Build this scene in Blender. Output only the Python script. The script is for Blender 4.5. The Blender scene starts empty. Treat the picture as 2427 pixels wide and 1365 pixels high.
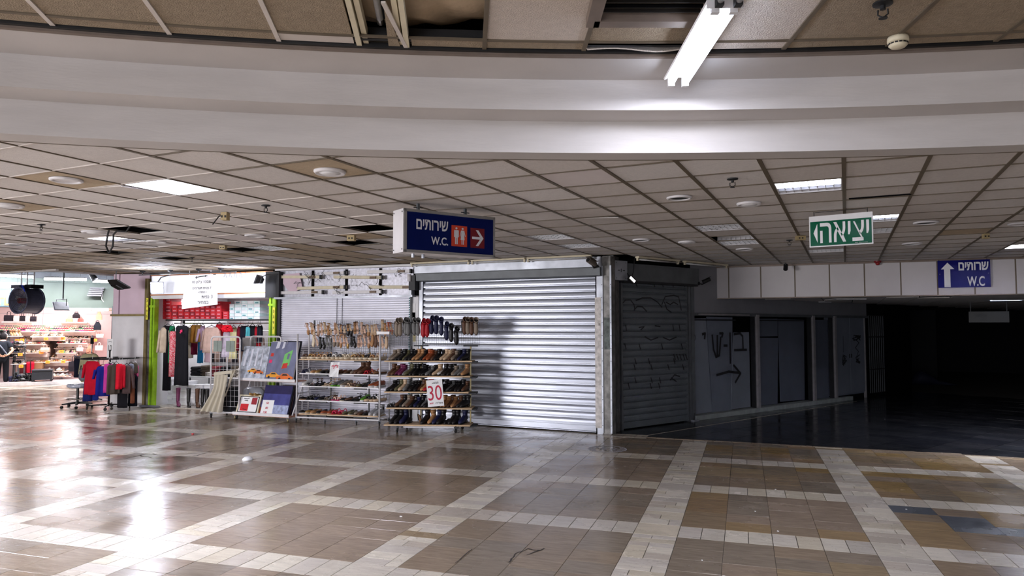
import bpy, math, random
from mathutils import Vector, Matrix
random.seed(7)
PI = math.pi
S = bpy.context.scene
C = S.collection

# ------------------------------------------------------------------ camera, world, exposure, lights
FPX, CX, CY = 1690.0, 1213.5, 682.5
PITCH = math.atan(90.5 / FPX); YAW = math.radians(25.07); H = 1.85
ZC = 3.085            # height of the main suspended ceiling
cam_data = bpy.data.cameras.new('camera'); cam = bpy.data.objects.new('camera', cam_data); C.objects.link(cam)
cam_data.sensor_width = 36.0; cam_data.lens = 36.0 * FPX / 2427.0; cam_data.clip_start = 0.05; cam_data.clip_end = 200
cam.location = (0, 0, H); cam.rotation_euler = (PI / 2 + PITCH, 0, YAW)
S.camera = cam
S.view_settings.view_transform = 'Standard'; S.view_settings.look = 'None'
S.view_settings.gamma = 1.0; S.view_settings.use_curve_mapping = False
S.view_settings.exposure = 1.4
world = bpy.data.worlds.new('world'); S.world = world; world.use_nodes = True
world.node_tree.nodes['Background'].inputs[0].default_value = (0.5, 0.55, 0.7, 1)
world.node_tree.nodes['Background'].inputs[1].default_value = 0.003

def area(name, loc, target, size, energy, color=(1, 1, 1), size_y=None, spread=None):
    d = bpy.data.lights.new(name, 'AREA'); d.energy = energy; d.color = color; d.size = size
    if size_y: d.shape = 'RECTANGLE'; d.size_y = size_y
    if spread: d.spread = spread
    o = bpy.data.objects.new(name, d); C.objects.link(o); o.location = loc
    o.rotation_euler = (Vector(target) - Vector(loc)).to_track_quat('-Z', 'Y').to_euler()
    return o
COOL = (0.86, 0.88, 1.0)
# unseen lamps added behind and beside the photographer to light the scene (their fittings are built further down)
ADDED_LAMPS = [(-5.5, -2.6, 3.4, 150), (-0.5, -3.6, 3.4, 130), (3.6, -1.2, 3.4, 90), (-9.6, 2.2, 2.98, 150)]
for i, (x, y, z, e) in enumerate(ADDED_LAMPS):
    area('added_lamp_light', (x, y, z - 0.08), (x, y, 0), 1.3, e, COOL, 0.5)
# unseen upright fill lights added behind the photographer
area('unseen_fill_light', (-14.5, -7.4, 1.5), (-7.5, 9, 1.6), 7.0, 760, (1.0, 0.97, 0.98), 2.4)
area('unseen_fill_light', (-1.0, -7.7, 1.5), (-3, 8, 1.9), 6.0, 140, (0.95, 0.95, 1.0), 2.4)
LAMPS = {}
# ------------------------------------------------------------------ projection helpers (pixel -> point on a known surface)
def ray(u, v):
    x = (u - CX) / FPX; y = -(v - CY) / FPX
    F = math.cos(PITCH) - y * math.sin(PITCH); U = math.sin(PITCH) + y * math.cos(PITCH)
    return Vector((x * math.cos(YAW) - F * math.sin(YAW), x * math.sin(YAW) + F * math.cos(YAW), U))
def at(u, v, z=0.0):
    r = ray(u, v); return Vector((0, 0, H)) + r * ((z - H) / r.z)
class Plane:
    """an upright plane through two ground points"""
    def __init__(s, P, Q, off=0.0):
        P = Vector(P[:2]); Q = Vector(Q[:2]); d = (Q - P).normalized(); n = Vector((-d.y, d.x))
        if n.dot(P) < 0: n = -n
        s.P = P + n * off; s.d = d; s.n = n; s.rz = math.atan2(d.y, d.x)
    def off(s, t):
        return Plane(s.P + s.n * t, s.P + s.n * t + s.d)
    def pt(s, u, v):
        r = ray(u, v); t = s.n.dot(s.P) / (s.n.x * r.x + s.n.y * r.y)
        return Vector((0, 0, H)) + r * t
    def rect(s, u0, v0, u1, v1):
        a = s.pt(u0, (v0 + v1) / 2); b = s.pt(u1, (v0 + v1) / 2)
        um = (u0 + u1) / 2; t = s.pt(um, v0).z; bt = s.pt(um, v1).z
        m = (a + b) / 2
        return Vector((m.x, m.y, bt)), (b - a).to_2d().length, t - bt

# ------------------------------------------------------------------ materials
def lin(c):
    return tuple(((x / 255.0) / 12.92 if x <= 10 else (((x / 255.0) + 0.055) / 1.055) ** 2.4) for x in c)
MATS = {}
def mat(key, rgb, rough=0.6, metal=0.0, var=0.12, scale=8.0, bump=0.0, bscale=None, stretch=None, spec=None, alpha=None, coat=0.0, rvar=0.0, detail=4.0, rand=0.0, trans=0.0):
    if key in MATS: return MATS[key]
    m = bpy.data.materials.new(key); m.use_nodes = True; nt = m.node_tree; N = nt.nodes; L = nt.links
    b = N['Principled BSDF']; c = lin(rgb)
    b.inputs['Roughness'].default_value = rough; b.inputs['Metallic'].default_value = metal
    if spec is not None: b.inputs['Specular IOR Level'].default_value = spec
    if coat: b.inputs['Coat Weight'].default_value = coat; b.inputs['Coat Roughness'].default_value = 0.08
    if trans: b.inputs['Transmission Weight'].default_value = trans
    if alpha is not None: b.inputs['Alpha'].default_value = alpha
    geo = N.new('ShaderNodeNewGeometry'); mp = N.new('ShaderNodeMapping')
    L.new(geo.outputs['Position'], mp.inputs['Vector'])
    if stretch: mp.inputs['Scale'].default_value = stretch
    nz = N.new('ShaderNodeTexNoise'); nz.inputs['Scale'].default_value = scale; nz.inputs['Detail'].default_value = detail
    L.new(mp.outputs[0], nz.inputs['Vector'])
    rmp = N.new('ShaderNodeMapRange'); rmp.inputs['From Min'].default_value = 0.3; rmp.inputs['From Max'].default_value = 0.7
    rmp.inputs['To Min'].default_value = 1 - var; rmp.inputs['To Max'].default_value = 1 + var
    L.new(nz.outputs['Fac'], rmp.inputs['Value'])
    mul = N.new('ShaderNodeVectorMath'); mul.operation = 'SCALE'; mul.inputs[0].default_value = c
    if rand:
        oi = N.new('ShaderNodeObjectInfo'); r2 = N.new('ShaderNodeMapRange'); r2.inputs['To Min'].default_value = 1 - rand; r2.inputs['To Max'].default_value = 1 + rand
        L.new(oi.outputs['Random'], r2.inputs['Value']); mm = N.new('ShaderNodeMath'); mm.operation = 'MULTIPLY'
        L.new(r2.outputs[0], mm.inputs[0]); L.new(rmp.outputs[0], mm.inputs[1]); L.new(mm.outputs[0], mul.inputs['Scale'])
    else:
        L.new(rmp.outputs[0], mul.inputs['Scale'])
    L.new(mul.outputs[0], b.inputs['Base Color'])
    if rvar:
        r3 = N.new('ShaderNodeMapRange'); r3.inputs['From Min'].default_value = 0.35; r3.inputs['From Max'].default_value = 0.65
        r3.inputs['To Min'].default_value = max(0.02, rough - rvar); r3.inputs['To Max'].default_value = rough + rvar
        n3 = N.new('ShaderNodeTexNoise'); n3.inputs['Scale'].default_value = 1.7; n3.inputs['Detail'].default_value = 5
        L.new(geo.outputs['Position'], n3.inputs['Vector']); L.new(n3.outputs['Fac'], r3.inputs['Value']); L.new(r3.outputs[0], b.inputs['Roughness'])
    if bump:
        bn = N.new('ShaderNodeBump'); bn.inputs['Strength'].default_value = bump; bn.inputs['Distance'].default_value = 0.01
        n2 = N.new('ShaderNodeTexNoise'); n2.inputs['Scale'].default_value = bscale or scale * 4; n2.inputs['Detail'].default_value = 3
        L.new(mp.outputs[0], n2.inputs['Vector']); L.new(n2.outputs['Fac'], bn.inputs['Height']); L.new(bn.outputs[0], b.inputs['Normal'])
    MATS[key] = m; return m
def emit(key, rgb, strength):
    if key in MATS: return MATS[key]
    m = bpy.data.materials.new(key); m.use_nodes = True; nt = m.node_tree; b = nt.nodes['Principled BSDF']
    b.inputs['Base Color'].default_value = (*lin(rgb), 1); b.inputs['Emission Color'].default_value = (*lin(rgb), 1)
    b.inputs['Emission Strength'].default_value = strength; b.inputs['Roughness'].default_value = 0.4
    MATS[key] = m; return m
def pitted(key, rgb, pit=0.45, rough=0.3, streak=(3.0, 26.0, 10.0), rotz=0.0, var=0.14, rvar=0.1):
    """polished stone: streaks along one direction, dark pits, worn gloss"""
    m = mat(key, rgb, rough=rough, var=0, rvar=rvar, spec=0.4); nt = m.node_tree; N = nt.nodes; L = nt.links
    b = N['Principled BSDF']; geo = [n for n in N if n.type == 'NEW_GEOMETRY'][0]
    oi = N.new('ShaderNodeObjectInfo'); rot = N.new('ShaderNodeMapping'); rot.inputs['Rotation'].default_value = (0, 0, -rotz)
    L.new(geo.outputs['Position'], rot.inputs['Vector'])
    mp = N.new('ShaderNodeMapping'); mp.inputs['Scale'].default_value = streak; L.new(rot.outputs[0], mp.inputs['Vector'])
    n1 = N.new('ShaderNodeTexNoise'); n1.noise_dimensions = '4D'; n1.inputs['Scale'].default_value = 1.0; n1.inputs['Detail'].default_value = 7; n1.inputs['Roughness'].default_value = 0.62; n1.inputs['Distortion'].default_value = 0.5
    w = N.new('ShaderNodeMath'); w.operation = 'MULTIPLY'; w.inputs[1].default_value = 40; L.new(oi.outputs['Random'], w.inputs[0]); L.new(w.outputs[0], n1.inputs['W'])
    L.new(mp.outputs[0], n1.inputs['Vector'])
    r1 = N.new('ShaderNodeMapRange'); r1.inputs['From Min'].default_value = 0.3; r1.inputs['From Max'].default_value = 0.7; r1.inputs['To Min'].default_value = 1 - var; r1.inputs['To Max'].default_value = 1 + var
    L.new(n1.outputs['Fac'], r1.inputs['Value'])
    n2 = N.new('ShaderNodeTexNoise'); n2.inputs['Scale'].default_value = 1.0; n2.inputs['Detail'].default_value = 4
    mp2 = N.new('ShaderNodeMapping'); mp2.inputs['Scale'].default_value = (streak[0] * 8, streak[1] * 2.4, 10); L.new(rot.outputs[0], mp2.inputs['Vector']); L.new(mp2.outputs[0], n2.inputs['Vector'])
    r2 = N.new('ShaderNodeMapRange'); r2.inputs['From Min'].default_value = 0.27; r2.inputs['From Max'].default_value = 0.37; r2.inputs['To Min'].default_value = 1 - pit; r2.inputs['To Max'].default_value = 1
    L.new(n2.outputs['Fac'], r2.inputs['Value'])
    rr = N.new('ShaderNodeMapRange'); rr.inputs['To Min'].default_value = 0.93; rr.inputs['To Max'].default_value = 1.07; L.new(oi.outputs['Random'], rr.inputs['Value'])
    a = N.new('ShaderNodeMath'); a.operation = 'MULTIPLY'; L.new(r1.outputs[0], a.inputs[0]); L.new(r2.outputs[0], a.inputs[1])
    a2 = N.new('ShaderNodeMath'); a2.operation = 'MULTIPLY'; L.new(a.outputs[0], a2.inputs[0]); L.new(rr.outputs[0], a2.inputs[1])
    mul = [n for n in N if n.type == 'VECT_MATH'][0]; L.new(a2.outputs[0], mul.inputs['Scale'])
    bn = N.new('ShaderNodeBump'); bn.inputs['Strength'].default_value = 0.3; bn.inputs['Distance'].default_value = 0.004
    L.new(n1.outputs['Fac'], bn.inputs['Height']); L.new(bn.outputs[0], b.inputs['Normal'])
    return m

# ------------------------------------------------------------------ mesh builder
class MB:
    def __init__(s): s.v = []; s.f = []; s.m = []
    def add(s, vs, fs, mi=0, M=None):
        k = len(s.v)
        s.v += [tuple(M @ Vector(p)) if M is not None else tuple(p) for p in vs]
        s.f += [tuple(i + k for i in f) for f in fs]; s.m += [mi] * len(fs); return s
    def box(s, x0, x1, y0, y1, z0, z1, mi=0, M=None):
        vs = [(x0, y0, z0), (x1, y0, z0), (x1, y1, z0), (x0, y1, z0), (x0, y0, z1), (x1, y0, z1), (x1, y1, z1), (x0, y1, z1)]
        return s.add(vs, [(0, 3, 2, 1), (4, 5, 6, 7), (0, 1, 5, 4), (1, 2, 6, 5), (2, 3, 7, 6), (3, 0, 4, 7)], mi, M)
    def prism(s, poly, z0, z1, mi=0, M=None):
        n = len(poly); vs = [(x, y, z0) for x, y in poly] + [(x, y, z1) for x, y in poly]
        return s.add(vs, [tuple(range(n))[::-1], tuple(range(n, 2 * n))] + [(i, (i + 1) % n, n + (i + 1) % n, n + i) for i in range(n)], mi, M)
    def loft(s, rings, mi=0, M=None, cap=True, closed=True):
        n = len(rings[0]); vs = [p for r in rings for p in r]; fs = []
        for j in range(len(rings) - 1):
            for i in range(n if closed else n - 1):
                a, b = j * n + i, j * n + (i + 1) % n
                fs.append((a, b, b + n, a + n))
        if cap and closed: fs += [tuple(range(n))[::-1], tuple(range((len(rings) - 1) * n, len(rings) * n))]
        return s.add(vs, fs, mi, M)
    def tube(s, pts, r, n=8, mi=0, M=None, closed=False):
        pts = [Vector(p) for p in pts]; rings = []; up = None
        for i, p in enumerate(pts):
            a = pts[max(i - 1, 0)]; b = pts[min(i + 1, len(pts) - 1)]
            if closed: a = pts[i - 1]; b = pts[(i + 1) % len(pts)]
            t = (b - a).normalized()
            if up is None: up = Vector((0, 0, 1)) if abs(t.z) < 0.9 else Vector((1, 0, 0))
            x = t.cross(up).normalized(); y = x.cross(t).normalized(); up = y
            rr = r[i] if isinstance(r, (list, tuple)) else r
            rings.append([p + (x * math.cos(2 * PI * k / n) + y * math.sin(2 * PI * k / n)) * rr for k in range(n)])
        if closed: rings.append(rings[0])
        return s.loft(rings, mi, M, cap=not closed)
    def lathe(s, prof, n=20, mi=0, M=None):
        rings = [[(r * math.cos(2 * PI * k / n), r * math.sin(2 * PI * k / n), z) for k in range(n)] for r, z in prof]
        return s.loft(rings, mi, M)
    def sphere(s, c, r, n=10, mi=0, M=None, sq=(1, 1, 1)):
        rings = []
        for j in range(1, n // 2 + 1):
            a = PI * j / (n // 2 + 1) - PI / 2
            rings.append([(c[0] + sq[0] * r * math.cos(a) * math.cos(2 * PI * k / n), c[1] + sq[1] * r * math.cos(a) * math.sin(2 * PI * k / n), c[2] + sq[2] * r * math.sin(a)) for k in range(n)])
        return s.loft(rings, mi, M)
    def mesh(s, name, mats, smooth=False):
        me = bpy.data.meshes.new(name); me.from_pydata(s.v, [], s.f)
        for m in (mats if isinstance(mats, (list, tuple)) else [mats]): me.materials.append(m)
        if any(s.m): me.polygons.foreach_set('material_index', s.m)
        if smooth: me.polygons.foreach_set('use_smooth', [True] * len(s.f))
        me.update(); return me
    def build(s, name, mats, parent=None, loc=None, rz=0.0, smooth=False, rot=None):
        return link(name, s.mesh(name, mats, smooth), parent, loc, rz, rot)
def link(name, me, parent=None, loc=None, rz=0.0, rot=None):
    o = bpy.data.objects.new(name, me); C.objects.link(o)
    if parent is not None: o.parent = parent
    if loc is not None: o.location = loc
    o.rotation_euler = rot if rot is not None else (0, 0, rz)
    return o
def tag(o, label=None, cat=None, group=None, kind=None):
    if label: o['label'] = label
    if cat: o['category'] = cat
    if group: o['group'] = group
    if kind: o['kind'] = kind
    return o
def thing(name, label, cat, loc=(0, 0, 0), rz=0.0, group=None, rot=None):
    o = bpy.data.objects.new(name, None); C.objects.link(o); o.location = loc; o.empty_display_size = 0.05
    o.rotation_euler = rot if rot is not None else (0, 0, rz)
    return tag(o, label, cat, group)
def struct(o): o['kind'] = 'structure'; return o
def copy_tree(o, parent=None):
    c = o.copy(); C.objects.link(c); c.parent = parent
    for ch in list(o.children): copy_tree(ch, c)
    return c
def bx(x0, x1, y0, y1, z0, z1): return MB().box(x0, x1, y0, y1, z0, z1)
def T(x, y, z, rz=0, rx=0, ry=0): return Matrix.Translation((x, y, z)) @ Matrix.Rotation(rz, 4, 'Z') @ Matrix.Rotation(ry, 4, 'Y') @ Matrix.Rotation(rx, 4, 'X')
ORD = ['first', 'second', 'third', 'fourth', 'fifth', 'sixth', 'seventh', 'eighth', 'ninth', 'tenth', 'eleventh', 'twelfth', 'thirteenth', 'fourteenth', 'fifteenth', 'sixteenth', 'seventeenth', 'eighteenth', 'nineteenth', 'twentieth']
def nth(i):
    if i < 20: return ORD[i]
    t = ['twenty', 'thirty', 'forty', 'fifty'][(i + 1) // 10 - 2]; r = (i + 1) % 10
    return (t[:-1] + 'ieth') if r == 0 else t + '-' + ORD[r - 1]

def text_mesh(txt, w=None, h=None, depth=0.002, bold=0.0):
    """lettering as a mesh in the XZ plane facing -Y, fitted to w x h, origin bottom left"""
    cu = bpy.data.curves.new('t', 'FONT'); cu.body = txt; cu.size = 1.0; cu.offset = bold; cu.extrude = 0.0; cu.resolution_u = 4
    ob = bpy.data.objects.new('t', cu); C.objects.link(ob)
    dg = bpy.context.evaluated_depsgraph_get(); me = bpy.data.meshes.new_from_object(ob.evaluated_get(dg))
    bpy.data.objects.remove(ob); bpy.data.curves.remove(cu)
    xs = [v.co.x for v in me.vertices]; ys = [v.co.y for v in me.vertices]
    if not xs: return me
    x0, x1, y0, y1 = min(xs), max(xs), min(ys), max(ys)
    sx = (w / (x1 - x0)) if w else None; sy = (h / (y1 - y0)) if h else None
    if sx is None: sx = sy
    if sy is None: sy = sx
    for v in me.vertices: v.co = Vector(((v.co.x - x0) * sx, 0.0, (v.co.y - y0) * sy))
    return me
def letters(name, txt, m, parent, x, y, z, w=None, h=None, bold=0.02):
    me = text_mesh(txt, w, h, bold=bold); me.materials.clear(); me.materials.append(m)
    return link(name, me, parent, (x, y, z))
def strokes(name, paths, m, parent, y, width, z_off=0.0, gap=None):
    """painted marks: flat ribbons in the XZ plane facing -Y"""
    b = MB()
    for pts in paths:
        for (xa, za), (xb, zb) in zip(pts[:-1], pts[1:]):
            d = Vector((xb - xa, zb - za)); l = d.length
            if l < 1e-5: continue
            d /= l; nx, nz = -d.y * width / 2, d.x * width / 2; e = width * 0.35
            xa2, za2, xb2, zb2 = xa - d.x * e, za - d.y * e, xb + d.x * e, zb + d.y * e
            vs = [(xa2 - nx, y, za2 - nz), (xb2 - nx, y, zb2 - nz), (xb2 + nx, y, zb2 + nz), (xa2 + nx, y, za2 + nz)]
            y -= 0.00005
            b.add(vs, [(0, 1, 2, 3)])
    return b.build(name, m, parent)
def arc(cx, cz, r, a0, a1, n=8, rz=None):
    rz = rz or r
    return [(cx + r * math.cos(math.radians(a0 + (a1 - a0) * i / n)), cz + rz * math.sin(math.radians(a0 + (a1 - a0) * i / n))) for i in range(n + 1)]
# ------------------------------------------------------------------ palette
M_tan = [pitted('floor stone %d' % i, c, rough=0.2, pit=0.25, streak=(4.5, 34, 8), rotz=math.radians(7), var=0.27) for i, c in enumerate(
    [(134, 116, 94), (132, 116, 98), (140, 118, 88), (126, 114, 100), (142, 124, 98), (134, 112, 86), (136, 120, 104), (140, 116, 78), (124, 110, 92)])]
M_slate = pitted('floor slate', (78, 82, 90), rough=0.25, pit=0.2, rotz=math.radians(7), var=0.12)
M_trav = [pitted('travertine %d' % i, c, rough=0.25, pit=0.6, streak=(5, 30, 8), rotz=math.radians(7), var=0.15) for i, c in enumerate(
    [(190, 182, 170), (184, 176, 166), (196, 188, 174), (176, 166, 154), (186, 176, 158)])]
M_grout = mat('grout', (58, 52, 46), rough=0.9)
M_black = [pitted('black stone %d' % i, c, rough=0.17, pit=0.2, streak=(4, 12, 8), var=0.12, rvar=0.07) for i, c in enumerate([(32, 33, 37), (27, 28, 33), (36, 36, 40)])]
M_ctile = [mat('ceiling tile %d' % i, c, rough=0.9, var=0.06, scale=40, bump=0.5, bscale=190, rand=0.05) for i, c in enumerate([(212, 206, 203), (207, 200, 196), (217, 212, 210)])]
M_ctile_brown = mat('stained ceiling tile', (180, 162, 138), rough=0.9, var=0.08, scale=30, bump=0.5, bscale=190, rand=0.06)
M_ctile_plain = mat('plain ceiling tile', (214, 206, 206), rough=0.85, var=0.03, rand=0.02)
M_uptile = mat('upper ceiling tile', (150, 134, 114), rough=0.92, var=0.12, scale=30, bump=0.9, bscale=110)
M_uptile_w = mat('pale upper ceiling tile', (200, 188, 178), rough=0.92, var=0.06, scale=30, bump=0.9, bscale=110)
M_tee = mat('ceiling grid', (98, 86, 70), rough=0.6, var=0.1)
M_teew = mat('white ceiling grid', (205, 196, 190), rough=0.5, var=0.05)
M_void = mat('ceiling void', (14, 14, 16), rough=0.95, spec=0.05)
M_cove = mat('painted plaster', (192, 187, 185), rough=0.62, var=0.05, scale=2.2, bump=0.12, bscale=14, stretch=(1, 1, 6), spec=0.35)
M_trim = mat('brown trim', (122, 108, 98), rough=0.45, metal=0.3)
M_white = mat('white paint', (226, 226, 230), rough=0.5, var=0.05, scale=4)
M_offw = mat('off white paint', (218, 216, 220), rough=0.6, var=0.08, scale=3)
M_lilac = mat('pale pink board', (214, 190, 206), rough=0.6, var=0.05, scale=3)
M_greyw = mat('grey wall', (136, 136, 142), rough=0.75, var=0.06, scale=3)
M_galv = mat('galvanised sheet', (176, 180, 190), rough=0.42, metal=0.55, var=0.14, scale=5, bump=0.12, bscale=9, rvar=0.1)
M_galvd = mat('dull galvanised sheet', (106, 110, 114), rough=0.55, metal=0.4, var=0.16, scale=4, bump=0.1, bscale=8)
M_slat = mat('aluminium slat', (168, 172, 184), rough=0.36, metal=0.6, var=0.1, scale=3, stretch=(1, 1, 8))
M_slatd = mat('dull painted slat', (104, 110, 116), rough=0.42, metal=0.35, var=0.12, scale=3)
M_slatw = mat('pale lacquered slat', (232, 232, 244), rough=0.45, metal=0.2, var=0.06, scale=4)
M_dkmetal = mat('dark metal', (44, 45, 48), rough=0.5, metal=0.4)
M_black_pl = mat('black plastic', (20, 20, 22), rough=0.45)
M_rust = mat('scuffed steel', (120, 118, 116), rough=0.5, metal=0.5, var=0.4, scale=9, bump=0.1)
M_teal = mat('teal paint', (40, 110, 118), rough=0.5)
M_green = mat('lime green paint', (150, 196, 30), rough=0.45, var=0.15, scale=12)
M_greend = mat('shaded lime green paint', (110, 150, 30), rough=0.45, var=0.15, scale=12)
M_brass = mat('bronze strip', (136, 122, 84), rough=0.4, metal=0.4, var=0.15)
M_wood = mat('pine board', (206, 176, 140), rough=0.6, var=0.12, scale=5, stretch=(1, 6, 6))
M_whmet = mat('white enamelled tube', (220, 218, 222), rough=0.35, var=0.06, scale=9)
M_cream = mat('cream plastic', (216, 206, 180), rough=0.5, var=0.08)
M_glass = mat('clear plastic film', (235, 240, 245), rough=0.12, alpha=0.28, var=0, spec=0.8)
M_chrome = mat('chrome', (200, 200, 205), rough=0.2, metal=1.0, var=0.02)
M_rubber = mat('rubber', (24, 22, 22), rough=0.7)
M_red = mat('red card', (206, 24, 40), rough=0.5, var=0.08)
M_paper = mat('paper', (238, 238, 240), rough=0.7, var=0.02)
M_ink = mat('black ink', (22, 22, 26), rough=0.6)
M_redink = mat('red ink', (190, 16, 60), rough=0.6)
M_tube_on = emit('lit tube', (226, 236, 255), 9)
M_tube_off = mat('dead tube', (190, 190, 192), rough=0.25)

# ------------------------------------------------------------------ FLOOR
FR = math.radians(7.07); FU = Vector((math.cos(FR), math.sin(FR))); FV = Vector((-math.sin(FR), math.cos(FR)))
def w2uv(x, y): p = Vector((x, y)); return p.dot(FU), p.dot(FV)
A0, A1 = Vector((-3.87, 11.9)), Vector((-7.6, 11.9))
B1 = Vector((-10.99, 11.69)); C1 = Vector((-14.55, 11.33)); PIL = Vector((-15.54, 11.16))
D0, D1 = Vector((-3.72, 12.37)), Vector((0.51, 20.93)); DD = (D1 - D0).normalized()
L0, L1 = Vector((-23.74, 13.38)), Vector((-21.86, 15.52))
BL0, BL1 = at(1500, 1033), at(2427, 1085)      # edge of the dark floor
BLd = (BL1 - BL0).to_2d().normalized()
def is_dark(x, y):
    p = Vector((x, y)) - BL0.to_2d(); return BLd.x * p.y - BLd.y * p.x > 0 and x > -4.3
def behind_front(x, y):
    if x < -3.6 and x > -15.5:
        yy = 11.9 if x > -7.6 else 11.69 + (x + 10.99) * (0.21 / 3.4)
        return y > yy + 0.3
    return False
floor = struct(bx(-34, 12, -8, 40, -0.2, -0.012).build('floor', M_grout))
def in_frustum(x, y, z, m=60):
    c, s = math.cos(YAW), math.sin(YAW); X = x * c + y * s; F = -x * s + y * c; U = z - H
    cz = F * math.cos(PITCH) + U * math.sin(PITCH)
    if cz < 0.3: return None
    up = -F * math.sin(PITCH) + U * math.cos(PITCH)
    px, py = CX + FPX * X / cz, CY - FPX * up / cz
    return (px, py) if (-m < px < 2427 + m and -m < py < 1365 + m) else None
tiles = []     # (u0,u1,v0,v1,mat)
random.seed(11)
U0 = 1.0; PU = 1.975; BW = 0.385
V0 = 6.51; PV = 1.83; HB = 0.365
for ci in range(-14, 5):
    ub = U0 + PU * ci
    for ri in range(-5, 8):
        vb = V0 + PV * ri
        # corner + vertical band
        tiles.append((ub, ub + BW, vb, vb + HB, random.choice(M_trav)))
        v = vb + HB
        end = vb + PV
        while v < end - 0.02:
            hgt = min(random.choice([0.12, 0.14, 0.16, 0.2]), end - v)
            if end - v - hgt < 0.07: hgt = end - v
            mt = random.choice(M_trav)
            if random.random() < 0.55:
                cut = ub + BW * random.choice([0.3, 0.7, 0.45])
                tiles.append((ub, cut, v, v + hgt, mt)); tiles.append((cut, ub + BW, v, v + hgt, random.choice(M_trav)))
            else: tiles.append((ub, ub + BW, v, v + hgt, mt if random.random() < 0.95 else M_tan[4]))
            v += hgt
        # horizontal band
        n = 8; w = (PU - BW) / n
        for k in range(n): tiles.append((ub + BW + k * w, ub + BW + (k + 1) * w, vb, vb + HB, random.choice(M_trav)))
        # stone panel
        n = 4; w = (PU - BW) / n
        for k in range(n):
            v = vb + HB
            while v < end - 0.02:
                hgt = min(random.choice([0.29, 0.29, 0.585]), end - v)
                if end - v - hgt < 0.1: hgt = end - v
                mt = random.choice(M_tan) if ci >= -1 and random.random() < .8 else M_tan[(1, 3, 6)[(ci + ri + (random.random() < .25)) % 3]]
                tiles.append((ub + BW + k * w, ub + BW + (k + 1) * w, v, v + hgt, mt)); v += hgt
# three slate tiles on the right
def slate_at(px, py):
    p = at(px, py); u, v = w2uv(p.x, p.y)
    for i, t in enumerate(tiles):
        if t[0] < u < t[1] and t[2] < v < t[3]: tiles[i] = (*t[:4], M_slate)
for q in [(2160, 1207), (2290, 1237), (2400, 1262)]: slate_at(*q)
vis, rest = [], []
for t in tiles:
    u, v = (t[0] + t[1]) / 2, (t[2] + t[3]) / 2; p = FU * u + FV * v
    if is_dark(p.x, p.y) or behind_front(p.x, p.y): continue
    d0 = Vector((-21.86, 15.52)); dd = (L1 - L0).normalized()
    if p.x < -15.5 and (dd.x * (p.y - L0.y) - dd.y * (p.x - L0.x)) > 0.0: continue
    if p.y > 11.5 and p.x > -3.8 and (DD.x * (p.y - D0.y) - DD.y * (p.x - D0.x)) > 0.1: continue
    if p.y < 1.5 and not (abs(p.x) < 8 and p.y > -3): continue
    q = in_frustum(p.x, p.y, 0)
    area_px = (t[1] - t[0]) * (t[3] - t[2]) / max(p.length, 1) ** 3 if q else 0
    (vis if q else rest).append((area_px, t, p))
vis.sort(key=lambda a: -a[0]); rest += vis[300:]; vis = vis[:300]
cache = {}
def tile_mesh(w, h, m):
    k = (round(w, 3), round(h, 3), m.name)
    if k not in cache:
        g = 0.003 if 'trav' in m.name else 0.0014; b = MB(); x, y = w / 2 - g, h / 2 - g; c = 0.0015
        b.loft([[(-x, -y, -0.02), (x, -y, -0.02), (x, y, -0.02), (-x, y, -0.02)], [(-x, -y, -c), (x, -y, -c), (x, y, -c), (-x, y, -c)],
                [(-x + c, -y + c, 0), (x - c, -y + c, 0), (x - c, y - c, 0), (-x + c, y - c, 0)]])
        cache[k] = b.mesh('tile', m)
    return cache[k]
for a, t, p in vis:
    o = link('tile', tile_mesh(t[1] - t[0], t[3] - t[2], t[4]), floor, (p.x, p.y, random.uniform(-0.0012, 0.0)))
    o.rotation_euler = (random.uniform(-.0012, .0012), random.uniform(-.0012, .0012), FR)
allm = M_tan + M_trav + [M_slate]; b = MB()
for a, t, p in rest:
    g = 0.003; zt = random.uniform(-0.0012, 0)
    c = [FU * uu + FV * vv for uu, vv in ((t[0] + g, t[2] + g), (t[1] - g, t[2] + g), (t[1] - g, t[3] - g), (t[0] + g, t[3] - g))]
    ok = [q for q in c]
    b.prism([(q.x, q.y) for q in ok], -0.015, zt, allm.index(t[4]))
tag(b.build('far_tiles', allm, floor), kind='stuff')
# dark tiles of the corridor, laid along its own wall line
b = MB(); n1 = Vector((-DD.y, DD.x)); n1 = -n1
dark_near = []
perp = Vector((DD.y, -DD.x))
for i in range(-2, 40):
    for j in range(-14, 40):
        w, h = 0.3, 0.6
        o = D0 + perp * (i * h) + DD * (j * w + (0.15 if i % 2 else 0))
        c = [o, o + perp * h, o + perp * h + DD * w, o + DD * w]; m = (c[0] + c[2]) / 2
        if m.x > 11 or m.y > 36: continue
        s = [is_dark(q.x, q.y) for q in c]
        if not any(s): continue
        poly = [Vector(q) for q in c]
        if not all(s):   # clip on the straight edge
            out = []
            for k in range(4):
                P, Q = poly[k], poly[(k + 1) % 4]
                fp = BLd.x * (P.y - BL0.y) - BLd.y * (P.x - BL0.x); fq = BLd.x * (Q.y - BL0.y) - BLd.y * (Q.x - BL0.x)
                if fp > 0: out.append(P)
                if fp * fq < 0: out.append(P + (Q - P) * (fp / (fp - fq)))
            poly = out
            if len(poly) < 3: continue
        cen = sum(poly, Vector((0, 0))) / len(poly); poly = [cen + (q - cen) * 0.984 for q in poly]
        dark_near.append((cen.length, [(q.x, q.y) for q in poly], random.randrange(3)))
dark_near.sort(key=lambda a: a[0])
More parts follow.
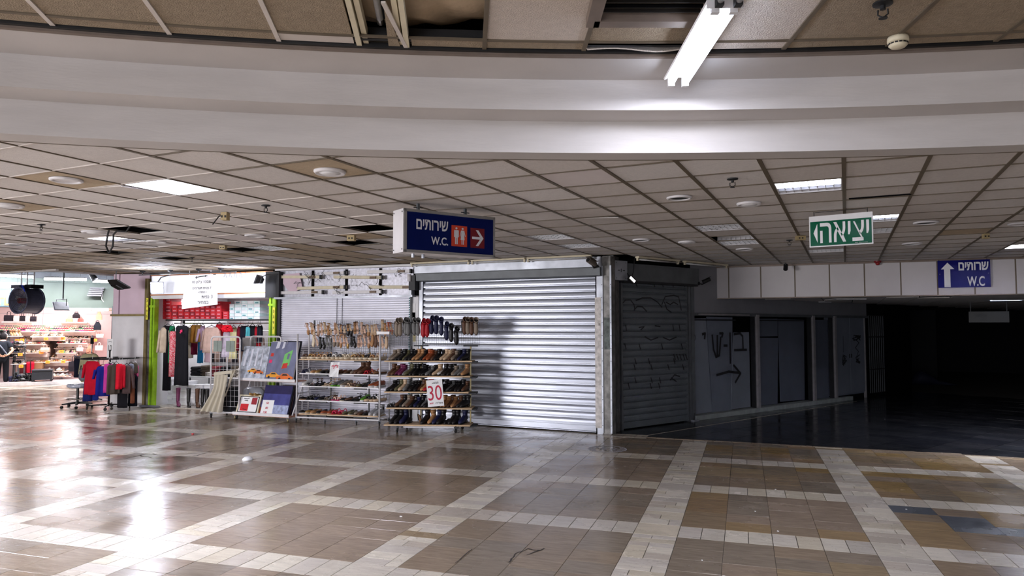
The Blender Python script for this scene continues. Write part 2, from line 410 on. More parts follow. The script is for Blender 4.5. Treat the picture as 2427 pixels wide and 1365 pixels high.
for k, (d, poly, mi) in enumerate(dark_near):
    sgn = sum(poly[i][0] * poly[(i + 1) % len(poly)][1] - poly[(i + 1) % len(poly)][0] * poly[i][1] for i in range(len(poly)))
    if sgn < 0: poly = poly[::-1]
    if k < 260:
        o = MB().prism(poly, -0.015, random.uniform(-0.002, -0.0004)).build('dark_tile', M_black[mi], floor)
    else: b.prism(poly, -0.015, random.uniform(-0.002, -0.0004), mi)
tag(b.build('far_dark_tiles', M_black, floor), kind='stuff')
# filler strips along both sides of the edge
q0 = BL0.to_2d() - BLd * 2.6; q1 = BL0.to_2d() + BLd * 12; nn = Vector((BLd.y, -BLd.x))
bb = MB(); L = (q1 - q0).length; k = 0
while k * 0.3 < L:
    a = q0 + BLd * (k * 0.3 + 0.003); c = q0 + BLd * (k * 0.3 + 0.297)
    bb.prism([tuple(a + nn * 0.07), tuple(c + nn * 0.07), tuple(c), tuple(a)], -0.015, 0.0008); k += 1
bb.build('edging_strip', M_tan[6], floor)
# pale line laid in the floor along the dark shopfronts
pl = [at(1430, 1034), at(1462, 1038.5), at(1520, 1034), at(2030, 951)]
bb = MB()
for a, c in zip(pl[:-1], pl[1:]):
    d = (c - a).to_2d().normalized(); n = Vector((-d.y, d.x)) * 0.012; a, c = a.to_2d(), c.to_2d()
    bb.prism([tuple(a - n), tuple(c - n), tuple(c + n), tuple(a + n)], -0.005, 0.0015)
bb.build('inlay_line', M_trav[3], floor)

# cracks and a torn patch in the old stone
M_crack = mat('crack filler', (46, 40, 36), rough=.9)
rc = random.Random(12)
for pts in ([(240, 1093), (300, 1086), (345, 1076), (420, 1077), (470, 1074), (560, 1062), (610, 1056)], [(330, 1080), (370, 1086), (450, 1082), (520, 1068)], [(1205, 1332), (1222, 1312), (1250, 1300), (1285, 1306)], [(1080, 1335), (1130, 1292)], [(1290, 1300), (1235, 1320)], [(620, 1057), (690, 1040)]):
    cr = MB(); P = []
    for a, c in zip(pts[:-1], pts[1:]):
        for q in range(5): P.append(at(a[0] + (c[0] - a[0]) * q / 5 + rc.uniform(-3, 3), a[1] + (c[1] - a[1]) * q / 5 + rc.uniform(-1, 1)).to_2d())
    for a, c in zip(P[:-1], P[1:]):
        d = (c - a).normalized(); n = Vector((-d.y, d.x)) * rc.uniform(.004, .011); cr.add([(*(a - n), .0011), (*(c - n * .6), .0011), (*(c + n * .6), .0011), (*(a + n), .0011)], [(0, 1, 2, 3)])
    cr.build('crack', M_crack, floor)
# ------------------------------------------------------------------ CEILING (main, z = ZC)
SX, SY = 5.316, -9.554; SC = Vector((SX, SY))
GX0, GW = 0.013, 0.5715; GY0, GH = 2.95, 0.593
ceiling = struct(thing('ceiling', None, None)); 
def clip(poly, f):
    out = []
    for k in range(len(poly)):
        P, Q = poly[k], poly[(k + 1) % len(poly)]; a, c = f(P), f(Q)
        if a > 0: out.append(P)
        if a * c < 0: out.append(P + (Q - P) * (a / (a - c)))
    return out
dl = (L1 - L0).normalized()
def ceil_limits(poly):
    cen = sum(poly, Vector((0, 0))) / len(poly)
    d = (cen - SC).normalized()
    poly = clip(poly, lambda p: (p - SC).dot(d) - 16.15)
    if len(poly) < 3: return []
    if cen.x > -3.4:
        poly = clip(poly, lambda p: 15.2 + (p.x - 0.5) * 0.045 - p.y)
        if len(poly) < 3: return []
        if cen.y > 12.2: poly = clip(poly, lambda p: DD.y * (p.x - D0.x) - DD.x * (p.y - D0.y) + 0.02)
    elif cen.x > -15.9: poly = clip(poly, lambda p: 11.95 - p.y)
    if len(poly) < 3: return []
    poly = clip(poly, lambda p: 9.8 - p.y) if cen.x < -15.9 else poly
    return poly if len(poly) >= 3 else []
def cell_of(u, v):
    p = at(u, v, ZC); return (math.floor((p.x - GX0) / GW), math.floor((p.y - GY0) / GH))
holes = {cell_of(275, 545): 'hole', cell_of(590, 590): 'hole', cell_of(860, 541): 'hole', cell_of(310, 600): 'hole',
         cell_of(420, 616): 'hole', cell_of(870, 572): 'hole', cell_of(1740, 562): 'hole', cell_of(810, 621): 'hole', cell_of(250, 595): 'hole'}
fix = {}
for name, (u, v) in dict(a=(395, 440), b=(1915, 447), c=(2105, 517), d=(2105, 545), e=(2395, 583), f=(1700, 541), g=(1740, 580), h=(1285, 563), i=(1355, 587), j=(640, 592), k=(325, 572), l=(925, 580), m=(1990, 597)).items():
    fix[cell_of(u, v)] = name
droops = {cell_of(2080, 462): (0.0, 0.0), cell_of(300, 462): (0.0, 0.02), cell_of(1430, 522): (0.0, 0.028)}
plain = {cell_of(1360, 418), cell_of(760, 585), cell_of(880, 600), cell_of(650, 573), cell_of(540, 560), cell_of(560, 612), cell_of(100, 560), cell_of(80, 590), cell_of(220, 596), cell_of(700, 548), cell_of(640, 545)}
cells = []
for i in range(-33, 6):
    for j in range(-7, 22):
        x0, y0 = GX0 + i * GW, GY0 + j * GH
        poly = [Vector((x0, y0)), Vector((x0 + GW, y0)), Vector((x0 + GW, y0 + GH)), Vector((x0, y0 + GH))]
        poly = ceil_limits(poly)
        if not poly: continue
        cen = Vector((x0 + GW / 2, y0 + GH / 2))
        cells.append((cen.length, (i, j), poly, cen))
cells.sort(key=lambda a: a[0])
def insetp(poly, g):
    out = [p.copy() for p in poly]
    c = sum(out, Vector((0, 0))) / len(out)
    return [c + Vector(((p.x - c.x) * (1 - g / max(abs(p.x - c.x), 0.05) if abs(p.x - c.x) > 0.05 else 1), (p.y - c.y) * (1 - g / max(abs(p.y - c.y), 0.05) if abs(p.y - c.y) > 0.05 else 1))) for p in out]
random.seed(5); b = MB(); allc = M_ctile + [M_ctile_brown, M_ctile_plain]; n_single = 0; tcache = {}
for d, key, poly, cen in cells:
    if key in holes or key in fix: continue
    if abs(key[1]) < 0: continue
    brown = (cen.x < -7 and cen.y > 8.2 - (cen.x + 7) * -0.12 and random.random() < 0.75) or random.random() < 0.008
    mi = 4 if key in plain else (3 if (brown or key in (cell_of(157, 426), cell_of(782, 406), cell_of(20, 486))) else random.randrange(3))
    pts = insetp(poly, 0.014); z0 = ZC + 0.004 + random.uniform(0, 0.003)
    q = in_frustum(cen.x, cen.y, ZC, 150)
    if key in droops:
        dr = droops[key]; zs = [z0 - dr[0], z0 - dr[1], z0 - 0.0, z0]
        bb = MB(); bot = [(p.x, p.y, zz) for p, zz in zip(pts, [z0, z0 - dr[1], z0 - dr[0], z0])]
        bb.loft([bot[::-1], [(x, y, z + 0.015) for x, y, z in bot[::-1]]]); bb.build('ceiling_tile', allc[mi], ceiling); continue
    if q and n_single < 300:
        n_single += 1
        full = len(poly) == 4 and abs(poly[0].x - (GX0 + key[0] * GW)) < 1e-4 and abs(poly[2].y - (GY0 + key[1] * GH + GH)) < 1e-4 and abs(poly[0].y - (GY0 + key[1] * GH)) < 1e-4 and abs((poly[1].x - poly[0].x) - GW) < 1e-3 and abs((poly[2].y - poly[1].y) - GH) < 1e-3
        if full:
            if mi not in tcache: tcache[mi] = bx(-GW / 2 + .014, GW / 2 - .014, -GH / 2 + .014, GH / 2 - .014, 0, 0.015).mesh('ceiling_tile', allc[mi])
            o = link('ceiling_tile', tcache[mi], ceiling, (cen.x, cen.y, z0)); o.rotation_euler = (random.gauss(0, .003), random.gauss(0, .003), 0)
        else: MB().prism([(p.x, p.y) for p in pts], z0, z0 + 0.015).build('ceiling_tile', allc[mi], ceiling)
    else: b.prism([(p.x, p.y) for p in pts], z0, z0 + 0.015, mi)
tag(b.build('far_ceiling_tiles', allc, ceiling), kind='stuff')
# the metal grid: main runners along y, cross tees along x, clipped cell by cell
br, bt = MB(), MB()
for d, key, poly, cen in cells:
    x0, y0 = GX0 + key[0] * GW, GY0 + key[1] * GH
    wide = 0.016 if cen.x > -4.6 else 0.008
    for (xa, xb, ya, yb, tgt) in ((x0 - wide, x0 + wide, y0, y0 + GH, br), (x0 + wide, x0 + GW - wide, y0 - 0.007, y0 + 0.007, bt)):
        pp = ceil_limits([Vector((xa, ya)), Vector((xb, ya)), Vector((xb, yb)), Vector((xa, yb))])
        if pp: tgt.prism([(p.x, p.y) for p in pp], ZC - 0.001, ZC + 0.012, 1 if (cen.x < -4.6 and cen.y < 8) else 0)  # near-left cross tees are paler, their lit look put into the colour
tag(br.build('main_runner', [M_tee, M_tee], ceiling), kind='stuff'); tag(bt.build('cross_tee', [M_tee, M_teew], ceiling), kind='stuff')
# slab above everything
bb = MB(); bb.box(-34, 12, -8, 16, 3.95, 4.1); bb.box(-34, 12, 16, 40, 3.95, 4.1); bb.build('slab', M_void, ceiling)

# ------------------------------------------------------------------ STEPPED CURVED BULKHEAD
def ring(prof, a0, a1, n, name, m, parent=None, smooth=False):
    rings = []
    for k in range(n + 1):
        a = math.radians(a0 + (a1 - a0) * k / n)
        rings.append([(SX + r * math.cos(a), SY + r * math.sin(a), z) for r, z in prof])
    return MB().loft(rings).build(name, m, parent, smooth=smooth)
cove = struct(thing('trim_1', None, None))
AA0, AA1 = 70, 150
ring([(16.15, 3.085), (16.15, 3.25), (15.94, 3.25), (15.94, 3.085)], AA0, AA1, 80, 'soffit_step', M_cove, cove)
ring([(16.15, 3.25), (16.15, 3.5), (15.94, 3.5), (15.94, 3.25)], AA0, AA1, 80, 'riser', M_cove, cove)
ring([(15.94, 3.312), (15.94, 3.5), (15.67, 3.5), (15.67, 3.312)], AA0, AA1, 80, 'soffit_step', M_cove, cove)
ring([(15.68, 3.52), (15.68, 3.6), (15.27, 3.6), (15.27, 3.52)], AA0, AA1, 80, 'soffit_step', M_cove, cove)
ring([(15.95, 3.5), (15.95, 3.6), (15.67, 3.6), (15.67, 3.5)], AA0, AA1, 80, 'riser', M_cove, cove)
ring([(15.27, 3.515), (15.27, 3.56), (15.235, 3.56), (15.235, 3.515)], AA0, AA1, 80, 'edge_trim', M_trim, cove)
ring([(15.235, 3.53), (15.235, 3.56), (15.21, 3.56), (15.21, 3.53)], AA0, AA1, 80, 'edge_trim', M_black_pl, cove)
ring([(16.165, 3.083), (16.165, 3.11), (16.15, 3.11), (16.15, 3.083)], AA0, AA1, 80, 'edge_trim', M_tee, cove)
# ------------------------------------------------------------------ UPPER CEILING, radial grid
ZU = 3.54
upper = struct(thing('ceiling_upper', None, None))
def pol(a, r): a = math.radians(a); return Vector((SX + r * math.cos(a), SY + r * math.sin(a)))
rr = [15.21, 15.08] + [15.08 - 0.6 * k for k in range(1, 22)]
ang = [127.8 - 2.3 * k for k in range(-8, 22)]
b = MB(); tees = MB()
for ai in range(len(ang) - 1):
    a1, a0 = ang[ai], ang[ai + 1]
    for ri in range(len(rr) - 1):
        r1, r0 = rr[ri], rr[ri + 1]
        am = (a0 + a1) / 2
        if abs(a1 - 120.9) < 0.1 or abs(a0 - 120.9) < 0.1:
            if abs(a1 - 120.9) < 0.1: a1x, a0x = 120.3, a0
            else: a1x, a0x = a1, 121.5
        else: a1x, a0x = a1, a0
        ga = math.degrees(0.013 / r1)
        is_hole = (118.5 < am < 120.5 and ri >= 1 and ri < 4)
        if is_hole: continue
        if 116.2 < am < 118.5: m = M_uptile_w if ri else M_uptile
        elif am < 114: m = M_uptile_w if am > 111.5 else M_uptile
        elif 120.9 < am < 123.2 and ri == 0: m = M_teew
        else: m = M_uptile
        if 113.9 < am < 116.3 and 1 < ri < 5: continue          # vent grille sits here
        P = [pol(a0x + ga, r0 + 0.012), pol(a0x + ga, r1 - 0.008), pol(a1x - ga, r1 - 0.008), pol(a1x - ga, r0 + 0.012)]
        P = [(p.x, p.y) for p in P][::-1]
        if 113.9 < am < 116.3 and ri == 0:
            # slipped tile with a curled edge
            bb = MB(); Q = [pol(a0x + ga, r0 - .0), pol(a0x + ga, r1 - .03), pol(a1x - ga, r1 - .03), pol(a1x - ga, r0)]
            N = 10; rows = []
            for k in range(N + 1):
                t = k / N; p = Q[3].lerp(Q[0], t); q = Q[2].lerp(Q[1], t); mid = p.lerp(q, 0.45 + 0.08 * math.sin(9 * t))
                rows.append([(mid.x, mid.y, ZU - 0.03 + 0.012 * math.sin(7 * t)), (q.x, q.y, ZU + .005), (q.x, q.y, ZU + .012), (mid.x, mid.y, ZU - 0.022 + 0.012 * math.sin(7 * t))])
            bb.loft(rows).build('ceiling_tile', M_uptile_w, upper); continue
        if ri < 4 and 4 < ai < 20: MB().prism(P, ZU + .006, ZU + .02).build('ceiling_tile', m, upper)
        else: b.prism(P, ZU + .006, ZU + .02, 1 if m is M_uptile_w else 0)
tag(b.build('far_ceiling_tiles', [M_uptile, M_uptile_w], upper), kind='stuff')
for a in ang:
    if abs(a - 120.9) < 0.1: continue
    ga = math.degrees(0.013 / 15)
    P = [pol(a - ga, 4), pol(a - ga, 15.21), pol(a + ga, 15.21), pol(a + ga, 4)]
    MB().prism([(p.x, p.y) for p in P][::-1], ZU - .002, ZU + .01).build('grid_runner', M_teew if a > 121 else M_tee, upper)
for r in rr[1:]:
    ring([(r + .012, ZU - .001), (r + .012, ZU + .01), (r - .012, ZU + .01), (r - .012, ZU - .001)], AA0, AA1, 60, 'grid_ring', M_tee, upper)
# radial light slot
for sgn in (-1, 1):
    for k, (off, z) in enumerate(((0.155, ZU - .004), (0.115, ZU + .012))):
        ga = math.degrees((off) / 15); gb = math.degrees((off - 0.03) / 15)
        P = [pol(120.9 + sgn * gb, 9), pol(120.9 + sgn * gb, 15.23), pol(120.9 + sgn * ga, 15.23), pol(120.9 + sgn * ga, 9)]
        P = [(p.x, p.y) for p in P]; P = P[::-1] if sgn > 0 else P
        MB().prism(P, z, z + .06).build('slot_flange', M_cream, upper)
sl = thing('slot_tube_lamp', 'unlit grey tube lamp recessed in the long dark slot of the upper ceiling', 'lamp', (pol(120.9, 13.9).x, pol(120.9, 13.9).y, ZU + .06))
rad = pol(120.9, 1) - SC
MB().tube([(rad.x * t, rad.y * t, 0) for t in (-1.2, 1.05)], 0.019, 10).build('tube', M_tube_off, sl, smooth=True)
MB().tube([(rad.x * t, rad.y * t, 0) for t in (1.05, 1.11)], 0.021, 10).build('end_cap', M_chrome, sl)
bx(-.03, .03, -1.25, 1.2, 0.06, .09).build('batten', M_dkmetal, sl, rz=math.atan2(rad.y, rad.x) - PI / 2)
# lagged duct seen through the missing tile
pc = pol(119.6, 15.02); rows = []
random.seed(3)
for k in range(15):
    x = -0.65 + 1.3 * k / 14; rows.append([])
    for q in range(17):
        a = PI + PI * q / 16; r = 0.42 + random.uniform(-.02, .02) + .015 * math.sin(5 * x + 3 * a)
        rows[-1].append((x, r * 1.1 * math.cos(a), 0.50 + r * math.sin(a)))
duct = thing('lagged_duct', 'crumpled foil-wrapped duct above the missing tile of the upper ceiling', 'duct', (pc.x, pc.y, ZU + .05), math.radians(29))
MB().loft(rows, closed=False, cap=False).build('wrapping', mat('crumpled foil lagging', (180, 160, 134), rough=0.42, metal=0.3, var=0.2, scale=5, bump=1.0, bscale=7), duct, smooth=True)
bx(-.55, .6, .1, .13, -.04, .03).build('steel_angle', M_dkmetal, duct)
# fallen diagonal grid bar with a wedge of tile beside the hole
a, c = at(908, 5, ZU), at(968, 122, ZU); d = (c - a).to_2d()
MB().box(-.012, .012, 0, d.length, 0, .012).build('grid_runner', M_teew, upper, (a.x, a.y, ZU - .006), math.atan2(d.y, d.x) - PI / 2)
a2 = at(905, 20, ZU); c2 = at(922, 118, ZU)
MB().prism([(c2.x, c2.y), (c.x - .03, c.y - .03), (a.x, a.y)], ZU + .002, ZU + .012).build('ceiling_tile', M_uptile, upper)
# vent grille
gr = thing('air_grille', 'dark return air grille with deep black slats beside the bright tube lamp', 'grille', (pol(115.15, 14.25).x, pol(115.15, 14.25).y, ZU - .02), math.radians(25.15))
for y0, y1 in ((-.62, -.56), (.42, .50)): bx(-.30, .30, y0, y1, -.03, .06).build('frame', M_trim, gr)
for x0, x1 in ((-.34, -.27), (.26, .32)): bx(x0, x1, -.62, .50, -.03, .06).build('frame', M_trim, gr)
for k in range(17): MB().box(-.27, .27, -.001, .004, -.03, .03).build('slat', M_void if k % 2 else M_black_pl, gr, (0, -.53 + k * .057, .03), rot=(math.radians(-15), 0, 0))
bx(-.3, .3, -.6, .45, .12, .13).build('back_plate', M_void, gr)

# ------------------------------------------------------------------ WALLS
def frame_at(P, Q):       # local x from P to Q, local +y away from the camera
    d = (Vector(Q) - Vector(P)).to_2d(); return math.atan2(d.y, d.x), d.length
# room shell
struct(bx(-34, 12, -8.2, -8, 0, 4).build('wall_back', M_greyw)); struct(bx(12, 12.2, -8, 40, 0, 4).build('wall_right', M_greyw))
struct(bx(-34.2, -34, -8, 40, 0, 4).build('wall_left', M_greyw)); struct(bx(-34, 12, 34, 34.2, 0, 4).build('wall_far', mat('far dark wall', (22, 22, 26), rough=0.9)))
# wall mass behind the front row (between shop and shutters)
struct(bx(-3.85, -3.66, 12.0, 12.34, 0, ZC).build('wall_corner', M_rust))
rzD, lenD = frame_at(D0, D1)
wd = struct(thing('wall_dark', None, None, (D0.x, D0.y, 0), rzD))
bx(2.15, lenD + .0, .02, .2, 2.1, ZC + .3).build('header', M_greyw, wd)
bx(2.2, lenD - .05, .30, .34, 0, 2.3).build('backing', M_void, wd)
bx(2.12, 2.22, -.02, .2, 0, 2.75).build('jamb', M_galvd, wd)
bx(2.2, lenD - 1.0, -.06, .2, 0, .09).build('kerb', mat('painted kerb', (150, 156, 154), rough=0.7, var=0.15, scale=7), wd)
PD = Plane(D0, D1)
def sD(u, v=880): p = PD.pt(u, v).to_2d(); return (p - D0).dot(DD)
posts = [sD(1794, 860), sD(1927, 860), sD(1978, 860)]
M_post = mat('pale aluminium post', (170, 166, 168), rough=0.4, metal=0.3)
for k, s in enumerate(posts):
    bx(s - .04, s + .05, -.05, .1, 0, 2.1).build('post', M_post, wd)
    bx(s - .075, s - .04, -.0, .1, .02, 2.08).build('post_shadow_gap', M_dkmetal, wd)
bx(2.2, lenD, -.02, .1, 2.06, 2.12).build('head_rail', M_galvd, wd)
bx(2.35, posts[0] - .3, -.04, -.01, 2.075, 2.10).build('loose_strip', M_post, wd)
M_pan = [mat('grey hoarding %d' % i, c, rough=0.6, var=0.07, scale=2.5) for i, c in enumerate([(122, 128, 140), (112, 118, 132), (92, 98, 112)])]
def panel(poly_uv, mi, y=0.1):
    """board cut to the shape seen, laid in the shopfront plane"""
    pts = []
    for u, v in poly_uv:
        p = PD.pt(u, v); pts.append(((p.to_2d() - D0).dot(DD), p.z))
    M = Matrix(((1, 0, 0, 0), (0, 0, -1, y), (0, 1, 0, 0), (0, 0, 0, 1)))
    MB().prism(pts, -.008, .008, 0, M).build('panel', M_pan[mi], wd)
panel([(1640, 755), (1681, 754), (1696, 977), (1640, 985)], 0, .09)
panel([(1686, 750), (1747, 752), (1746, 974), (1699, 979)], 1, .12)
panel([(1748, 788), (1784, 787), (1788, 965), (1742, 971)], 0, .10)
panel([(1800, 800), (1853, 801), (1852, 958), (1802, 963)], 2, .10)
panel([(1800, 755), (1853, 755), (1853, 797), (1800, 798)], 2, .11)
panel([(1856, 756), (1916, 758), (1918, 948), (1861, 953)], 2, .12)
panel([(1932, 758), (1972, 758), (1976, 943), (1934, 948)], 2, .12)
for u0, u1 in ((1635, 1752), (1800, 1915)):
    bx(sD(u0), sD(u1), .06, .08, 1.965, 1.99).build('crossbar', M_dkmetal, wd)
# twin steel cupboard doors at the end of the row
s0, s1 = posts[2] + .06, sD(2052, 850); mdl = (s0 + s1) / 2
cab = thing('steel_cupboard', 'grey double-door steel cupboard with scribbled doors at the end of the dark shopfronts', 'cupboard', (D0.x + DD.x * mdl, D0.y + DD.y * mdl, 0), rzD)
hw = (s1 - s0) / 2
bx(-hw, hw, .05, .28, .12, 2.1).build('carcass', M_pan[1], cab); bx(-hw, hw, .06, .25, 0, .12).build('plinth', M_void, cab)
for sg in (-1, 1):
    dr = bx(min(0, sg * (hw - .02)) + .012, max(0, sg * (hw - .02)) - .012, .02, .05, .16, 2.06).build('door', M_pan[0], cab)
    bx(sg * .05 - .008, sg * .05 + .008, .0, .02, 1.05, 1.15).build('handle', M_dkmetal, dr)
bx(-hw - .02, -hw + .02, .0, .06, .1, 2.1).build('edge_strip', M_post, cab); bx(hw - .02, hw + .02, .0, .06, 0, 2.1).build('edge_strip', M_post, cab)
rnd = random.Random(4)
def scribble(cx, cz, w, h, n): return [[(cx + rnd.uniform(-w, w), cz + rnd.uniform(-h, h)) for _ in range(5)] for _ in range(n)]
strokes('graffiti', scribble(hw * .45, 1.55, .25, .08, 4) + [[(hw * .4, 1.5), (hw * .6, 1.42), (hw * .35, 1.3), (hw * .55, 1.2), (hw * .4, 1.05)]] + scribble(hw * .5, 1.0, .12, .12, 4), M_ink, cab, .018, .022)
strokes('graffiti', scribble(-hw * .4, 1.0, .12, .14, 5) + [[(-hw * .45, 1.6), (-hw * .45, 1.2)]], M_ink, cab, .018, .018)
# folding gate past the cupboard
gt = thing('folding_gate', 'folded dark steel bar gate at the far end of the dark shopfronts', 'gate', (D1.x + DD.x * .08, D1.y + DD.y * .08, 0), rzD)
for k in range(8): MB().tube([(k * .115, 0, .1), (k * .115, 0, 2.15)], .012, 6).build('bar', M_galvd, gt)
for z in (.7, 1.55, 2.12): bx(-.02, .84, -.015, .015, z, z + .03).build('rail', M_dkmetal, gt)
struct(MB().prism([tuple(D1 + DD * .95), tuple(D1 + DD * 2.6 + perp * .0), tuple(D1 + DD * 2.6 + Vector((-1, .4))), tuple(D1 + DD * .95 + Vector((-1, .4)))][::-1], 0, ZC).build('wall_dark_end', M_void))
# graffiti on the hoarding: brush letters and an arrow
def PDs(lst):
    out = []
    for u, v in lst:
        p = PD.pt(u, v); out.append(((p.to_2d() - D0).dot(DD), p.z))
    return out
strokes('graffiti', [PDs(l) for l in (
    [(1743, 792), (1757, 790), (1763, 797), (1764, 825)], [(1744, 830), (1772, 829)],
    [(1733, 790), (1734, 860)], [(1719, 819), (1726, 819)],
    [(1691, 795), (1694, 828), (1700, 846), (1708, 842), (1711, 800)], [(1703, 796), (1703, 840)], [(1709, 790), (1716, 790), (1714, 798)],
    [(1668, 792), (1674, 790), (1673, 802)],
    [(1702, 889), (1730, 881), (1757, 884)], [(1742, 866), (1758, 885), (1746, 906)])], M_ink, wd, .03, .05)
strokes('graffiti', [PDs([(1650, 775), (1641, 800), (1648, 818), (1653, 800), (1647, 782)])], M_ink, wd, .045, .012)
# ------------------------------------------------------------------ FASCIA of the dark corridor
F0, F1 = at(1672, 632, ZC).to_2d(), at(2427, 608.6, ZC).to_2d(); rzF, lF = frame_at(F0, F1)
fa = struct(thing('wall_fascia', None, None, (F0.x, F0.y, 0), rzF))
PF = Plane(F0, F1)
def sF(u, v=660): return (PF.pt(u, v).to_2d() - F0).dot((F1 - F0).normalized())
js = [-.05, sF(1727), sF(1803), sF(1884), sF(1966), sF(2049), sF(2135), sF(2222), sF(2310), sF(2408)]; js += [js[-1] + .62 * k for k in range(1, 8)]
for a, c in zip(js[:-1], js[1:]): bx(a + .012, c - .012, 0, .02, 2.43, 3.07).build('panel', mat('fascia panel', (196, 192, 194), rough=0.6, var=0.03, scale=3, rand=.02), fa)
for a in js: bx(a - .016, a + .016, .004, .03, 2.43, 3.07).build('joint_strip', M_tee, fa)
bx(-.1, js[-1], .02, .12, 2.42, 3.3).build('backing', M_tee, fa); bx(-.2, js[-1], -.03, .0, 3.05, ZC).build('top_rail', M_trim, fa); bx(-.1, js[-1], -.01, .12, 2.41, 2.43).build('bottom_rail', M_trim, fa)
# low ceiling of the corridor
ZL = 2.44
lo = struct(thing('ceiling_low', None, None))
b = MB(); g = MB(); k = 0
for i in range(-5, 20):
    for j in range(0, 32):
        x0 = -2.9 + i * .61; y0 = 15.45 + j * .61
        if (x0 - D0.x) * DD.y - (y0 - D0.y) * DD.x < -.1: continue
        if x0 > 11: continue
        if (i, j) in ((3, 0), (2, 1), (6, 1), (7, 2), (4, 3)): continue
        if j < 5 and i < 11: bx(x0 + .01, x0 + .6, y0 + .01, y0 + .6, ZL, ZL + .015).build('ceiling_tile', M_ctile[1], lo)
        else: b.box(x0 + .01, x0 + .6, y0 + .01, y0 + .6, ZL, ZL + .015)
tag(b.build('far_ceiling_tiles', M_ctile[1], lo), kind='stuff')
bx(-4.0, 12, 15.4, 34, ZL + .2, ZL + .25).build('slab', M_void, lo)
# ------------------------------------------------------------------ ROLLER SHUTTERS
def slat_mesh(w, p, m, name='slat', flat=0.6, depth=.02):
    prof = [(.012, 0), (.012, p * .12), (-depth - .005, p * .17), (-depth - .006, p * .4), (-depth - .001, p * .7), (-depth * .55, p * .92), (.012, p * .97), (.012, p), (0.016, p), (0.016, 0)]
    b = MB(); b.loft([[(0, y, z) for y, z in prof], [(w, y, z) for y, z in prof]]); return b.mesh(name, m)
def shutter(name, label, P, Q, ztop, pitch, m, rail_m, rails=(.06, .06), bottom=.11, zb=0.02, depth=.02):
    rz, L = frame_at(P, Q); t = thing(name, label, 'roller shutter', (P[0], P[1], 0), rz)
    n = int((ztop - zb - bottom) / pitch) + 1; me = slat_mesh(L - rails[0] - rails[1] + .02, pitch * .995, m, depth=depth)
    for k in range(n):
        z = zb + bottom + k * pitch
        if z > ztop: break
        link('slat', me, t, (rails[0] - .01, random.uniform(-.0015, .0015), z))
    MB().loft([[(0, y, z) for y, z in ((-.035, 0), (-.035, .012), (-.02, .02), (-.022, bottom), (.005, bottom), (.005, 0))], [(L - rails[0] - rails[1], y, z) for y, z in ((-.035, 0), (-.035, .012), (-.02, .02), (-.022, bottom), (.005, bottom), (.005, 0))]]).build('bottom_bar', m, t, (rails[0], 0, zb))
    for x0, x1 in ((0, rails[0]), (L - rails[1], L)):
        if x1 > x0: MB().box(x0, x1, -.05, -.025, 0, ztop).box(x0, x0 + .012 if x0 == 0 else x0 + .02, -.05, .02, 0, ztop).build('guide_rail', rail_m, t)
    return t, L
# unit A: big bright shutter, x -7.49..-3.87 (local x runs left to right)
PA = Plane(A1, A0)
XA0, XA1 = -7.56, -3.82
shA, LA = shutter('roller_shutter', 'wide bright silver roller shutter of broad horizontal slats, closed, beside the boot rack', (XA0, 11.9), (XA1, 11.9), 2.74, .1165, M_slat, M_galv, (.09, .12))
bx(LA - .13, LA - .02, -.056, -.05, .1, 2.35).build('rail_face', mat('worn white rail', (206, 200, 196), rough=.55, var=.35, scale=14), shA)
MB().loft([[(0, y, z) for y, z in ((.05, 2.70), (-.16, 2.73), (-.17, 2.86), (-.03, 2.87), (.05, 2.87))], [(LA, y, z) for y, z in ((.05, 2.70), (-.16, 2.73), (-.17, 2.86), (-.03, 2.87), (.05, 2.87))]]).build('hood', M_galvd, shA)
bx(-.06, LA, -.12, .1, 2.868, ZC - .03).build('header_panel', M_galv, shA)
bx(-.06, LA - .0, -.125, -.12, 2.868, 2.88).build('header_fold', M_galvd, shA)
bx(-.14, -.0, -.19, -.05, 2.55, 2.84).build('end_bracket', M_dkmetal, shA); MB().tube([(-.12, -.2, 2.72), (-.12, -.2, 2.86)], .04, 10).build('roller_end', M_whmet, shA, smooth=True)
bx(LA - .06, LA - .05, -.06, -.03, 1.86, 1.90).build('lock', M_ink, shA)
# white jamb with torn notices and the teal strip
jb = thing('painted_jamb', 'narrow white door jamb with torn paper notices and a teal strip between two shutters', 'jamb', (-7.7, 11.9, 0))
bx(-.06, .12, -.02, .1, 0, 2.45).build('post', M_white, jb); bx(-.10, -.06, -.03, .08, 0, 2.42).build('strip', M_teal, jb)
for z0, z1, x0, x1 in ((1.95, 2.3, -.03, .05), (2.02, 2.12, -.02, .06), (1.62, 1.86, -.04, .05), (1.2, 1.42, -.01, .08)): bx(x0, x1, -.026, -.021, z0, z1).build('notice', M_paper, jb)
bx(.0, .06, -.028, -.026, 1.55, 1.9).build('notice', mat('torn yellow paper', (214, 204, 150), rough=.8, var=.3, scale=30), jb)
# corner column with scraped steel sheets
col = thing('corner_column', 'scraped dark steel corner column between the bright shutter and the graffitied one', 'column', (-3.8, 11.86, 0))
MB().prism([(-.02, 0), (.13, 0), (.17, .12), (.1, .5), (-.02, .3)], 0, ZC - .02).build('casing', M_rust, col)
for x0, x1 in ((-.035, -.005), (.12, .15)): bx(x0, x1, -.02, 0, .02, 2.9).build('edge_strip', M_galv, col)
for k in range(12):
    for x in (-.02, .135): MB().lathe([(.007, 0), (.005, .004)], 8).build('rivet', M_dkmetal, col, (x, -.02, .15 + k * .22), rot=(PI / 2, 0, 0))
bx(.01, .11, -.006, 0, 1.45, 2.0).build('scrape', mat('bare scraped paint', (96, 104, 102), rough=.6, var=.5, scale=16), col)
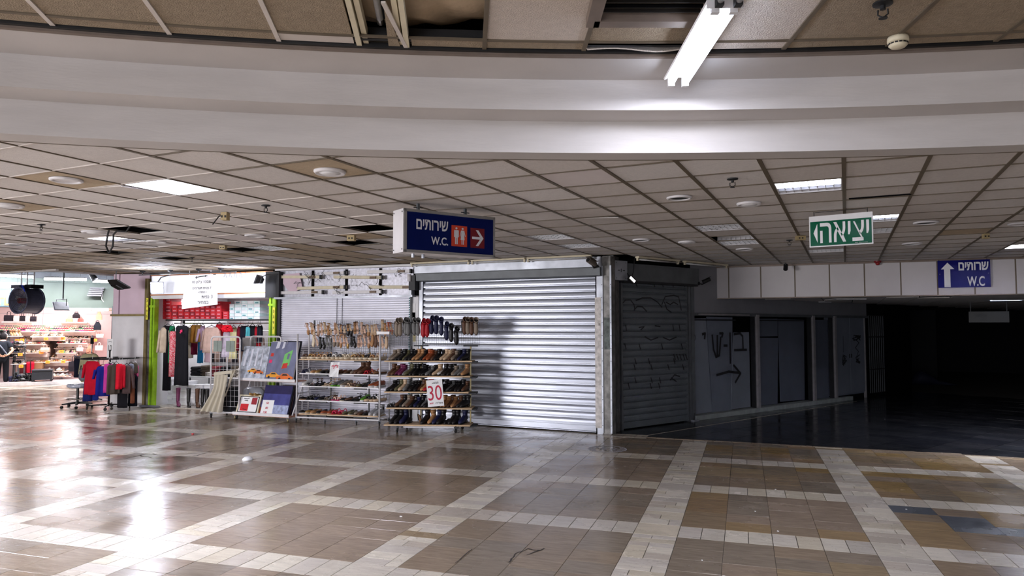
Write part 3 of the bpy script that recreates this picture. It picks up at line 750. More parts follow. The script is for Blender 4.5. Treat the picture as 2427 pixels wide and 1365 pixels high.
# unit D1: graffitied shutter
PD1 = PD; gq = D0 + DD * 2.06
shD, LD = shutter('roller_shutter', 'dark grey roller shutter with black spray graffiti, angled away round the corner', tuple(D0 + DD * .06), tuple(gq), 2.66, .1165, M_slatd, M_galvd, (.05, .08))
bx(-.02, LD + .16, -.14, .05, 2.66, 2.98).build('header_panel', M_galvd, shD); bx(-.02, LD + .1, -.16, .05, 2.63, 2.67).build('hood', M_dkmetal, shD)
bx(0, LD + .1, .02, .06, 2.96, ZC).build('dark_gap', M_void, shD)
def sh_local(u, v): p = PD.pt(u, v); return ((p.to_2d() - D0).dot(DD) - .06, p.z)
gl = [[(1468, 707), (1472, 738)], [(1470, 722), (1480, 711), (1492, 711), (1500, 722), (1502, 735)], [(1500, 735), (1508, 726), (1520, 727), (1530, 738)],
      [(1505, 712), (1520, 706), (1540, 706), (1556, 716), (1566, 728)], [(1566, 722), (1574, 703), (1594, 700), (1606, 704), (1612, 735)], [(1572, 716), (1578, 733), (1588, 740)],
      [(1576, 716), (1586, 722), (1594, 716), (1604, 722)], [(1512, 776), (1524, 774), (1516, 782)], [(1550, 772), (1562, 774)], [(1526, 798), (1540, 806), (1556, 800)], [(1570, 800), (1584, 806), (1600, 799)]]
for x in (1480, 1592, 1607): gl.append([(x, 770), (x + 2, 783)])
for y, xs in ((668, (1504, 1546, 1566, 1590, 1617)), (815, (1478, 1512, 1565, 1612)), (850, (1502, 1534, 1594)), (864, (1468, 1500, 1540, 1580, 1615)), (895, (1502, 1540, 1560)), (908, (1486, 1538, 1558))):
    for x in xs: gl.append([(x, y), (x + 3, y + 12)])
for x in (1594, 1601, 1608, 1616, 1622): gl.append([(x, 840), (x + 4, 852)])
gl.append([(1586, 900), (1596, 888), (1608, 892)]); gl.append([(1588, 895), (1600, 904)])
tag(strokes('graffiti', [[sh_local(*q) for q in l] for l in gl], M_ink, shD, -.0265, .022), kind='stuff')
# bolt and small foot at the end of that shutter
ft = thing('shutter_foot', 'small dark metal floor lock at the foot of the graffitied shutter', 'lock', (D0.x + DD.x * 2.14 + .02, D0.y + DD.y * 2.14 - .08, 0), rzD)
bx(-.05, .1, -.08, .0, 0, .025).build('plate', M_galv, ft); MB().tube([(0, -.03, .02), (0.02, -.03, .16)], .012, 8).build('pin', M_dkmetal, ft)
# galvanised meter box and small lit floodlight
mb = PD.off(-.2); c, w, h = mb.rect(1455, 618, 1485, 664)
bxm = thing('meter_box', 'square galvanised box with keyhole slots at the top of the corner column', 'box', c, PD.rz)
bx(-w / 2, w / 2, -.02, .2, 0, h).build('body', M_galv, bxm)
for x, ww, hh in ((-.06, .05, .012), (0, .01, .06), (.07, .05, .012)): bx(x - ww / 2, x + ww / 2, -.024, -.02, h * .5 - hh / 2, h * .5 + hh / 2).build('slot', M_ink, bxm)
for x in (-w * .38, w * .38):
    for z in (h * .1, h * .9): MB().lathe([(.008, 0), (.006, .004)], 8).build('screw', M_dkmetal, bxm, (x, -.02, z), rot=(PI / 2, 0, 0))
p = PD.off(-.32).pt(1498, 662)
fl2 = thing('floodlight', 'tiny tilted floodlight with a white lens beside the galvanised meter box', 'floodlight', p, PD.rz - .5, rot=(0, math.radians(40), PD.rz - .3))
bx(-.07, .07, -.02, .03, -.045, .045).build('body', M_black_pl, fl2); bx(-.06, .06, -.03, -.02, -.025, .015).build('lens', emit('small lamp lens', (255, 240, 240), 2.0), fl2); MB().tube([(-.03, .03, .0), (-.1, .1, .06), (-.14, .2, .1)], .012, 6).build('arm', M_dkmetal, fl2)
cb = [PD.off(-.3).pt(1505, 592 + 8) + Vector((0, 0, .02)), PD.off(-.3).pt(1503, 620), PD.off(-.3).pt(1501, 645), p + Vector((0, 0, .05))]
tag(MB().tube(cb, .008, 6).build('cable', M_black_pl), 'thin black cable hanging from the ceiling to the tiny floodlight', 'cable')
# dark fluorescent battens under the ceiling edge
def batten(name, label, p0, p1, z, group=None, two=False, m=M_cream):
    p0, p1 = Vector(p0[:2]), Vector(p1[:2]); d = p1 - p0; L = d.length; rz = math.atan2(d.y, d.x)
    t = thing(name, label, 'lamp', (p0.x, p0.y, z), rz, group)
    MB().loft([[(x, y, zz) for y, zz in ((-.04, 0), (-.045, -.03), (.045, -.03), (.04, 0))] for x in (0, L)]).build('channel', m, t)
    MB().tube([(.03, 0, -.055), (L - .03, 0, -.055)], .014, 8).build('tube', M_tube_off, t, smooth=True)
    for x in (.0, L - .03): bx(x, x + .03, -.018, .018, -.08, -.03).build('lamp_holder', m, t)
    return t
PA2 = PA.off(-.22); zb = ZC - .005
for (u0, u1, lab) in ((975, 1112, 'leftmost'), (1118, 1245, 'middle'), (1250, 1402, 'rightmost')):
    a, c = PA2.pt(u0, 615), PA2.pt(u1, 610)
    batten('tube_batten', 'cream unlit tube batten on the ceiling edge above the bright shutter, %s of three' % lab, a, c, zb)
for (u0, u1, lab) in ((1510, 1608, 'nearer'), (1622, 1722, 'farther')):
    a, c = PD.off(-.42).pt(u0, 612), PD.off(-.42).pt(u1, 628)
    batten('tube_batten', 'unlit tube batten on the ceiling above the graffitied shutter, the %s of two' % lab, a, c, zb)
# bullet cameras
def bullet(name, label, p, rz, tilt, body=M_dkmetal, s=1.0):
    t = thing(name, label, 'security camera', p, rz); t.scale = (s, s, s)
    MB().tube([(0, 0, 0), (0, .09, -.04), (.02, .16, -.02)], .016, 8).build('arm', M_dkmetal, t); MB().lathe([(.04, 0), (.045, .015), (.02, .03)], 12).build('base', M_dkmetal, t, (.02, .18, -.02), rot=(PI / 2, 0, 0))
    b = MB().tube([(0, .07, 0), (0, -.12, 0)], .048, 14).build('housing', body, t, (0, 0, .04), rot=(tilt, 0, -.35), smooth=False)
    MB().tube([(0, -.12, 0), (0, -.126, 0)], .036, 12).build('lens', M_black_pl, b); MB().box(-.05, .05, -.15, .07, .045, .055).build('sun_shield', body, b)
    return t
bullet('bullet_camera', 'bullet security camera on the galvanised header of the bright shutter', PA.off(-.3).pt(1404, 628), 0, math.radians(-20), mat('bronze camera body', (96, 88, 80), rough=.4), 1.0)
bullet('bullet_camera', 'small black bullet camera at the right end of the graffitied shutter header', PD.off(-.3).pt(1672, 670), PD.rz + 1.2, math.radians(-25), M_black_pl, .8)
pc = PF.off(-.25).pt(1862, 628)
t = thing('dome_camera', 'black bullet camera hanging under the ceiling edge at the white fascia', 'security camera', pc); MB().tube([(0, 0, .09), (0, 0, -.0)], .014, 8).build('stem', M_black_pl, t); MB().tube([(0, .04, .0), (.0, -.05, -.09)], .042, 12).build('housing', M_black_pl, t)
pc = PF.off(-.05).pt(2080, 620)
t = thing('alarm_siren', 'round red alarm siren at the top of the white fascia', 'siren', pc); MB().lathe([(.06, .05), (.065, .0), (.05, -.03)], 14).build('base', mat('dark red plastic', (120, 14, 24), rough=.4), t, smooth=True); MB().sphere((0, 0, -.035), .04, 10).build('lens', mat('red lens', (150, 30, 30), rough=.15), t, smooth=True)

# ------------------------------------------------------------------ unit B: fine shutter + gutted light box
B0 = Vector((-10.93, 11.70)); B9 = Vector((-7.72, 11.885)); PB = Plane(B0, B9)
shB, LB = shutter('roller_shutter', 'pale roller shutter of very fine slats behind the rack of sandals', tuple(B0), tuple(B9), 2.42, .0455, M_slatw, M_galvd, (.02, .03), depth=.009)
for s in (.45, .49): 
    bx(LB * s, LB * s + .01, -.022, -.018, 1.9, 2.42).build('strap', M_dkmetal, shB)
sb = thing('gutted_light_box', 'gutted silver sign box full of wires and bare tube battens above the pale shutter', 'sign box', (B0.x, B0.y, 0), math.atan2((B9 - B0).y, (B9 - B0).x))
bx(-.02, LB + .05, .0, .05, 2.45, ZC - .03).build('back_panel', mat('mottled silver board', (196, 196, 208), rough=.45, metal=.35, var=.2, scale=22), sb)
bx(-.05, LB + .08, -.16, .05, 2.42, 2.46).build('bottom_rail', M_galv, sb); bx(-.05, LB + .05, -.14, .05, ZC - .06, ZC - .02).build('top_rail', M_white, sb)
bx(LB + .0, LB + .06, -.16, .0, 2.44, ZC - .25).build('end_post', M_galv, sb); bx(-.1, .06, -.14, .02, 2.44, ZC - .08).build('end_post', M_dkmetal, sb)
PBf = PB.off(-.1)
def sB(u, v=680): return (PBf.pt(u, v).to_2d() - B0).dot((B9 - B0).normalized())
def zB(u, v): return PBf.pt(u, v).z
for u in (735, 815, 896, 978): bx(sB(u) - .022, sB(u) + .022, -.03, .0, 2.46, ZC - .07).build('strut', M_void, sb)
for (u0, v0, u1, v1) in ((645, 656, 760, 656), (762, 648, 818, 646), (788, 656, 906, 657), (868, 644, 974, 642), (702, 683, 818, 680), (650, 694, 766, 692), (786, 693, 906, 691), (872, 680, 985, 680)):
    za, zc = zB(u0, v0), zB(u1, v1); xa, xc = sB(u0), sB(u1)
    g = MB().loft([[(x, y, zz + z) for y, z in ((-.04, -.033), (-.075, -.03), (-.075, .03), (-.04, .033))] for x, zz in ((xa, za), (xc, zc))]).build('tube_batten', M_cream if (u0 + v0) % 3 else M_whmet, sb)
    bx(xc - .3, xc - .16, -.1, -.075, zc - .022, zc + .022).build('ballast', mat('brown ballast', (110, 86, 62), rough=.5), g); bx(xc - .03, xc, -.115, -.04, zc - .045, zc + .04).build('end_holder', M_dkmetal, g)
rw = random.Random(9)
for k in range(14):
    x = rw.uniform(.3, LB - .2); z = rw.uniform(2.55, 2.95); pts = [(x, -.06, z)]
    for q in range(7): pts.append((pts[-1][0] + rw.uniform(-.07, .09), -.07 - rw.uniform(0, .06), min(3.0, max(2.5, pts[-1][2] + rw.uniform(-.09, .08)))))
    MB().tube(pts, .0045, 5).build('wire', M_dkmetal if k % 2 else M_galvd, sb)
MB().prism([(0, 0), (.42, .02), (.5, -.3), (.2, -.42), (0, -.2)], -.004, .004, 0, Matrix(((1, 0, 0, .1), (0, 0, -1, -.05), (0, 1, 0, 2.95), (0, 0, 0, 1)))).build('torn_panel', M_lilac, sb)

# ------------------------------------------------------------------ unit C: the little shop
C0 = Vector((-14.50, 11.40)); C9 = Vector((-11.02, 11.69)); rzC, LC = frame_at(C0, C9); PC = Plane(C0, C9)
def sC(u, v=760, off=0.0): return (PC.off(off).pt(u, v).to_2d() - C0).dot((C9 - C0).normalized())
shop = struct(thing('wall_shop', None, None, (C0.x, C0.y, 0), rzC))
bx(0, LC, 2.4, 2.5, 0, 3.0).build('back_wall', mat('grey shop back wall', (140, 136, 138), rough=.6, var=.15), shop); bx(-.06, 0, 0, 2.5, 0, 3.0).build('side_wall', M_white, shop); bx(LC + .02, LC + .1, 0.1, 2.5, 0, 3.0).build('side_wall', M_white, shop)
bx(-.06, LC + .1, .1, 2.5, 2.56, 2.6).build('shop_ceiling', M_white, shop)
bx(0, LC, 0, 2.4, 0, .015).build('shop_floor', M_trav[1], shop)
pa = PC.rect(362, 655, 508, 703); 
hd = thing('header_sign', 'washed-out white header of the small clothes shop, floodlight glare added as glow', 'sign', (C0.x, C0.y, 0), rzC)
for x0, x1 in ((.05, sC(510)), (sC(516), LC - .1)): bx(x0, x1, -.08, .02, 2.58, 3.0).build('sign_panel', emit('sign panel with added glow', (236, 240, 255), .22), hd)  # emission adds the floodlight glare to panels that are no lamps
for z in (2.55, 3.0): bx(.02, LC - .05, -.09, .02, z, z + .03).build('frame_bar', mat('copper trim', (206, 140, 100), rough=.4, metal=.3), hd)
bx(sC(510), sC(516), -.09, .02, 2.58, 3.0).build('frame_bar', M_dkmetal, hd); bx(.1, LC - .2, -.1, .0, 2.47, 2.55).build('shutter_housing', M_white, hd)
strokes('sketch', [[(.12 + k * .06, 2.62), (.15 + k * .06, 2.85)] for k in range(4)], mat('blue grey print', (110, 130, 160), rough=.6), hd, -.083, .018)
for zx in range(5): MB().tube([(LC - 1.35 + zx * .14, -.1, 2.93), (LC - 1.3 + zx * .14, -.12, 3.02), (LC - 1.27 + zx * .14, -.1, 2.9)], .006, 5).build('wire', M_galvd, hd)
# hand written poster
pp = PC.off(-.25); c, w, h = pp.rect(432, 652, 516, 732)
ps = thing('paper_poster', 'large white handwritten poster hanging crooked over the shop entrance', 'poster', c, rzC)
MB().prism([(-w / 2, 0), (w / 2, .09), (w * .47, h), (-w * .42, h - .02)], -.004, .004, 0, Matrix(((1, 0, 0, 0), (0, 0, -1, 0), (0, 1, 0, 0), (0, 0, 0, 1)))).build('sheet', M_paper, ps)
hw_ink = mat('grey ink', (60, 62, 72), rough=.7)
letters('heading', '10 ץ7ב 1328', hw_ink, ps, -.22, -.006, h * .74, .52, .07, .0)
letters('line', 'םימילשת תיוגפ 7', hw_ink, ps, -.2, -.006, h * .58, .52, .055, .0)
letters('line', '• חמט •', hw_ink, ps, -.05, -.006, h * .46, .24, .045, .0)
letters('line', 'תויפכ  3', hw_ink, ps, .06, -.006, h * .31, .3, .07, .0)
letters('line', 'ריחמב', hw_ink, ps, -.05, -.006, h * .15, .3, .06, .0)
for x in (-w * .3, w * .3): MB().tube([(x, 0, h * .98), (x, .0, ZC - c.z)], .004, 5).build('string', M_paper, ps)
strokes('clip', [[(-.12, h * .93), (.0, h * .955), (.2, h * .975)], [(-.1, h * .9), (-.1, h * .96)], [(.15, h * .95), (.15, h * .99)]], M_ink, ps, -.007, .018)
# green frames at both sides
M_yel = mat('yellow sticker', (240, 232, 70), rough=.6)
for k, (s, lab, num) in enumerate(((-.0, 'left', '3395'), (LC - .16, 'right', '3397'))):
    g = thing('shop_door_frame', 'lime green steel door post on the %s side of the small clothes shop' % lab, 'door post', (C0.x + math.cos(rzC) * s, C0.y + math.sin(rzC) * s, 0), rzC)
    bx(.0, .05, -.06, .06, 0, 2.5).build('post', M_green, g); bx(.055, .09, -.04, .06, 0, 2.5).build('post', M_greend, g); bx(.095, .125, -.06, .06, 0, 2.5).build('post', M_green, g)
    bx(-.02, .15, -.07, -.05, 2.28, 2.33).build('crossbar', M_green, g)
    if k == 0: bx(-.17, -.1, -.07, .04, 0, 2.95).build('bronze_strip', M_brass, g); bx(-.1, -.03, -.03, .05, 0, 2.2).build('steel_sheet', M_rust, g); st = bx(-.11, -.05, -.08, -.075, 2.0, 2.5).build('number_sticker', M_yel, g); ox, oz = -.08, 2.44
    else: bx(.13, .2, -.1, -.02, 0, 2.45).build('post', M_green, g); bx(.2, .28, -.05, .1, 0, 2.42).build('side_post', M_dkmetal, g); st = bx(.135, .195, -.11, -.1, 1.68, 2.25).build('number_sticker', M_yel, g); ox, oz = .165, 2.17
    for q, ch in enumerate(num): letters('digit', ch, M_ink, st, ox - .018, -.115 if k else -.083, oz - q * .12 - .03, .034, .055, .0)
dk = thing('dark_pilaster', 'dark steel bracket box at the top right corner of the small clothes shop', 'bracket', (C9.x, C9.y, 0), rzC); bx(-.22, .02, -.12, .1, 2.46, 3.02).build('box', M_dkmetal, dk)
mt = thing('door_mat', 'flat grey mat roll at the foot of the left lime green post', 'mat', (C0.x + .1, C0.y - .1, 0), rzC); MB().loft([[(x, .06 * math.cos(a) * s, .03 + .028 * math.sin(a) * s) for a in [2 * PI * k / 10 for k in range(10)]] for x, s in ((-.28, .5), (-.2, 1), (.2, 1), (.3, .6))]).build('roll', mat('grey felt', (96, 96, 104), rough=.9), mt, smooth=True)
# white pillar
pr = struct(thing('wall_pillar', None, None, (PIL.x, PIL.y, 0), math.atan2((C0 - PIL).y, (C0 - PIL).x)))
Lp = (C0 - PIL).length - .12
bx(0, Lp, 0, 1.2, 0, 2.1).build('lower_cladding', M_offw, pr); bx(.0, .14, .01, .8, 2.1, ZC - .02).build('upper_cladding', M_lilac, pr); bx(.16, Lp, .03, .8, 2.1, ZC - .02).build('upper_cladding', M_lilac, pr); bx(-.03, Lp + .02, -.04, .02, 2.08, 2.13).build('moulding', M_brass, pr)
PP = Plane(PIL, C0)
# metal track above pillar with hanging cables
# floodlights on the small shop
def flood(name, label, p, rz, tilt, w=.34, h=.26, lens=None, body=M_black_pl, arm=None):
    t = thing(name, label, 'floodlight', p, 0)
    b = MB().loft([[(-w / 2, 0, -h / 2), (w / 2, 0, -h / 2), (w / 2, 0, h / 2), (-w / 2, 0, h / 2)], [(-w / 2, .03, -h / 2), (w / 2, .03, -h / 2), (w / 2, .03, h / 2), (-w / 2, .03, h / 2)], [(-w * .3, .09, -h * .3), (w * .3, .09, -h * .3), (w * .3, .09, h * .3), (-w * .3, .09, h * .3)]]).build('housing', body, t, rot=(tilt, 0, rz))
    MB().box(-w * .44, w * .44, -.006, .0, -h * .42, h * .42).build('lens', lens or M_galv, b)
    for k in range(7): bx(-w * .28 + k * w * .09, -w * .28 + k * w * .09 + .008, .05, .11, -h * .28, h * .28).build('cooling_fin', body, b)
    if arm: MB().tube(arm, .012, 6).build('bracket', M_galvd, t)
    return t
p = PC.off(-.45).pt(610, 662)
flood('floodlight', 'black floodlight with ribbed back at the right end of the shop header', p, rzC - 1.2, math.radians(-20), .3, .2, M_galv, mat('grey floodlight body', (70, 72, 78), rough=.4), [(.0, 0, .0), (.15, .1, .1), (.25, .3, .12)])
p = PC.off(-.7).pt(283, 672)
flood('floodlight', 'black floodlight seen from below in front of the pink pillar top', p, rzC + 2.9, math.radians(-62), .42, .34, M_dkmetal, M_black_pl, [(-.12, 0, .05), (-.15, .02, .25), (-.15, .05, .36)])
pl = PC.off(-.4).pt(372, 682)
flood('floodlight', 'blazing white floodlight at the left end of the shop header', pl, rzC + .5, math.radians(10), .28, .26, emit('blazing lens', (225, 232, 255), 14), M_galv, [(0, 0, .1), (0, .1, .24), (0, .3, .3)])
area('flood_light', pl + Vector((.02, -.12, 0)), Vector((-8.5, 5.0, 0.2)), .24, 18, (.8, .84, 1))
area('shop_flood_light', PC.off(-.6).pt(598, 668), PC.off(.3).pt(500, 700), .25, 12, COOL)
area('shop_fill_light', PC.off(1.1).pt(480, 690).to_2d().to_3d() + Vector((0, 0, 2.5)), PC.off(1.0).pt(480, 690).to_2d().to_3d(), 2.6, 26, (.95, .97, 1), .5)  # unseen fill light added to brighten the small shop interior
LAMPS['flood'] = pl
# rail with little holders above header
rl = PC.off(-.5); a, c = rl.pt(330, 640), rl.pt(560, 640)
rt = thing('lamp_rail', 'thin grey rail with clip lamps under the ceiling in front of the small shop', 'rail', (a.x, a.y, ZC - .09), rzC)
MB().tube([(0, 0, 0), ((c - a).to_2d().length, 0, 0)], .012, 6).build('tube', M_galvd, rt)
for x in (.1, .9, 1.7, 2.3): MB().tube([(x, 0, .09), (x, 0, 0)], .01, 6).build('hanger', M_galvd, rt); MB().lathe([(.06, .09), (.06, .07), (.02, .05)], 10).build('cap', M_dkmetal, rt, (x, 0, 0))

# ------------------------------------------------------------------ HANGING SIGNS
sg0, sg1 = Vector((-3.9, 5.83)), Vector((-3.37, 6.76)); PS = Plane(sg0, sg1)
M_navy = mat('navy sign face', (4, 18, 78), rough=.4, var=.04, spec=.12); M_letter = mat('pale lettering', (206, 206, 212), rough=.6, var=.02)
zb_, zt_ = 2.575, 3.005; LS = (sg1 - sg0).length; rzS = math.atan2((sg1 - sg0).y, (sg1 - sg0).x)
wc = thing('restroom_sign', 'blue hanging light-box sign in Hebrew and W.C. with figures and an arrow', 'sign', (sg0.x, sg0.y, zb_), rzS)
HS = zt_ - zb_
fr = bx(0, LS, 0.0, .22, 0, HS).build('box', M_offw, wc)
bx(.035, LS - .02, -.006, .0, .028, HS - .028).build('face', M_navy, wc)
for a in ((0, .03, 0, HS), (LS - .02, LS, 0, HS), (0, LS, 0, .025), (0, LS, HS - .025, HS)): bx(a[0], a[1], -.016, .0, a[2], a[3]).build('frame_edge', mat('grey aluminium', (150, 148, 146), rough=.4, metal=.4), wc)
bx(-.004, 0, .0, .22, .0, HS).build('side_panel', M_offw, wc)
for y in (.02, .2):
    for z in (.03, HS - .03): bx(-.008, -.004, y - .006, y + .006, z - .006, z + .006).build('screw', M_dkmetal, wc)
def fs(u, v): p = PS.pt(u, v); return (p.to_2d() - sg0).dot((sg1 - sg0).normalized()), p.z - zb_
(x0, z1), (x1, z0) = fs(986, 519), fs(1061, 549); letters('lettering', 'םיתוריש', M_letter, wc, x0, -.009, fs(1022, 546)[1], x1 - x0, fs(1022, 522)[1] - fs(1022, 546)[1], .02)
(x0, _), (x1, _) = fs(1021, 560), fs(1061, 582); zz = fs(1040, 581)[1]; letters('lettering', 'W.C.', M_letter, wc, x0, -.009, zz, x1 - x0, fs(1040, 562)[1] - zz, .02)
xa, zaa = fs(1069, 583); xb, zbb = fs(1106, 537)
sq = bx(xa, xb, -.0095, -.006, zaa, zbb).build('pictogram_square', mat('orange red square', (196, 62, 36), rough=.45), wc)
xc_, zc_ = (xa + xb) / 2, (zaa + zbb) / 2; wS, hS = xb - xa, zbb - zaa
fg = MB(); Y = -.0125
def quad(pts, b=fg): b.add([(x, Y, z) for x, z in pts], [tuple(range(len(pts)))])
for sx_, dress in ((xa + wS * .30, 0), (xa + wS * .70, 1)):
    quad([(sx_ + wS * .065 * math.cos(a), zaa + hS * .86 + hS * .05 * math.sin(a)) for a in [2 * PI * k / 12 for k in range(12)]])
    if not dress:
        quad([(sx_ - wS * .15, zaa + hS * .76), (sx_ - wS * .15, zaa + hS * .44), (sx_ - wS * .10, zaa + hS * .44), (sx_ - wS * .1, zaa + hS * .76)]); quad([(sx_ + wS * .1, zaa + hS * .76), (sx_ + wS * .1, zaa + hS * .44), (sx_ + wS * .15, zaa + hS * .44), (sx_ + wS * .15, zaa + hS * .76)])
        quad([(sx_ - wS * .13, zaa + hS * .78), (sx_ - wS * .09, zaa + hS * .4), (sx_ + wS * .09, zaa + hS * .4), (sx_ + wS * .13, zaa + hS * .78)])
        for q in (-1, 1): quad([(sx_ + q * wS * .05 - wS * .035, zaa + hS * .1), (sx_ + q * wS * .05 + wS * .035, zaa + hS * .1), (sx_ + q * wS * .05 + wS * .035, zaa + hS * .42), (sx_ + q * wS * .05 - wS * .035, zaa + hS * .42)])
    else:
        quad([(sx_ - wS * .07, zaa + hS * .78), (sx_ - wS * .13, zaa + hS * .32), (sx_ + wS * .13, zaa + hS * .32), (sx_ + wS * .07, zaa + hS * .78)])
        for q in (-1, 1): quad([(sx_ + q * wS * .045 - wS * .025, zaa + hS * .1), (sx_ + q * wS * .045 + wS * .025, zaa + hS * .1), (sx_ + q * wS * .045 + wS * .025, zaa + hS * .34), (sx_ + q * wS * .045 - wS * .025, zaa + hS * .34)]); quad([(sx_ + q * wS * .06, zaa + hS * .77), (sx_ + q * wS * .16, zaa + hS * .47), (sx_ + q * wS * .19, zaa + hS * .5), (sx_ + q * wS * .1, zaa + hS * .78)])
fg.build('figures', M_letter, sq)
xa, zaa = fs(1114, 587); xb, zbb = fs(1147, 543); wS, hS = xb - xa, zbb - zaa
sq = bx(xa, xb, -.0095, -.006, zaa, zbb).build('arrow_square', mat('dark red square', (110, 8, 24), rough=.45), wc)
ar = MB(); quad([(xa + wS * .1, zaa + hS * .44), (xa + wS * .7, zaa + hS * .44), (xa + wS * .7, zaa + hS * .56), (xa + wS * .1, zaa + hS * .56)], ar)
quad([(xa + wS * .36, zaa + hS * .9), (xa + wS * .55, zaa + hS * .9), (xa + wS * .92, zaa + hS * .5), (xa + wS * .72, zaa + hS * .5)], ar); quad([(xa + wS * .36, zaa + hS * .1), (xa + wS * .55, zaa + hS * .1), (xa + wS * .92, zaa + hS * .5), (xa + wS * .72, zaa + hS * .5)], ar)
ar.build('arrow', M_letter, sq)
for s in (.2, .72): bx(LS * s - .012, LS * s + .012, .09, .12, HS, ZC - zb_).build('hanger', M_galvd, wc); bx(LS * s - .05, LS * s + .05, .1, .11, HS + .035, HS + .043).build('hanger_clip', M_dkmetal, wc)
for u in (982, 1006): MB().tube([(fs(u + 8, 600)[0], .1, 0), (fs(u + 8, 600)[0], .1, -.04)], .016, 8).build('socket', M_galv, wc)
# exit sign
ex = Plane((-.33, 8.33), (.27, 8.21)); e0 = ex.pt(1918, 549); e1 = ex.pt(2069, 540)
LE = (e1 - e0).to_2d().length; zE0, zE1 = 2.70, 3.035; rzE = ex.rz
es = thing('exit_sign', 'green and white hanging exit sign with Hebrew lettering and a left arrowhead', 'sign', (e0.x, e0.y, zE0), rzE, rot=(0, 0, rzE))
M_exg = mat('exit green', (6, 88, 62), rough=.2, var=.03, spec=.2); HE = zE1 - zE0
bx(0, LE, 0, .02, 0, HE).build('board', M_white, es); bx(.012, LE - .012, -.004, 0, .012, HE - .06).build('green_field', M_exg, es)
def fe(u, v): p = ex.pt(u, v); return (p.to_2d() - e0.to_2d()).dot(Vector((math.cos(rzE), math.sin(rzE)))), p.z - zE0
x0 = fe(1944, 550)[0]; x1 = fe(2060, 540)[0]
letters('lettering', 'האיצי', M_white, es, x0, -.006, .04, x1 - x0, HE - .12, .012)
MB().add([(.045, -.006, .15), (.085, -.006, .045), (.085, -.006, .25)], [(0, 1, 2)]).build('arrowhead', M_white, es)
letters('small_print', 'MC Electronic', M_letter, es, LE - .17, -.006, .018, .12, .01, .0)
for s in (.08, .92): MB().tube([(LE * s, .01, HE), (LE * s, .01, ZC - zE0)], .004, 6).build('wire_hook', M_dkmetal, es)
MB().tube([(LE * s2, .01, HE + .045 * q) for s2, q in ((.1, .9), (.9, .9))], .003, 5).build('cord', M_dkmetal, es)
# second restroom sign on the fascia
sx0, sx1 = sF(2222), sF(2346); PFs = PF
s2 = thing('restroom_sign', 'dark blue W.C sign with a white up arrow on the white fascia', 'sign', tuple(F0 + (F1 - F0).normalized() * sx0) + (2.555,), rzF); W2, H2 = sx1 - sx0, .5
M_blue2 = mat('royal blue sign', (8, 10, 100), rough=.4, var=.03, spec=.12)
bx(0, W2, -.06, -.04, 0, H2).build('board', M_blue2, s2)
letters('lettering', 'םיתורש', M_white, s2, W2 * .40, -.062, H2 * .62, W2 * .57, H2 * .3, .03); letters('lettering', 'W.C', M_white, s2, W2 * .56, -.062, H2 * .04, W2 * .33, H2 * .36, .02)
MB().add([(x * W2, -.062, z * H2) for x, z in ((.12, .02), (.24, .02), (.24, .68), (.32, .68), (.19, .92), (.06, .68), (.12, .68))], [tuple(range(7))]).build('arrow', M_white, s2)
for x in (.03, W2 - .03): MB().lathe([(.008, 0), (.004, .006)], 8).build('screw', M_galv, s2, (x, -.062, H2 * .5), rot=(PI / 2, 0, 0))
for x in (.02, W2 - .05): bx(x, x + .01, -.04, .0, H2 * .2, H2 + .02).build('spacer', M_dkmetal, s2)

# ------------------------------------------------------------------ CEILING FITTINGS
def cell_c(key): return Vector((GX0 + (key[0] + .5) * GW, GY0 + (key[1] + .5) * GH))
inv = {v: k for k, v in fix.items()}
def louvre(key, label, on=0, rows=4, cols=4, m=None, half=False, e=40):
    c = cell_c(inv[key]); w, h = GW - .03, GH - .03
    t = thing('louvre_light', label, 'ceiling light', (c.x, c.y, ZC + .0))
    m = m or (mat('white louvre', (222, 224, 230), rough=.35))
    MB().box(-w / 2, w / 2, -h / 2, h / 2, .09, .1).box(-w / 2, -w / 2 + .01, -h / 2, h / 2, 0, .1).box(w / 2 - .01, w / 2, -h / 2, h / 2, 0, .1).box(-w / 2, w / 2, -h / 2, -h / 2 + .01, 0, .1).box(-w / 2, w / 2, h / 2 - .01, h / 2, 0, .1).build('housing', M_white if on else M_offw, t)
    for k in range(1, rows): bx(-w / 2, w / 2, -h / 2 + h * k / rows - .006, -h / 2 + h * k / rows + .006, .005, .05).build('louvre_rail', m, t)
    b = MB()
    for k in range(1, cols * 2): b.box(-w / 2 + w * k / (cols * 2) - .003, -w / 2 + w * k / (cols * 2) + .003, -h / 2, h / 2, .008, .045)
    b.build('louvre_blades', m, t)
    for k in range(rows):
        y = -h / 2 + h * (k + .5) / rows; lit = on == 1 or (on == 2 and k < rows / 2)
        MB().tube([(-w / 2 + .02, y, .07), (w / 2 - .02, y, .07)], .013, 8).build('tube', emit('lit louvre tube', (226, 236, 255), 2.5) if lit else M_tube_off, t)
    if on: area('louvre_lamp', (c.x, c.y - (h * .25 if on == 2 else 0), ZC + .055), (c.x, c.y - (h * .25 if on == 2 else 0), 0), .5, e, COOL, .5 if on == 1 else .22)
    return t
louvre('a', 'brightly lit square louvre light in the left part of the ceiling', 1, e=60)
louvre('b', 'louvre light with only its near half lit, nearest one above the exit sign', 2, cols=4, e=10)
louvre('c', 'lit louvre light partly hidden behind the green exit sign', 2, e=6)
louvre('d', 'unlit louvre light just behind the lit one beside the exit sign', 0)
louvre('e', 'lit louvre light at the right edge above the blue W.C sign', 1, e=130)
louvre('f', 'unlit louvre light with pale blades, upper of two above the graffitied shutter', 0)
louvre('g', 'unlit louvre light hanging crooked beside a dark slot above the corner', 0)
louvre('h', 'unlit grid louvre light, nearer of two above the bright shutter', 0, rows=5, cols=4)
louvre('i', 'unlit grid louvre light, farther of two above the bright shutter', 0, rows=5, cols=4)
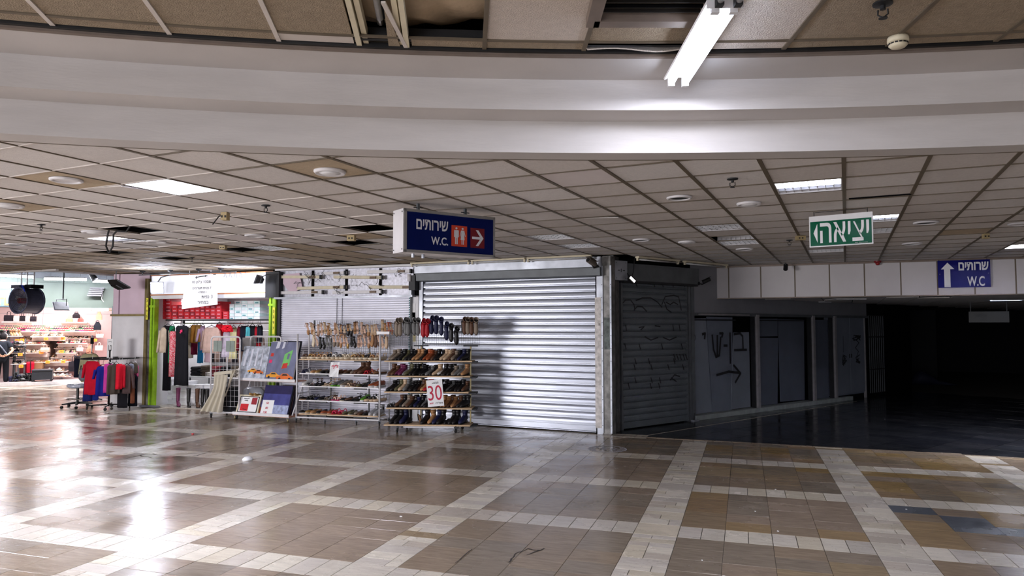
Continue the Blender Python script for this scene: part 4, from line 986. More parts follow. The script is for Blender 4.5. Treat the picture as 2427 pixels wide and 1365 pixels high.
louvre('j', 'unlit louvre light next to a black gap above the small clothes shop', 0, rows=5)
louvre('k', 'dim greenish lit louvre light near the hole with hanging cables', 2, e=5)
louvre('l', 'unlit louvre light just left of the blue hanging sign', 0)
louvre('m', 'unlit narrow louvre light close to the white fascia', 0)
def downlight(u, v, label, kind=0, r=.105):
    p = at(u, v, ZC); t = thing('round_speaker' if kind == 1 else 'downlight', label, 'speaker' if kind == 1 else 'ceiling light', (p.x, p.y, ZC - .004)); r = r
    if kind == 1:
        MB().lathe([(r * 1.15, .008), (r * 1.15, -.004), (r * 1.05, -.018), (r * .95, -.012)], 28).build('ring', M_offw, t, smooth=True); MB().lathe([(r * .95, -.008), (r * .4, -.02), (.001, -.023)], 28).build('grille', M_white, t, smooth=True)
    else:
        rg = MB(); n = 28
        rg.loft([[(q * math.cos(2 * PI * k / n), q * math.sin(2 * PI * k / n), z) for k in range(n)] for q, z in ((r * 1.15, .006), (r * 1.15, -.006), (r, -.014), (r * .86, -.006), (r * .82, .05))], cap=False); rg.build('ring', M_offw, t, smooth=True)
        MB().lathe([(r * .86, -.002), (r * .5, .0), (.001, .001)], 20).build('lens', M_dkmetal if kind == 0 else M_offw, t)
    return t
downlight(157, 426, 'recessed ring light in a dusty brown tile at the far left', 2, .11)
downlight(782, 406, 'round white ceiling speaker in a brown tile left of the hanging sign', 1, .11)
downlight(20, 486, 'round ceiling speaker at the left edge of the picture', 1, .12)
downlight(1610, 468, 'dark recessed downlight above the graffitied shutter', 0)
downlight(1775, 482, 'round white ceiling speaker left of the half-lit louvre light', 1)
downlight(1520, 568, 'dark recessed downlight above the corner column', 0, .11)
downlight(1628, 573, 'round white speaker close to the ceiling corner', 1, .11)
downlight(2195, 527, 'dark recessed downlight right of the exit sign, the nearer one', 0, .12)
downlight(2162, 577, 'dark recessed downlight right of the exit sign, the farther one', 0, .12)
downlight(605, 558, 'pale ring light above the small clothes shop', 2, .12)
downlight(370, 572, 'pale ring light beside the dim greenish louvre', 2, .12); downlight(38, 579, 'dark ring light at the far left of the ceiling', 0, .12)
downlight(1765, 590, 'shallow dark downlight beside the crooked louvre', 0, .12); downlight(2420, 530, 'round downlight at the right edge of the picture', 2, .12)
downlight(230, 550, 'wide white ceiling disc with a nipple left of the hole with cables', 1, .16)
def sprinkler(u, v, z, label, s=1.0):
    p = at(u, v, z); t = thing('sprinkler', label, 'sprinkler', (p.x, p.y, z)); t.scale = (s, s, s)
    MB().lathe([(.045, .0), (.045, -.006), (.012, -.012), (.012, -.03), (.014, -.03)], 14).build('rosette', M_dkmetal, t); MB().tube([(-.02, 0, -.03), (-.022, 0, -.055), (0, 0, -.07)], .004, 5).tube([(.02, 0, -.03), (.022, 0, -.055), (0, 0, -.07)], .004, 5).build('arms', M_dkmetal, t); MB().lathe([(.02, -.07), (.02, -.074)], 12).build('deflector', M_dkmetal, t)
sprinkler(630, 487, ZC, 'black sprinkler head left of the blue hanging sign'); sprinkler(1736, 424, ZC, 'black sprinkler head in the right part of the main ceiling'); sprinkler(1871, 569, ZC, 'small sprinkler head left of the exit sign'); sprinkler(98, 532, ZC, 'small sprinkler head at the far left of the ceiling'); sprinkler(2092, 8, ZU, 'black sprinkler head in the upper ceiling at the top right', 1.1); sprinkler(455, 610, ZC, 'small sprinkler near the ceiling glare at the small shop')
def jbox(u, v, label, w=.09, h=.11, wire=False):
    w *= .75; h *= .75
    p = at(u, v - 8, ZC); t = thing('junction_box', label, 'socket box', (p.x, p.y, ZC), .3)
    bx(-w / 2, w / 2, -.035, .035, -h, 0).build('box', mat('yellowed plastic', (170, 152, 112), rough=.5), t); 
    for x in (-.02, .02): bx(x - .01, x + .01, -.037, -.035, -h * .7, -h * .4).build('socket', M_ink, t)
    if wire: MB().tube([(-w / 2, 0, -.02), (-w / 2 - .04, 0, -.04), (-w / 2 - .1, -.02, -.13)], .006, 6).build('wire', M_ink, t)
jbox(534, 512, 'yellowed junction box with a stub of wire under the left ceiling', wire=True); jbox(833, 566, 'yellowed socket box beside a dark ceiling gap left of the hanging sign', .14, .1); jbox(1897, 567, 'yellowed twin socket box left of the exit sign', .17, .08); jbox(2336, 562, 'small yellowed socket with a plug right of the exit sign', .09, .09); jbox(529, 590, 'pale box fitting by the black ceiling gap above the small shop', .12, .08)
# cables dangling from the open cell
p = at(262, 545, ZC)
cbm = MB(); cbm.tube([(0, 0, .1), (-.05, 0, -.05), (-.08, 0, -.2), (-.02, 0, -.3), (.05, 0, -.22), (.06, 0, -.06), (.12, 0, -.02), (.3, 0, -.04), (.42, 0, .08)], .012, 6)
tag(cbm.build('loose_cable', M_ink, None, (p.x, p.y, ZC)), 'loops of black cable dangling out of the open ceiling hole at left', 'cable')
# smoke detector in the upper ceiling
p = at(2128, 88, ZU); t = thing('smoke_detector', 'round white smoke detector in the upper ceiling at the top right', 'smoke detector', (p.x, p.y, ZU))
MB().lathe([(.055, .0), (.058, -.012), (.058, -.028), (.05, -.034)], 28).build('base', M_cream, t, smooth=True); b = MB()
for k in range(14): a = 2 * PI * k / 14; b.box(-.008, .008, -.002, .002, -.004, .004, 0, T(.051 * math.cos(a), .051 * math.sin(a), -.042, a + PI / 2))
MB().lathe([(.049, -.034), (.051, -.05), (.038, -.062), (.001, -.066)], 28).build('sensor_head', M_cream, t, smooth=True); b.build('vent_slots', M_ink, t)
# big tube lamp of the upper ceiling
pe, pi = at(1606, 200, 3.42).to_2d(), at(1718, 20, 3.42).to_2d(); d = (pe - pi); Ll = d.length; rzL = math.atan2(d.y, d.x)
tl = thing('tube_lamp', 'bright twin tube lamp hanging under the edge of the upper ceiling', 'lamp', (pi.x, pi.y, 3.42), rzL)
MB().loft([[(x, y, z) for y, z in ((-.03, .075), (-.09, .04), (-.085, .03), (-.02, .045), (.02, .045), (.085, .03), (.09, .04), (.03, .075))] for x in (0, Ll)]).build('reflector', M_white, tl)
for y in (-.045, .045): MB().tube([(.03, y, 0), (Ll - .02, y, 0)], .017, 12).build('tube', M_tube_on, tl, smooth=True)
for x in (.0, Ll - .03):
    for y in (-.045, .045): bx(x, x + .03, y - .02, y + .02, -.02, .04).build('lamp_holder', M_white, tl)
bx(-.01, .0, -.09, .09, -.0, .075).build('end_plate', M_whmet, tl)
MB().tube([(Ll * .5, 0, .07), (Ll * .5, 0, .13)], .01, 6).build('hanger', M_galvd, tl)
t2 = thing('tube_lamp', 'unlit continuation of the tube lamp, cut by the top edge of the picture', 'lamp', (pi.x, pi.y, 3.42), rzL)
MB().loft([[(x, y, z) for y, z in ((-.03, .085), (-.09, .05), (-.085, .04), (-.02, .055), (.02, .055), (.085, .04), (.09, .05), (.03, .085))] for x in (-1.25, -.03)]).build('reflector', M_white, t2)
for y in (-.045, .045): MB().tube([(-1.22, y, 0), (-.08, y, 0)], .016, 12).build('tube', M_tube_off, t2, smooth=True); bx(-.09, -.05, y - .018, y + .018, -.02, .055).build('lamp_holder', M_dkmetal, t2)
m_ = (pe + pi) / 2
area('tube_lamp_light', (m_.x, m_.y, 3.393), (m_.x, m_.y, 0), Ll * .92, 17, COOL, .07).rotation_euler = (0, 0, rzL)
# fittings for the added, unseen lamps behind and beside the photographer
for i, (x, y, z, e) in enumerate(ADDED_LAMPS):
    t = thing('tube_lamp', 'added unseen tube lamp behind the photographer, number %s from the left' % nth(i), 'lamp', (x, y, z + .02)); t['group'] = 'added lamps behind the photographer'; t['label'] = '%s of four added twin tube lamps, counted from left, unseen behind the photographer' % nth(i)
    bx(-.65, .65, -.12, .12, .02, .1).build('reflector', M_white, t)
    for yy in (-.05, .05): MB().tube([(-.6, yy, 0), (.6, yy, 0)], .017, 10).build('tube', M_tube_on, t)
# floor emblem, puck and crumbs
p = at(1440, 1064); em = MB(); R = .29
for k in range(40):
    a, c = 2 * PI * k / 40, 2 * PI * (k + 1) / 40; em.add([(R * math.cos(a), R * math.sin(a), 0), (R * math.cos(c), R * math.sin(c), 0), (R * .93 * math.cos(c), R * .93 * math.sin(c), 0), (R * .93 * math.cos(a), R * .93 * math.sin(a), 0)], [(0, 1, 2, 3)])
for k in range(-6, 7):
    y = k * R * .13; xx = math.sqrt(R * R * .9 - y * y)
    for s in (-1, 1): em.add([(s * xx * .62, y, 0), (s * xx, y, 0), (s * xx, y + .014, 0), (s * xx * .62, y + .014, 0)], [(0, 1, 2, 3) if s > 0 else (3, 2, 1, 0)])
re = random.Random(2)
for k in range(90):
    a = re.uniform(0, 2 * PI); r = R * .58 * math.sqrt(re.random()); w = re.uniform(.01, .035); h = re.uniform(.008, .03); x, y = r * math.cos(a), r * math.sin(a); em.add([(x, y, .0002), (x + w, y, .0002), (x + w, y + h, .0002), (x, y + h, .0002)], [(0, 1, 2, 3)])
tag(em.build('floor_emblem', mat('worn white paint', (196, 196, 206), rough=.6, var=.25, scale=30), None, (p.x, p.y, .0016)), 'worn round white floor emblem in front of the corner column', 'floor marking')
p = at(587, 1090); tag(MB().lathe([(.075, 0), (.07, .02), (.05, .038), (.02, .048), (.001, .05)], 20).build('white_dome', M_white, None, (p.x, p.y, 0), smooth=True), 'small white plastic dome lying on the floor in front of the picture trolley', 'lid')
p = at(457, 1029); tag(bx(-.02, .02, -.012, .012, 0, .014).build('red_scrap', M_red, None, (p.x, p.y, 0)), 'tiny red scrap on the floor near the small shop', 'litter')
p = at(950, 1225); tag(MB().tube([(-.012, 0, .005), (.012, .004, .005)], .004, 8).build('cigarette_end', M_paper, None, (p.x, p.y, 0)), 'white cigarette end on a brown tile in the foreground', 'litter')
for (u, v, lab) in ((1664, 1328, 'nearest the bottom edge of the picture'), (1844, 1259, 'just below a white tile band'), (1838, 1160, 'farthest back of them'), (2148, 1207, 'on the slate tile'), (1790, 1212, 'in the middle of a tan panel')):
    p = at(u, v); tag(MB().box(-.008, .008, -.004, .004, 0, .004).build('paper_scrap', M_paper, None, (p.x, p.y, 0), random.uniform(0, 3)), 'tiny white paper scrap on the right floor, ' + lab, 'litter', 'paper scraps on the floor')
# dark corridor contents
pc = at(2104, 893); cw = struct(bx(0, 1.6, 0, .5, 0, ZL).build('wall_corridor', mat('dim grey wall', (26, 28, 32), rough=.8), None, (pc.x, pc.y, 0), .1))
p = at(2190, 912); bg = thing('rubbish_bag', 'dark navy bundle lying on the floor of the unlit corridor', 'bag', (p.x, p.y, 0), .1)
MB().loft([[(x, r * math.cos(a), r * .95 + r * .95 * math.sin(a)) for a in [2 * PI * k / 12 for k in range(12)]] for x, r in ((-.35, .05), (-.28, .17), (-.1, .24), (.1, .2), (.4, .08), (.65, .05), (.9, .02))]).build('bundle', mat('navy fabric', (24, 26, 52), rough=.7, bump=.3, scale=6), bg, smooth=True)
for (u, v, lab) in ((2168, 890, 'left'), (2181, 888, 'right')):
    p = at(u, v); rb = random.Random(u); tag(MB().sphere((0, 0, .07), .12, 8, sq=(1, .7, .6)).build('crumpled_paper', M_paper, None, (p.x, p.y, 0)), 'crumpled pale litter deep in the dark corridor, the %s piece' % lab, 'litter')
ds = Plane((2.0, 20.5), (3.4, 20.3)); c, w, h = ds.rect(2296, 738, 2392, 764); t = thing('dark_hanging_sign', 'unlit hanging restroom sign barely visible in the dark corridor', 'sign', c, ds.rz)
bx(-w / 2, w / 2, 0, .12, 0, h).build('box', M_black_pl, t); letters('lettering', 'םיתוריש', M_dkmetal, t, -w * .33, -.003, h * .5, w * .3, h * .25); letters('lettering', 'W.C.', M_dkmetal, t, -w * .2, -.003, h * .2, w * .16, h * .2); 
for x in (-w * .45, w * .45): bx(x - .01, x + .01, .05, .07, h, ZL - c.z + .02).build('hanger', M_dkmetal, t)
rs = PF.off(4.0); 
for (u0, u1, v, lab) in ((1896, 1958, 717, 'leftmost'), (1968, 2038, 710, 'second from the left')):
    z = ZL - .01; a, c = at(u0, v, z), at(u1, v, z); t = thing('ceiling_light', 'dead white light panel in the low corridor ceiling, %s' % lab, 'ceiling light', ((a.x + c.x) / 2, (a.y + c.y) / 2, z), math.atan2((c - a).y, (c - a).x)); L_ = (c - a).length
    bx(-L_ / 2, L_ / 2, -.28, .28, 0, .03).build('panel', M_offw, t); bx(-L_ / 2, L_ / 2, -.29, -.27, -.006, .03).build('frame', M_white, t)
a = at(2385, 711, ZL); t = thing('ceiling_light', 'cold lit light panel in the low corridor ceiling at the right', 'ceiling light', (a.x, a.y, ZL - .012), .05); bx(-.28, .28, -.14, .14, 0, .03).build('panel', emit('cold panel', (200, 220, 255), 1.6), t); bx(-.3, .3, -.16, -.14, 0, .03).build('frame', M_offw, t)
# dark strip standing in for the shade of a narrow slot left by a slid tile, right of the half-lit louvre light
a, c = at(2012, 471, ZC), at(2160, 460, ZC)
bx(0, (c - a).to_2d().length, -.02, .03, -.003, .003).build('slot_dark_strip', M_void, ceiling, (a.x, a.y, ZC), math.atan2(c.y - a.y, c.x - a.x))
# ------------------------------------------------------------------ SHOES
COL = dict(beige=(206, 178, 148), tan=(176, 130, 88), cream=(222, 208, 184), nude=(214, 178, 158), gold=(176, 140, 84), black=(26, 24, 26), navy=(24, 28, 66), grey=(112, 112, 112), taupe=(136, 122, 108), brown=(92, 62, 44), white=(228, 226, 224), red=(170, 20, 36), crimson=(190, 22, 70), green=(20, 130, 70), pink=(206, 36, 110), silver=(186, 186, 190), rust=(150, 74, 40), olive=(96, 92, 66), plum=(110, 40, 80), bronze=(120, 84, 52), lime=(90, 150, 40))
def cm(c): return mat('leather ' + c, COL[c], rough=.42 if c in ('black', 'silver', 'gold', 'rust') else .55, var=.1, scale=18, metal=.5 if c in ('silver', 'gold') else 0)
def foot_rings(sec, n=10, inner=0):
    rings = []
    for (y, hw, zb, zt) in sec:
        r = []
        for k in range(n):
            a = 2 * PI * k / n - PI / 2
            ca, sa = math.cos(a), math.sin(a)
            r.append((hw * (abs(ca) ** .8) * (1 if ca >= 0 else -1), y, (zb + zt) / 2 + (zt - zb) / 2 * (abs(sa) ** .7) * (1 if sa >= 0 else -1)))
        rings.append(r)
    return rings
def strip_ring(y, hw, z0, z1, t=.004, w=.012, n=8):   # strap over the foot
    pts = [(hw * math.cos(PI * k / n), y, z0 + (z1 - z0) * math.sin(PI * k / n)) for k in range(n + 1)]
    return pts
SHOE = {}
def shoe_parts(kind):
    if kind in SHOE: return SHOE[kind]
    P = []
    if kind in ('heel', 'pump', 'slingback'):
        lift = .075
        P.append(('sole', 1, MB().loft(foot_rings([(-.115, .022, lift - .004, lift + .004), (-.06, .026, lift - .012, lift - .002), (0, .024, .025, .034), (.05, .036, .002, .011), (.1, .032, 0, .01), (.135, .008, .002, .01)]))))
        P.append(('heel', 1, MB().loft(foot_rings([(-.115, .02, lift - .02, lift), (-.1, .02, lift - .02, lift)])).loft([[(x * s - 0, y * s - .105, z) for x, y in ((-.018, -.014), (.018, -.014), (.016, .014), (-.016, .014))] for z, s in ((lift, 1), (lift * .5, .5), (0, .35))])))
        u = MB()
        if kind == 'pump': u.loft([[(hw * math.cos(a), y + .0, zb + (zt - zb) * max(0, math.sin(a))) for a in [PI * k / 8 for k in range(9)]] for y, hw, zb, zt in ((.03, .037, .012, .04), (.07, .036, .008, .045), (.11, .026, .006, .035), (.136, .006, .004, .014))], closed=False)
        else:
            for y in (.045, .07): P.append(('strap', 0, MB().tube(strip_ring(y, .037, .008, .045), .006, 5)))
        u = MB() if kind != 'pump' else u; u.tube([(-.02, -.115, lift), (-.024, -.118, lift + .04), (.024, -.118, lift + .04), (.02, -.115, lift)], .006, 5)
        u.tube([(.024, -.11, lift + .03), (.03, -.05, lift + .035), (0, -.03, lift + .045), (-.03, -.05, lift + .035), (-.024, -.11, lift + .03)], .004, 5)
        P.append(('upper', 0, u))
    elif kind in ('flat', 'loafer'):
        P.append(('sole', 1, MB().loft(foot_rings([(-.125, .026, 0, .012), (-.06, .033, 0, .012), (.0, .034, 0, .012), (.06, .042, 0, .012), (.11, .032, 0, .012), (.135, .012, .002, .012)]))))
        P.append(('upper', 0, MB().loft(foot_rings([(-.123, .022, .01, .06), (-.09, .031, .01, .058), (-.03, .033, .01, .04), (.02, .038, .01, .05 if kind == 'loafer' else .036), (.06, .04, .01, .052), (.1, .033, .01, .042), (.133, .012, .01, .022)]))))
    elif kind == 'sneaker':
        P.append(('sole', 1, MB().loft(foot_rings([(-.13, .03, 0, .03), (-.06, .036, 0, .03), (.0, .036, 0, .028), (.07, .045, 0, .026), (.12, .036, 0, .026), (.142, .016, .004, .022)]))))
        P.append(('upper', 0, MB().loft(foot_rings([(-.126, .024, .024, .1), (-.09, .033, .024, .105), (-.04, .035, .024, .09), (.02, .038, .024, .075), (.07, .042, .024, .06), (.11, .035, .024, .05), (.136, .014, .022, .034)]))))
    elif kind == 'platform':
        P.append(('sole', 1, MB().loft(foot_rings([(-.12, .032, 0, .055), (-.05, .036, 0, .05), (.05, .044, 0, .042), (.1, .036, 0, .04), (.13, .016, .004, .036)]))))
        P += [('strap', 0, MB().tube(strip_ring(.06, .042, .038, .08), .011, 6)), ('strap', 0, MB().tube(strip_ring(.03, .04, .04, .085), .008, 6)), ('heel_strap', 0, MB().tube([(.03, -.09, .05), (.034, -.1, .1), (0, -.13, .11), (-.034, -.1, .1), (-.03, -.09, .05)], .007, 6))]
    elif kind == 'sandal':
        P.append(('sole', 1, MB().loft(foot_rings([(-.12, .03, 0, .016), (-.05, .034, 0, .016), (.05, .042, 0, .016), (.1, .035, 0, .016), (.13, .014, 0, .016)]))))
        P += [('strap', 0, MB().tube(strip_ring(y_, w_, .014, h_), r_, 6)) for y_, w_, h_, r_ in ((.065, .04, .052, .012), (.02, .038, .056, .01), (-.06, .034, .08, .006))]
    elif kind in ('boot', 'chelsea', 'wedgeboot', 'tallboot'):
        hh = .045 if kind != 'chelsea' else .028; top = {'boot': .2, 'chelsea': .17, 'wedgeboot': .18, 'tallboot': .42}[kind]
        P.append(('sole', 1, MB().loft(foot_rings([(-.02, .028, hh * .45, hh * .45 + .012), (.03, .04, .0, .014), (.08, .042, 0, .014), (.12, .03, 0, .014), (.142, .01, .002, .014)])).loft(foot_rings([(-.125, .027, 0, hh), (-.07, .03, 0, hh), (-.06, .028, 0.0, hh)]))))
        u = MB().loft(foot_rings([(-.13, .024, hh, hh + .07), (-.09, .034, hh - .002, hh + .09), (-.03, .035, hh * .5, hh + .08), (.03, .04, .012, .085), (.08, .041, .012, .068), (.115, .032, .012, .052), (.14, .012, .012, .03)]))
        sh = []
        for q, z in enumerate((hh + .03, hh + .075, hh + .11, top - .03, top)):
            rx = (.036, .034, .035, .042, .045)[q] * (1.15 if kind == 'tallboot' and q > 2 else 1); ry = (.05, .046, .045, .052, .056)[q] * (1.2 if kind == 'tallboot' and q > 2 else 1); cy = (-.075, -.078, -.08, -.082, -.082)[q]
            sh.append([(rx * math.cos(2 * PI * k / 12), cy + ry * math.sin(2 * PI * k / 12), z) for k in range(12)])
        sh.append([(x * .88, cy + (y - cy) * .88, z + .001) for x, y, z in sh[-1]]); sh.append([(x, y, z - .05) for x, y, z in sh[-1]])
        u.loft(sh); P.append(('upper', 0, u))
        if kind == 'chelsea': P.append(('gusset', 2, MB().box(-.039, .039, -.1, -.06, hh + .06, top - .035)))
        else: P.append(('zip', 2, MB().tube([(.036, -.075, hh + .05), (.0435, -.082, top - .01)], .0035, 5)))
    SHOE[kind] = [(n, k, b) for n, k, b in P]; SHOE['mesh', kind] = {}
    return SHOE[kind]
BASES = {}
def base_shoe(kind, up, sole):
    k = (kind, up, sole)
    if k not in BASES:
        BASES[k] = [(n, b.mesh(n, (cm(up), cm(sole), M_black_pl)[i], smooth=True)) for n, i, b in shoe_parts(kind)]
    return BASES[k]
def put_shoe(kind, up, sole, M, label, group, cat='shoe', s=1.0, name=None):
    t = bpy.data.objects.new(name or ('boot' if 'boot' in kind or kind == 'chelsea' else 'shoe'), None); C.objects.link(t); t.empty_display_size = .02
    t.matrix_world = M @ Matrix.Scale(s, 4); tag(t, label, cat, group)
    for n, me in base_shoe(kind, up, sole): link(n, me, t)
    return t
KN = dict(heel='strappy heeled sandal', pump='pointed heel', slingback='slingback heel', flat='flat shoe', loafer='loafer', sneaker='sneaker', platform='platform sandal', sandal='flat sandal', boot='heeled ankle boot', chelsea='flat ankle boot', wedgeboot='ankle boot', tallboot='tall heeled boot')
def frameM(P, Q, z=0.0):
    rz, L = frame_at(P, Q); return Matrix.Translation((P[0], P[1], z)) @ Matrix.Rotation(rz, 4, 'Z'), L
# ------------------------------------------------------------------ RACK 1 (white, sandals)
R1a, R1b = at(702, 1001).to_2d() , at(899, 1009).to_2d(); M1, L1r = frameM(R1a, R1b); rz1 = frame_at(R1a, R1b)[0]
r1 = thing('shoe_rack', 'white tubular rolling rack of sandals and flat shoes with wooden shelves', 'rack', (R1a.x, R1a.y, 0), rz1)
def caster(parent, x, y, s=1.0, m=M_rubber):
    c = bx(-.02 * s, .02 * s, -.03 * s, .03 * s, .075 * s, .095 * s).build('caster', M_galvd, parent, (x, y, 0), rz=.5)
    MB().tube([(-.012 * s, .015 * s, .038 * s), (.012 * s, .015 * s, .038 * s)], .038 * s, 14).build('wheel', m, c); MB().tube([(-.02 * s, .015 * s, .038 * s), (-.02 * s, 0, .08 * s)], .006 * s, 5).tube([(.02 * s, .015 * s, .038 * s), (.02 * s, 0, .08 * s)], .006 * s, 5).build('fork', M_galv, c)
DR = .42
for x in (0, L1r):
    MB().tube([(x, 0, .09), (x, 0, 1.70)], .017, 10).build('post', M_whmet, r1, smooth=True); MB().tube([(x, DR, .09), (x, DR, 1.70)], .015, 10).build('post', M_whmet, r1, smooth=True)
    for z in (.1, .55, 1.0, 1.2): MB().tube([(x, 0, z), (x, DR, z)], .011, 8).build('side_rail', M_whmet, r1)
for y in (0, DR): MB().tube([(0, y, .1), (L1r, y, .1)], .016, 8).build('base_rail', M_whmet, r1)
bx(L1r - .05, L1r + .2, -.03, .03, 1.70, 1.75).build('top_bracket', M_whmet, r1)
MB().tube([(.0, DR, 1.7), (.35, DR - .1, 1.76), (.5, DR - .1, 1.77), (1.2, DR - .1, 1.77), (1.35, DR - .1, 1.7)], .013, 8).build('top_rail', M_galvd, r1)
for i, (x, y) in enumerate(((0, 0), (L1r, 0), (0, DR), (L1r, DR), (.62, .0), (1.28, .0))): caster(r1, x, y, 1.0 if i < 4 else .85)
for x in (.5, 1.33): bx(x - .012, x + .012, DR - .02, DR, .1, 1.62).build('back_upright', M_dkmetal, r1)
Z1 = [1.215, .945, .70, .43, .17]
SH1 = []
for k, z in enumerate(Z1):
    SH1.append(bx(.04, L1r - .04, .02, DR - .06, z - .018, z).build('shelf', M_wood if k in (0, 4) else M_whmet, r1)); 
    for x in (.5, 1.33): bx(x - .13, x + .13, .03, .06, z - .045, z - .019).build('shelf_bracket', M_dkmetal, r1)
# wire grid panel on the back
def wire_grid(parent, x0, x1, z0, z1, y, nx, nz, m=M_galvd, name='wire_grid'):
    b = MB()
    for k in range(nx + 1): x = x0 + (x1 - x0) * k / nx; b.box(x - .002, x + .002, y - .002, y + .002, z0, z1)
    for k in range(nz + 1): z = z0 + (z1 - z0) * k / nz; b.box(x0, x1, y - .0035, y + .0005, z - .002, z + .002)
    return tag(b.build(name, m, parent), kind='stuff')
wire_grid(r1, .1, L1r + .1, 1.32, 1.96, DR - .02, 38, 13)
for x in (.12, L1r - .1): bx(x - .01, x + .01, DR - .02, DR, 1.6, 1.97).build('grid_support', M_dkmetal, r1)
rs1 = random.Random(21)
def hang(M, x, z, y, kind, up, sole, label, group, cat='shoe', s=.9, spin=None, tilt=None):
    # toe down, sole side to the back
    R = Matrix.Rotation(spin if spin is not None else PI + rs1.uniform(-.45, .45), 4, 'Z') @ Matrix.Rotation(-PI / 2 + (tilt if tilt is not None else rs1.uniform(.0, .25)), 4, 'X')
    return put_shoe(kind, up, sole, M @ Matrix.Translation((x, y, z)) @ R, label, group, cat, s)
row = ['tan', 'tan', 'beige', 'beige', 'gold', 'gold', 'tan', 'tan', 'nude', 'nude', 'navy', 'navy', 'black', 'black', 'brown', 'brown', 'beige', 'black', 'tan', 'beige', 'beige', 'white', 'gold', 'gold', 'red', 'red']
for i, c in enumerate(row):
    x = .06 + i * (L1r + .12) / 26
    hang(M1, x + rs1.uniform(-.01, .01), 1.80 + rs1.uniform(-.06, .02) + (.03 if i > 20 else 0), DR - .11, rs1.choice(['heel', 'slingback', 'pump']), c, rs1.choice(['beige', 'nude', 'tan']), '%s heeled shoe hanging %s from left in the sandal rack top row' % (c, nth(i)), 'shoes hanging on the sandal rack', s=.92)
row = ['cream', 'cream', 'black', 'black', 'grey', 'grey', 'taupe', 'taupe', 'tan', 'tan', 'gold', 'black', 'black', 'brown', 'nude', 'beige', 'tan', 'tan', 'brown', 'brown', 'beige', 'beige']
for i, c in enumerate(row):
    x = .2 + i * (L1r - .12) / 22
    hang(M1, x, 1.55 + rs1.uniform(-.04, .03), DR - .14, rs1.choice(['pump', 'heel', 'slingback', 'flat']), c, c if c in ('black', 'grey') else 'nude', '%s shoe hanging %s from left in the sandal rack second row' % (c, nth(i)), 'shoes hanging on the sandal rack', s=.9)
rows1 = [
 [('platform', c, 'cream') for c in ('brown', 'gold', 'tan', 'tan', 'beige', 'black', 'white', 'grey', 'cream', 'cream', 'gold', 'bronze', 'gold', 'black', 'tan', 'beige')],
 [('sandal', 'navy', 'navy'), ('sandal', 'silver', 'white'), ('loafer', 'tan', 'cream'), ('loafer', 'gold', 'cream'), ('loafer', 'black', 'black'), ('flat', 'black', 'black'), ('flat', 'rust', 'nude'), ('flat', 'rust', 'nude'), ('flat', 'brown', 'brown'), ('loafer', 'brown', 'black'), ('loafer', 'taupe', 'brown'), ('boot', 'brown', 'brown'), ('boot', 'brown', 'brown'), ('sandal', 'red', 'red'), ('sandal', 'rust', 'brown'), ('flat', 'bronze', 'brown')],
 [('sneaker', 'white', 'white'), ('heel', 'black', 'white'), ('heel', 'brown', 'black'), ('loafer', 'black', 'black'), ('loafer', 'black', 'black'), ('heel', 'beige', 'cream'), ('heel', 'tan', 'cream'), ('sneaker', 'grey', 'lime'), ('sneaker', 'grey', 'lime'), ('sneaker', 'taupe', 'white'), ('sandal', 'beige', 'beige'), ('sandal', 'brown', 'beige'), ('flat', 'olive', 'gold'), ('pump', 'black', 'black'), ('pump', 'black', 'black'), ('sneaker', 'rust', 'white'), ('sneaker', 'rust', 'white')],
 [('flat', 'black', 'tan'), ('sandal', 'black', 'black'), ('sandal', 'black', 'black'), ('loafer', 'navy', 'black'), ('flat', 'black', 'grey'), ('heel', 'taupe', 'taupe'), ('heel', 'grey', 'brown'), ('sandal', 'nude', 'pink'), ('sandal', 'nude', 'pink'), ('loafer', 'black', 'cream'), ('loafer', 'brown', 'black'), ('pump', 'black', 'black'), ('pump', 'black', 'black'), ('sneaker', 'lime', 'white'), ('platform', 'black', 'beige'), ('platform', 'black', 'beige'), ('platform', 'white', 'beige')],
 [('flat', 'black', 'white'), ('loafer', 'gold', 'white'), ('flat', 'tan', 'cream'), ('flat', 'black', 'beige'), ('flat', 'rust', 'nude'), ('flat', 'rust', 'nude'), ('sandal', 'crimson', 'red'), ('sandal', 'crimson', 'red'), ('flat', 'olive', 'brown'), ('flat', 'olive', 'white'), ('loafer', 'taupe', 'brown'), ('loafer', 'brown', 'brown'), ('flat', 'black', 'black'), ('chelsea', 'silver', 'white'), ('chelsea', 'silver', 'white')]]
SHN = ['top', 'second', 'middle', 'fourth', 'lowest']
for k, rw_ in enumerate(rows1):
    n = len(rw_)
    for i, (kd, up, so) in enumerate(rw_):
        x = .1 + i * (L1r - .2) / (n - 1) if n > 1 else 0
        ang_ = PI - .25 + rs1.uniform(-.35, .2)
        put_shoe(kd, up, so, M1 @ Matrix.Translation((x, .2 + rs1.uniform(-.03, .03), Z1[k])) @ Matrix.Rotation(ang_, 4, 'Z'), '%s %s, %s from left on the sandal rack %s shelf' % (up, KN[kd], nth(i), SHN[k]), 'shoes on the sandal rack shelves', s=1.12)
# crumpled price sign clipped to the second shelf
p1 = Plane(R1a, R1b, -.03); c, w, h = p1.rect(781, 858, 803, 893); ts = thing('price_sign', 'crumpled white price sheet in plastic clipped to the sandal rack', 'price sign', c, rz1)
MB().loft([[(x, y, z) for x, y, z in ((-w / 2 + s0, -.01, zz), (-w * .1 + s0, -.03 * q, zz), (w * .3 + s0, .0, zz), (w / 2 + s0, -.02, zz))] for zz, s0, q in ((0, 0, 1), (h * .4, .01, -1), (h, .03, 1))], closed=False, cap=False).build('sheet', M_paper, ts)
strokes('number', [arc(-.01, h * .66, .028, 150, -60), arc(.06, h * .7, .028, 170, -40)], M_redink, ts, -.034, .014)
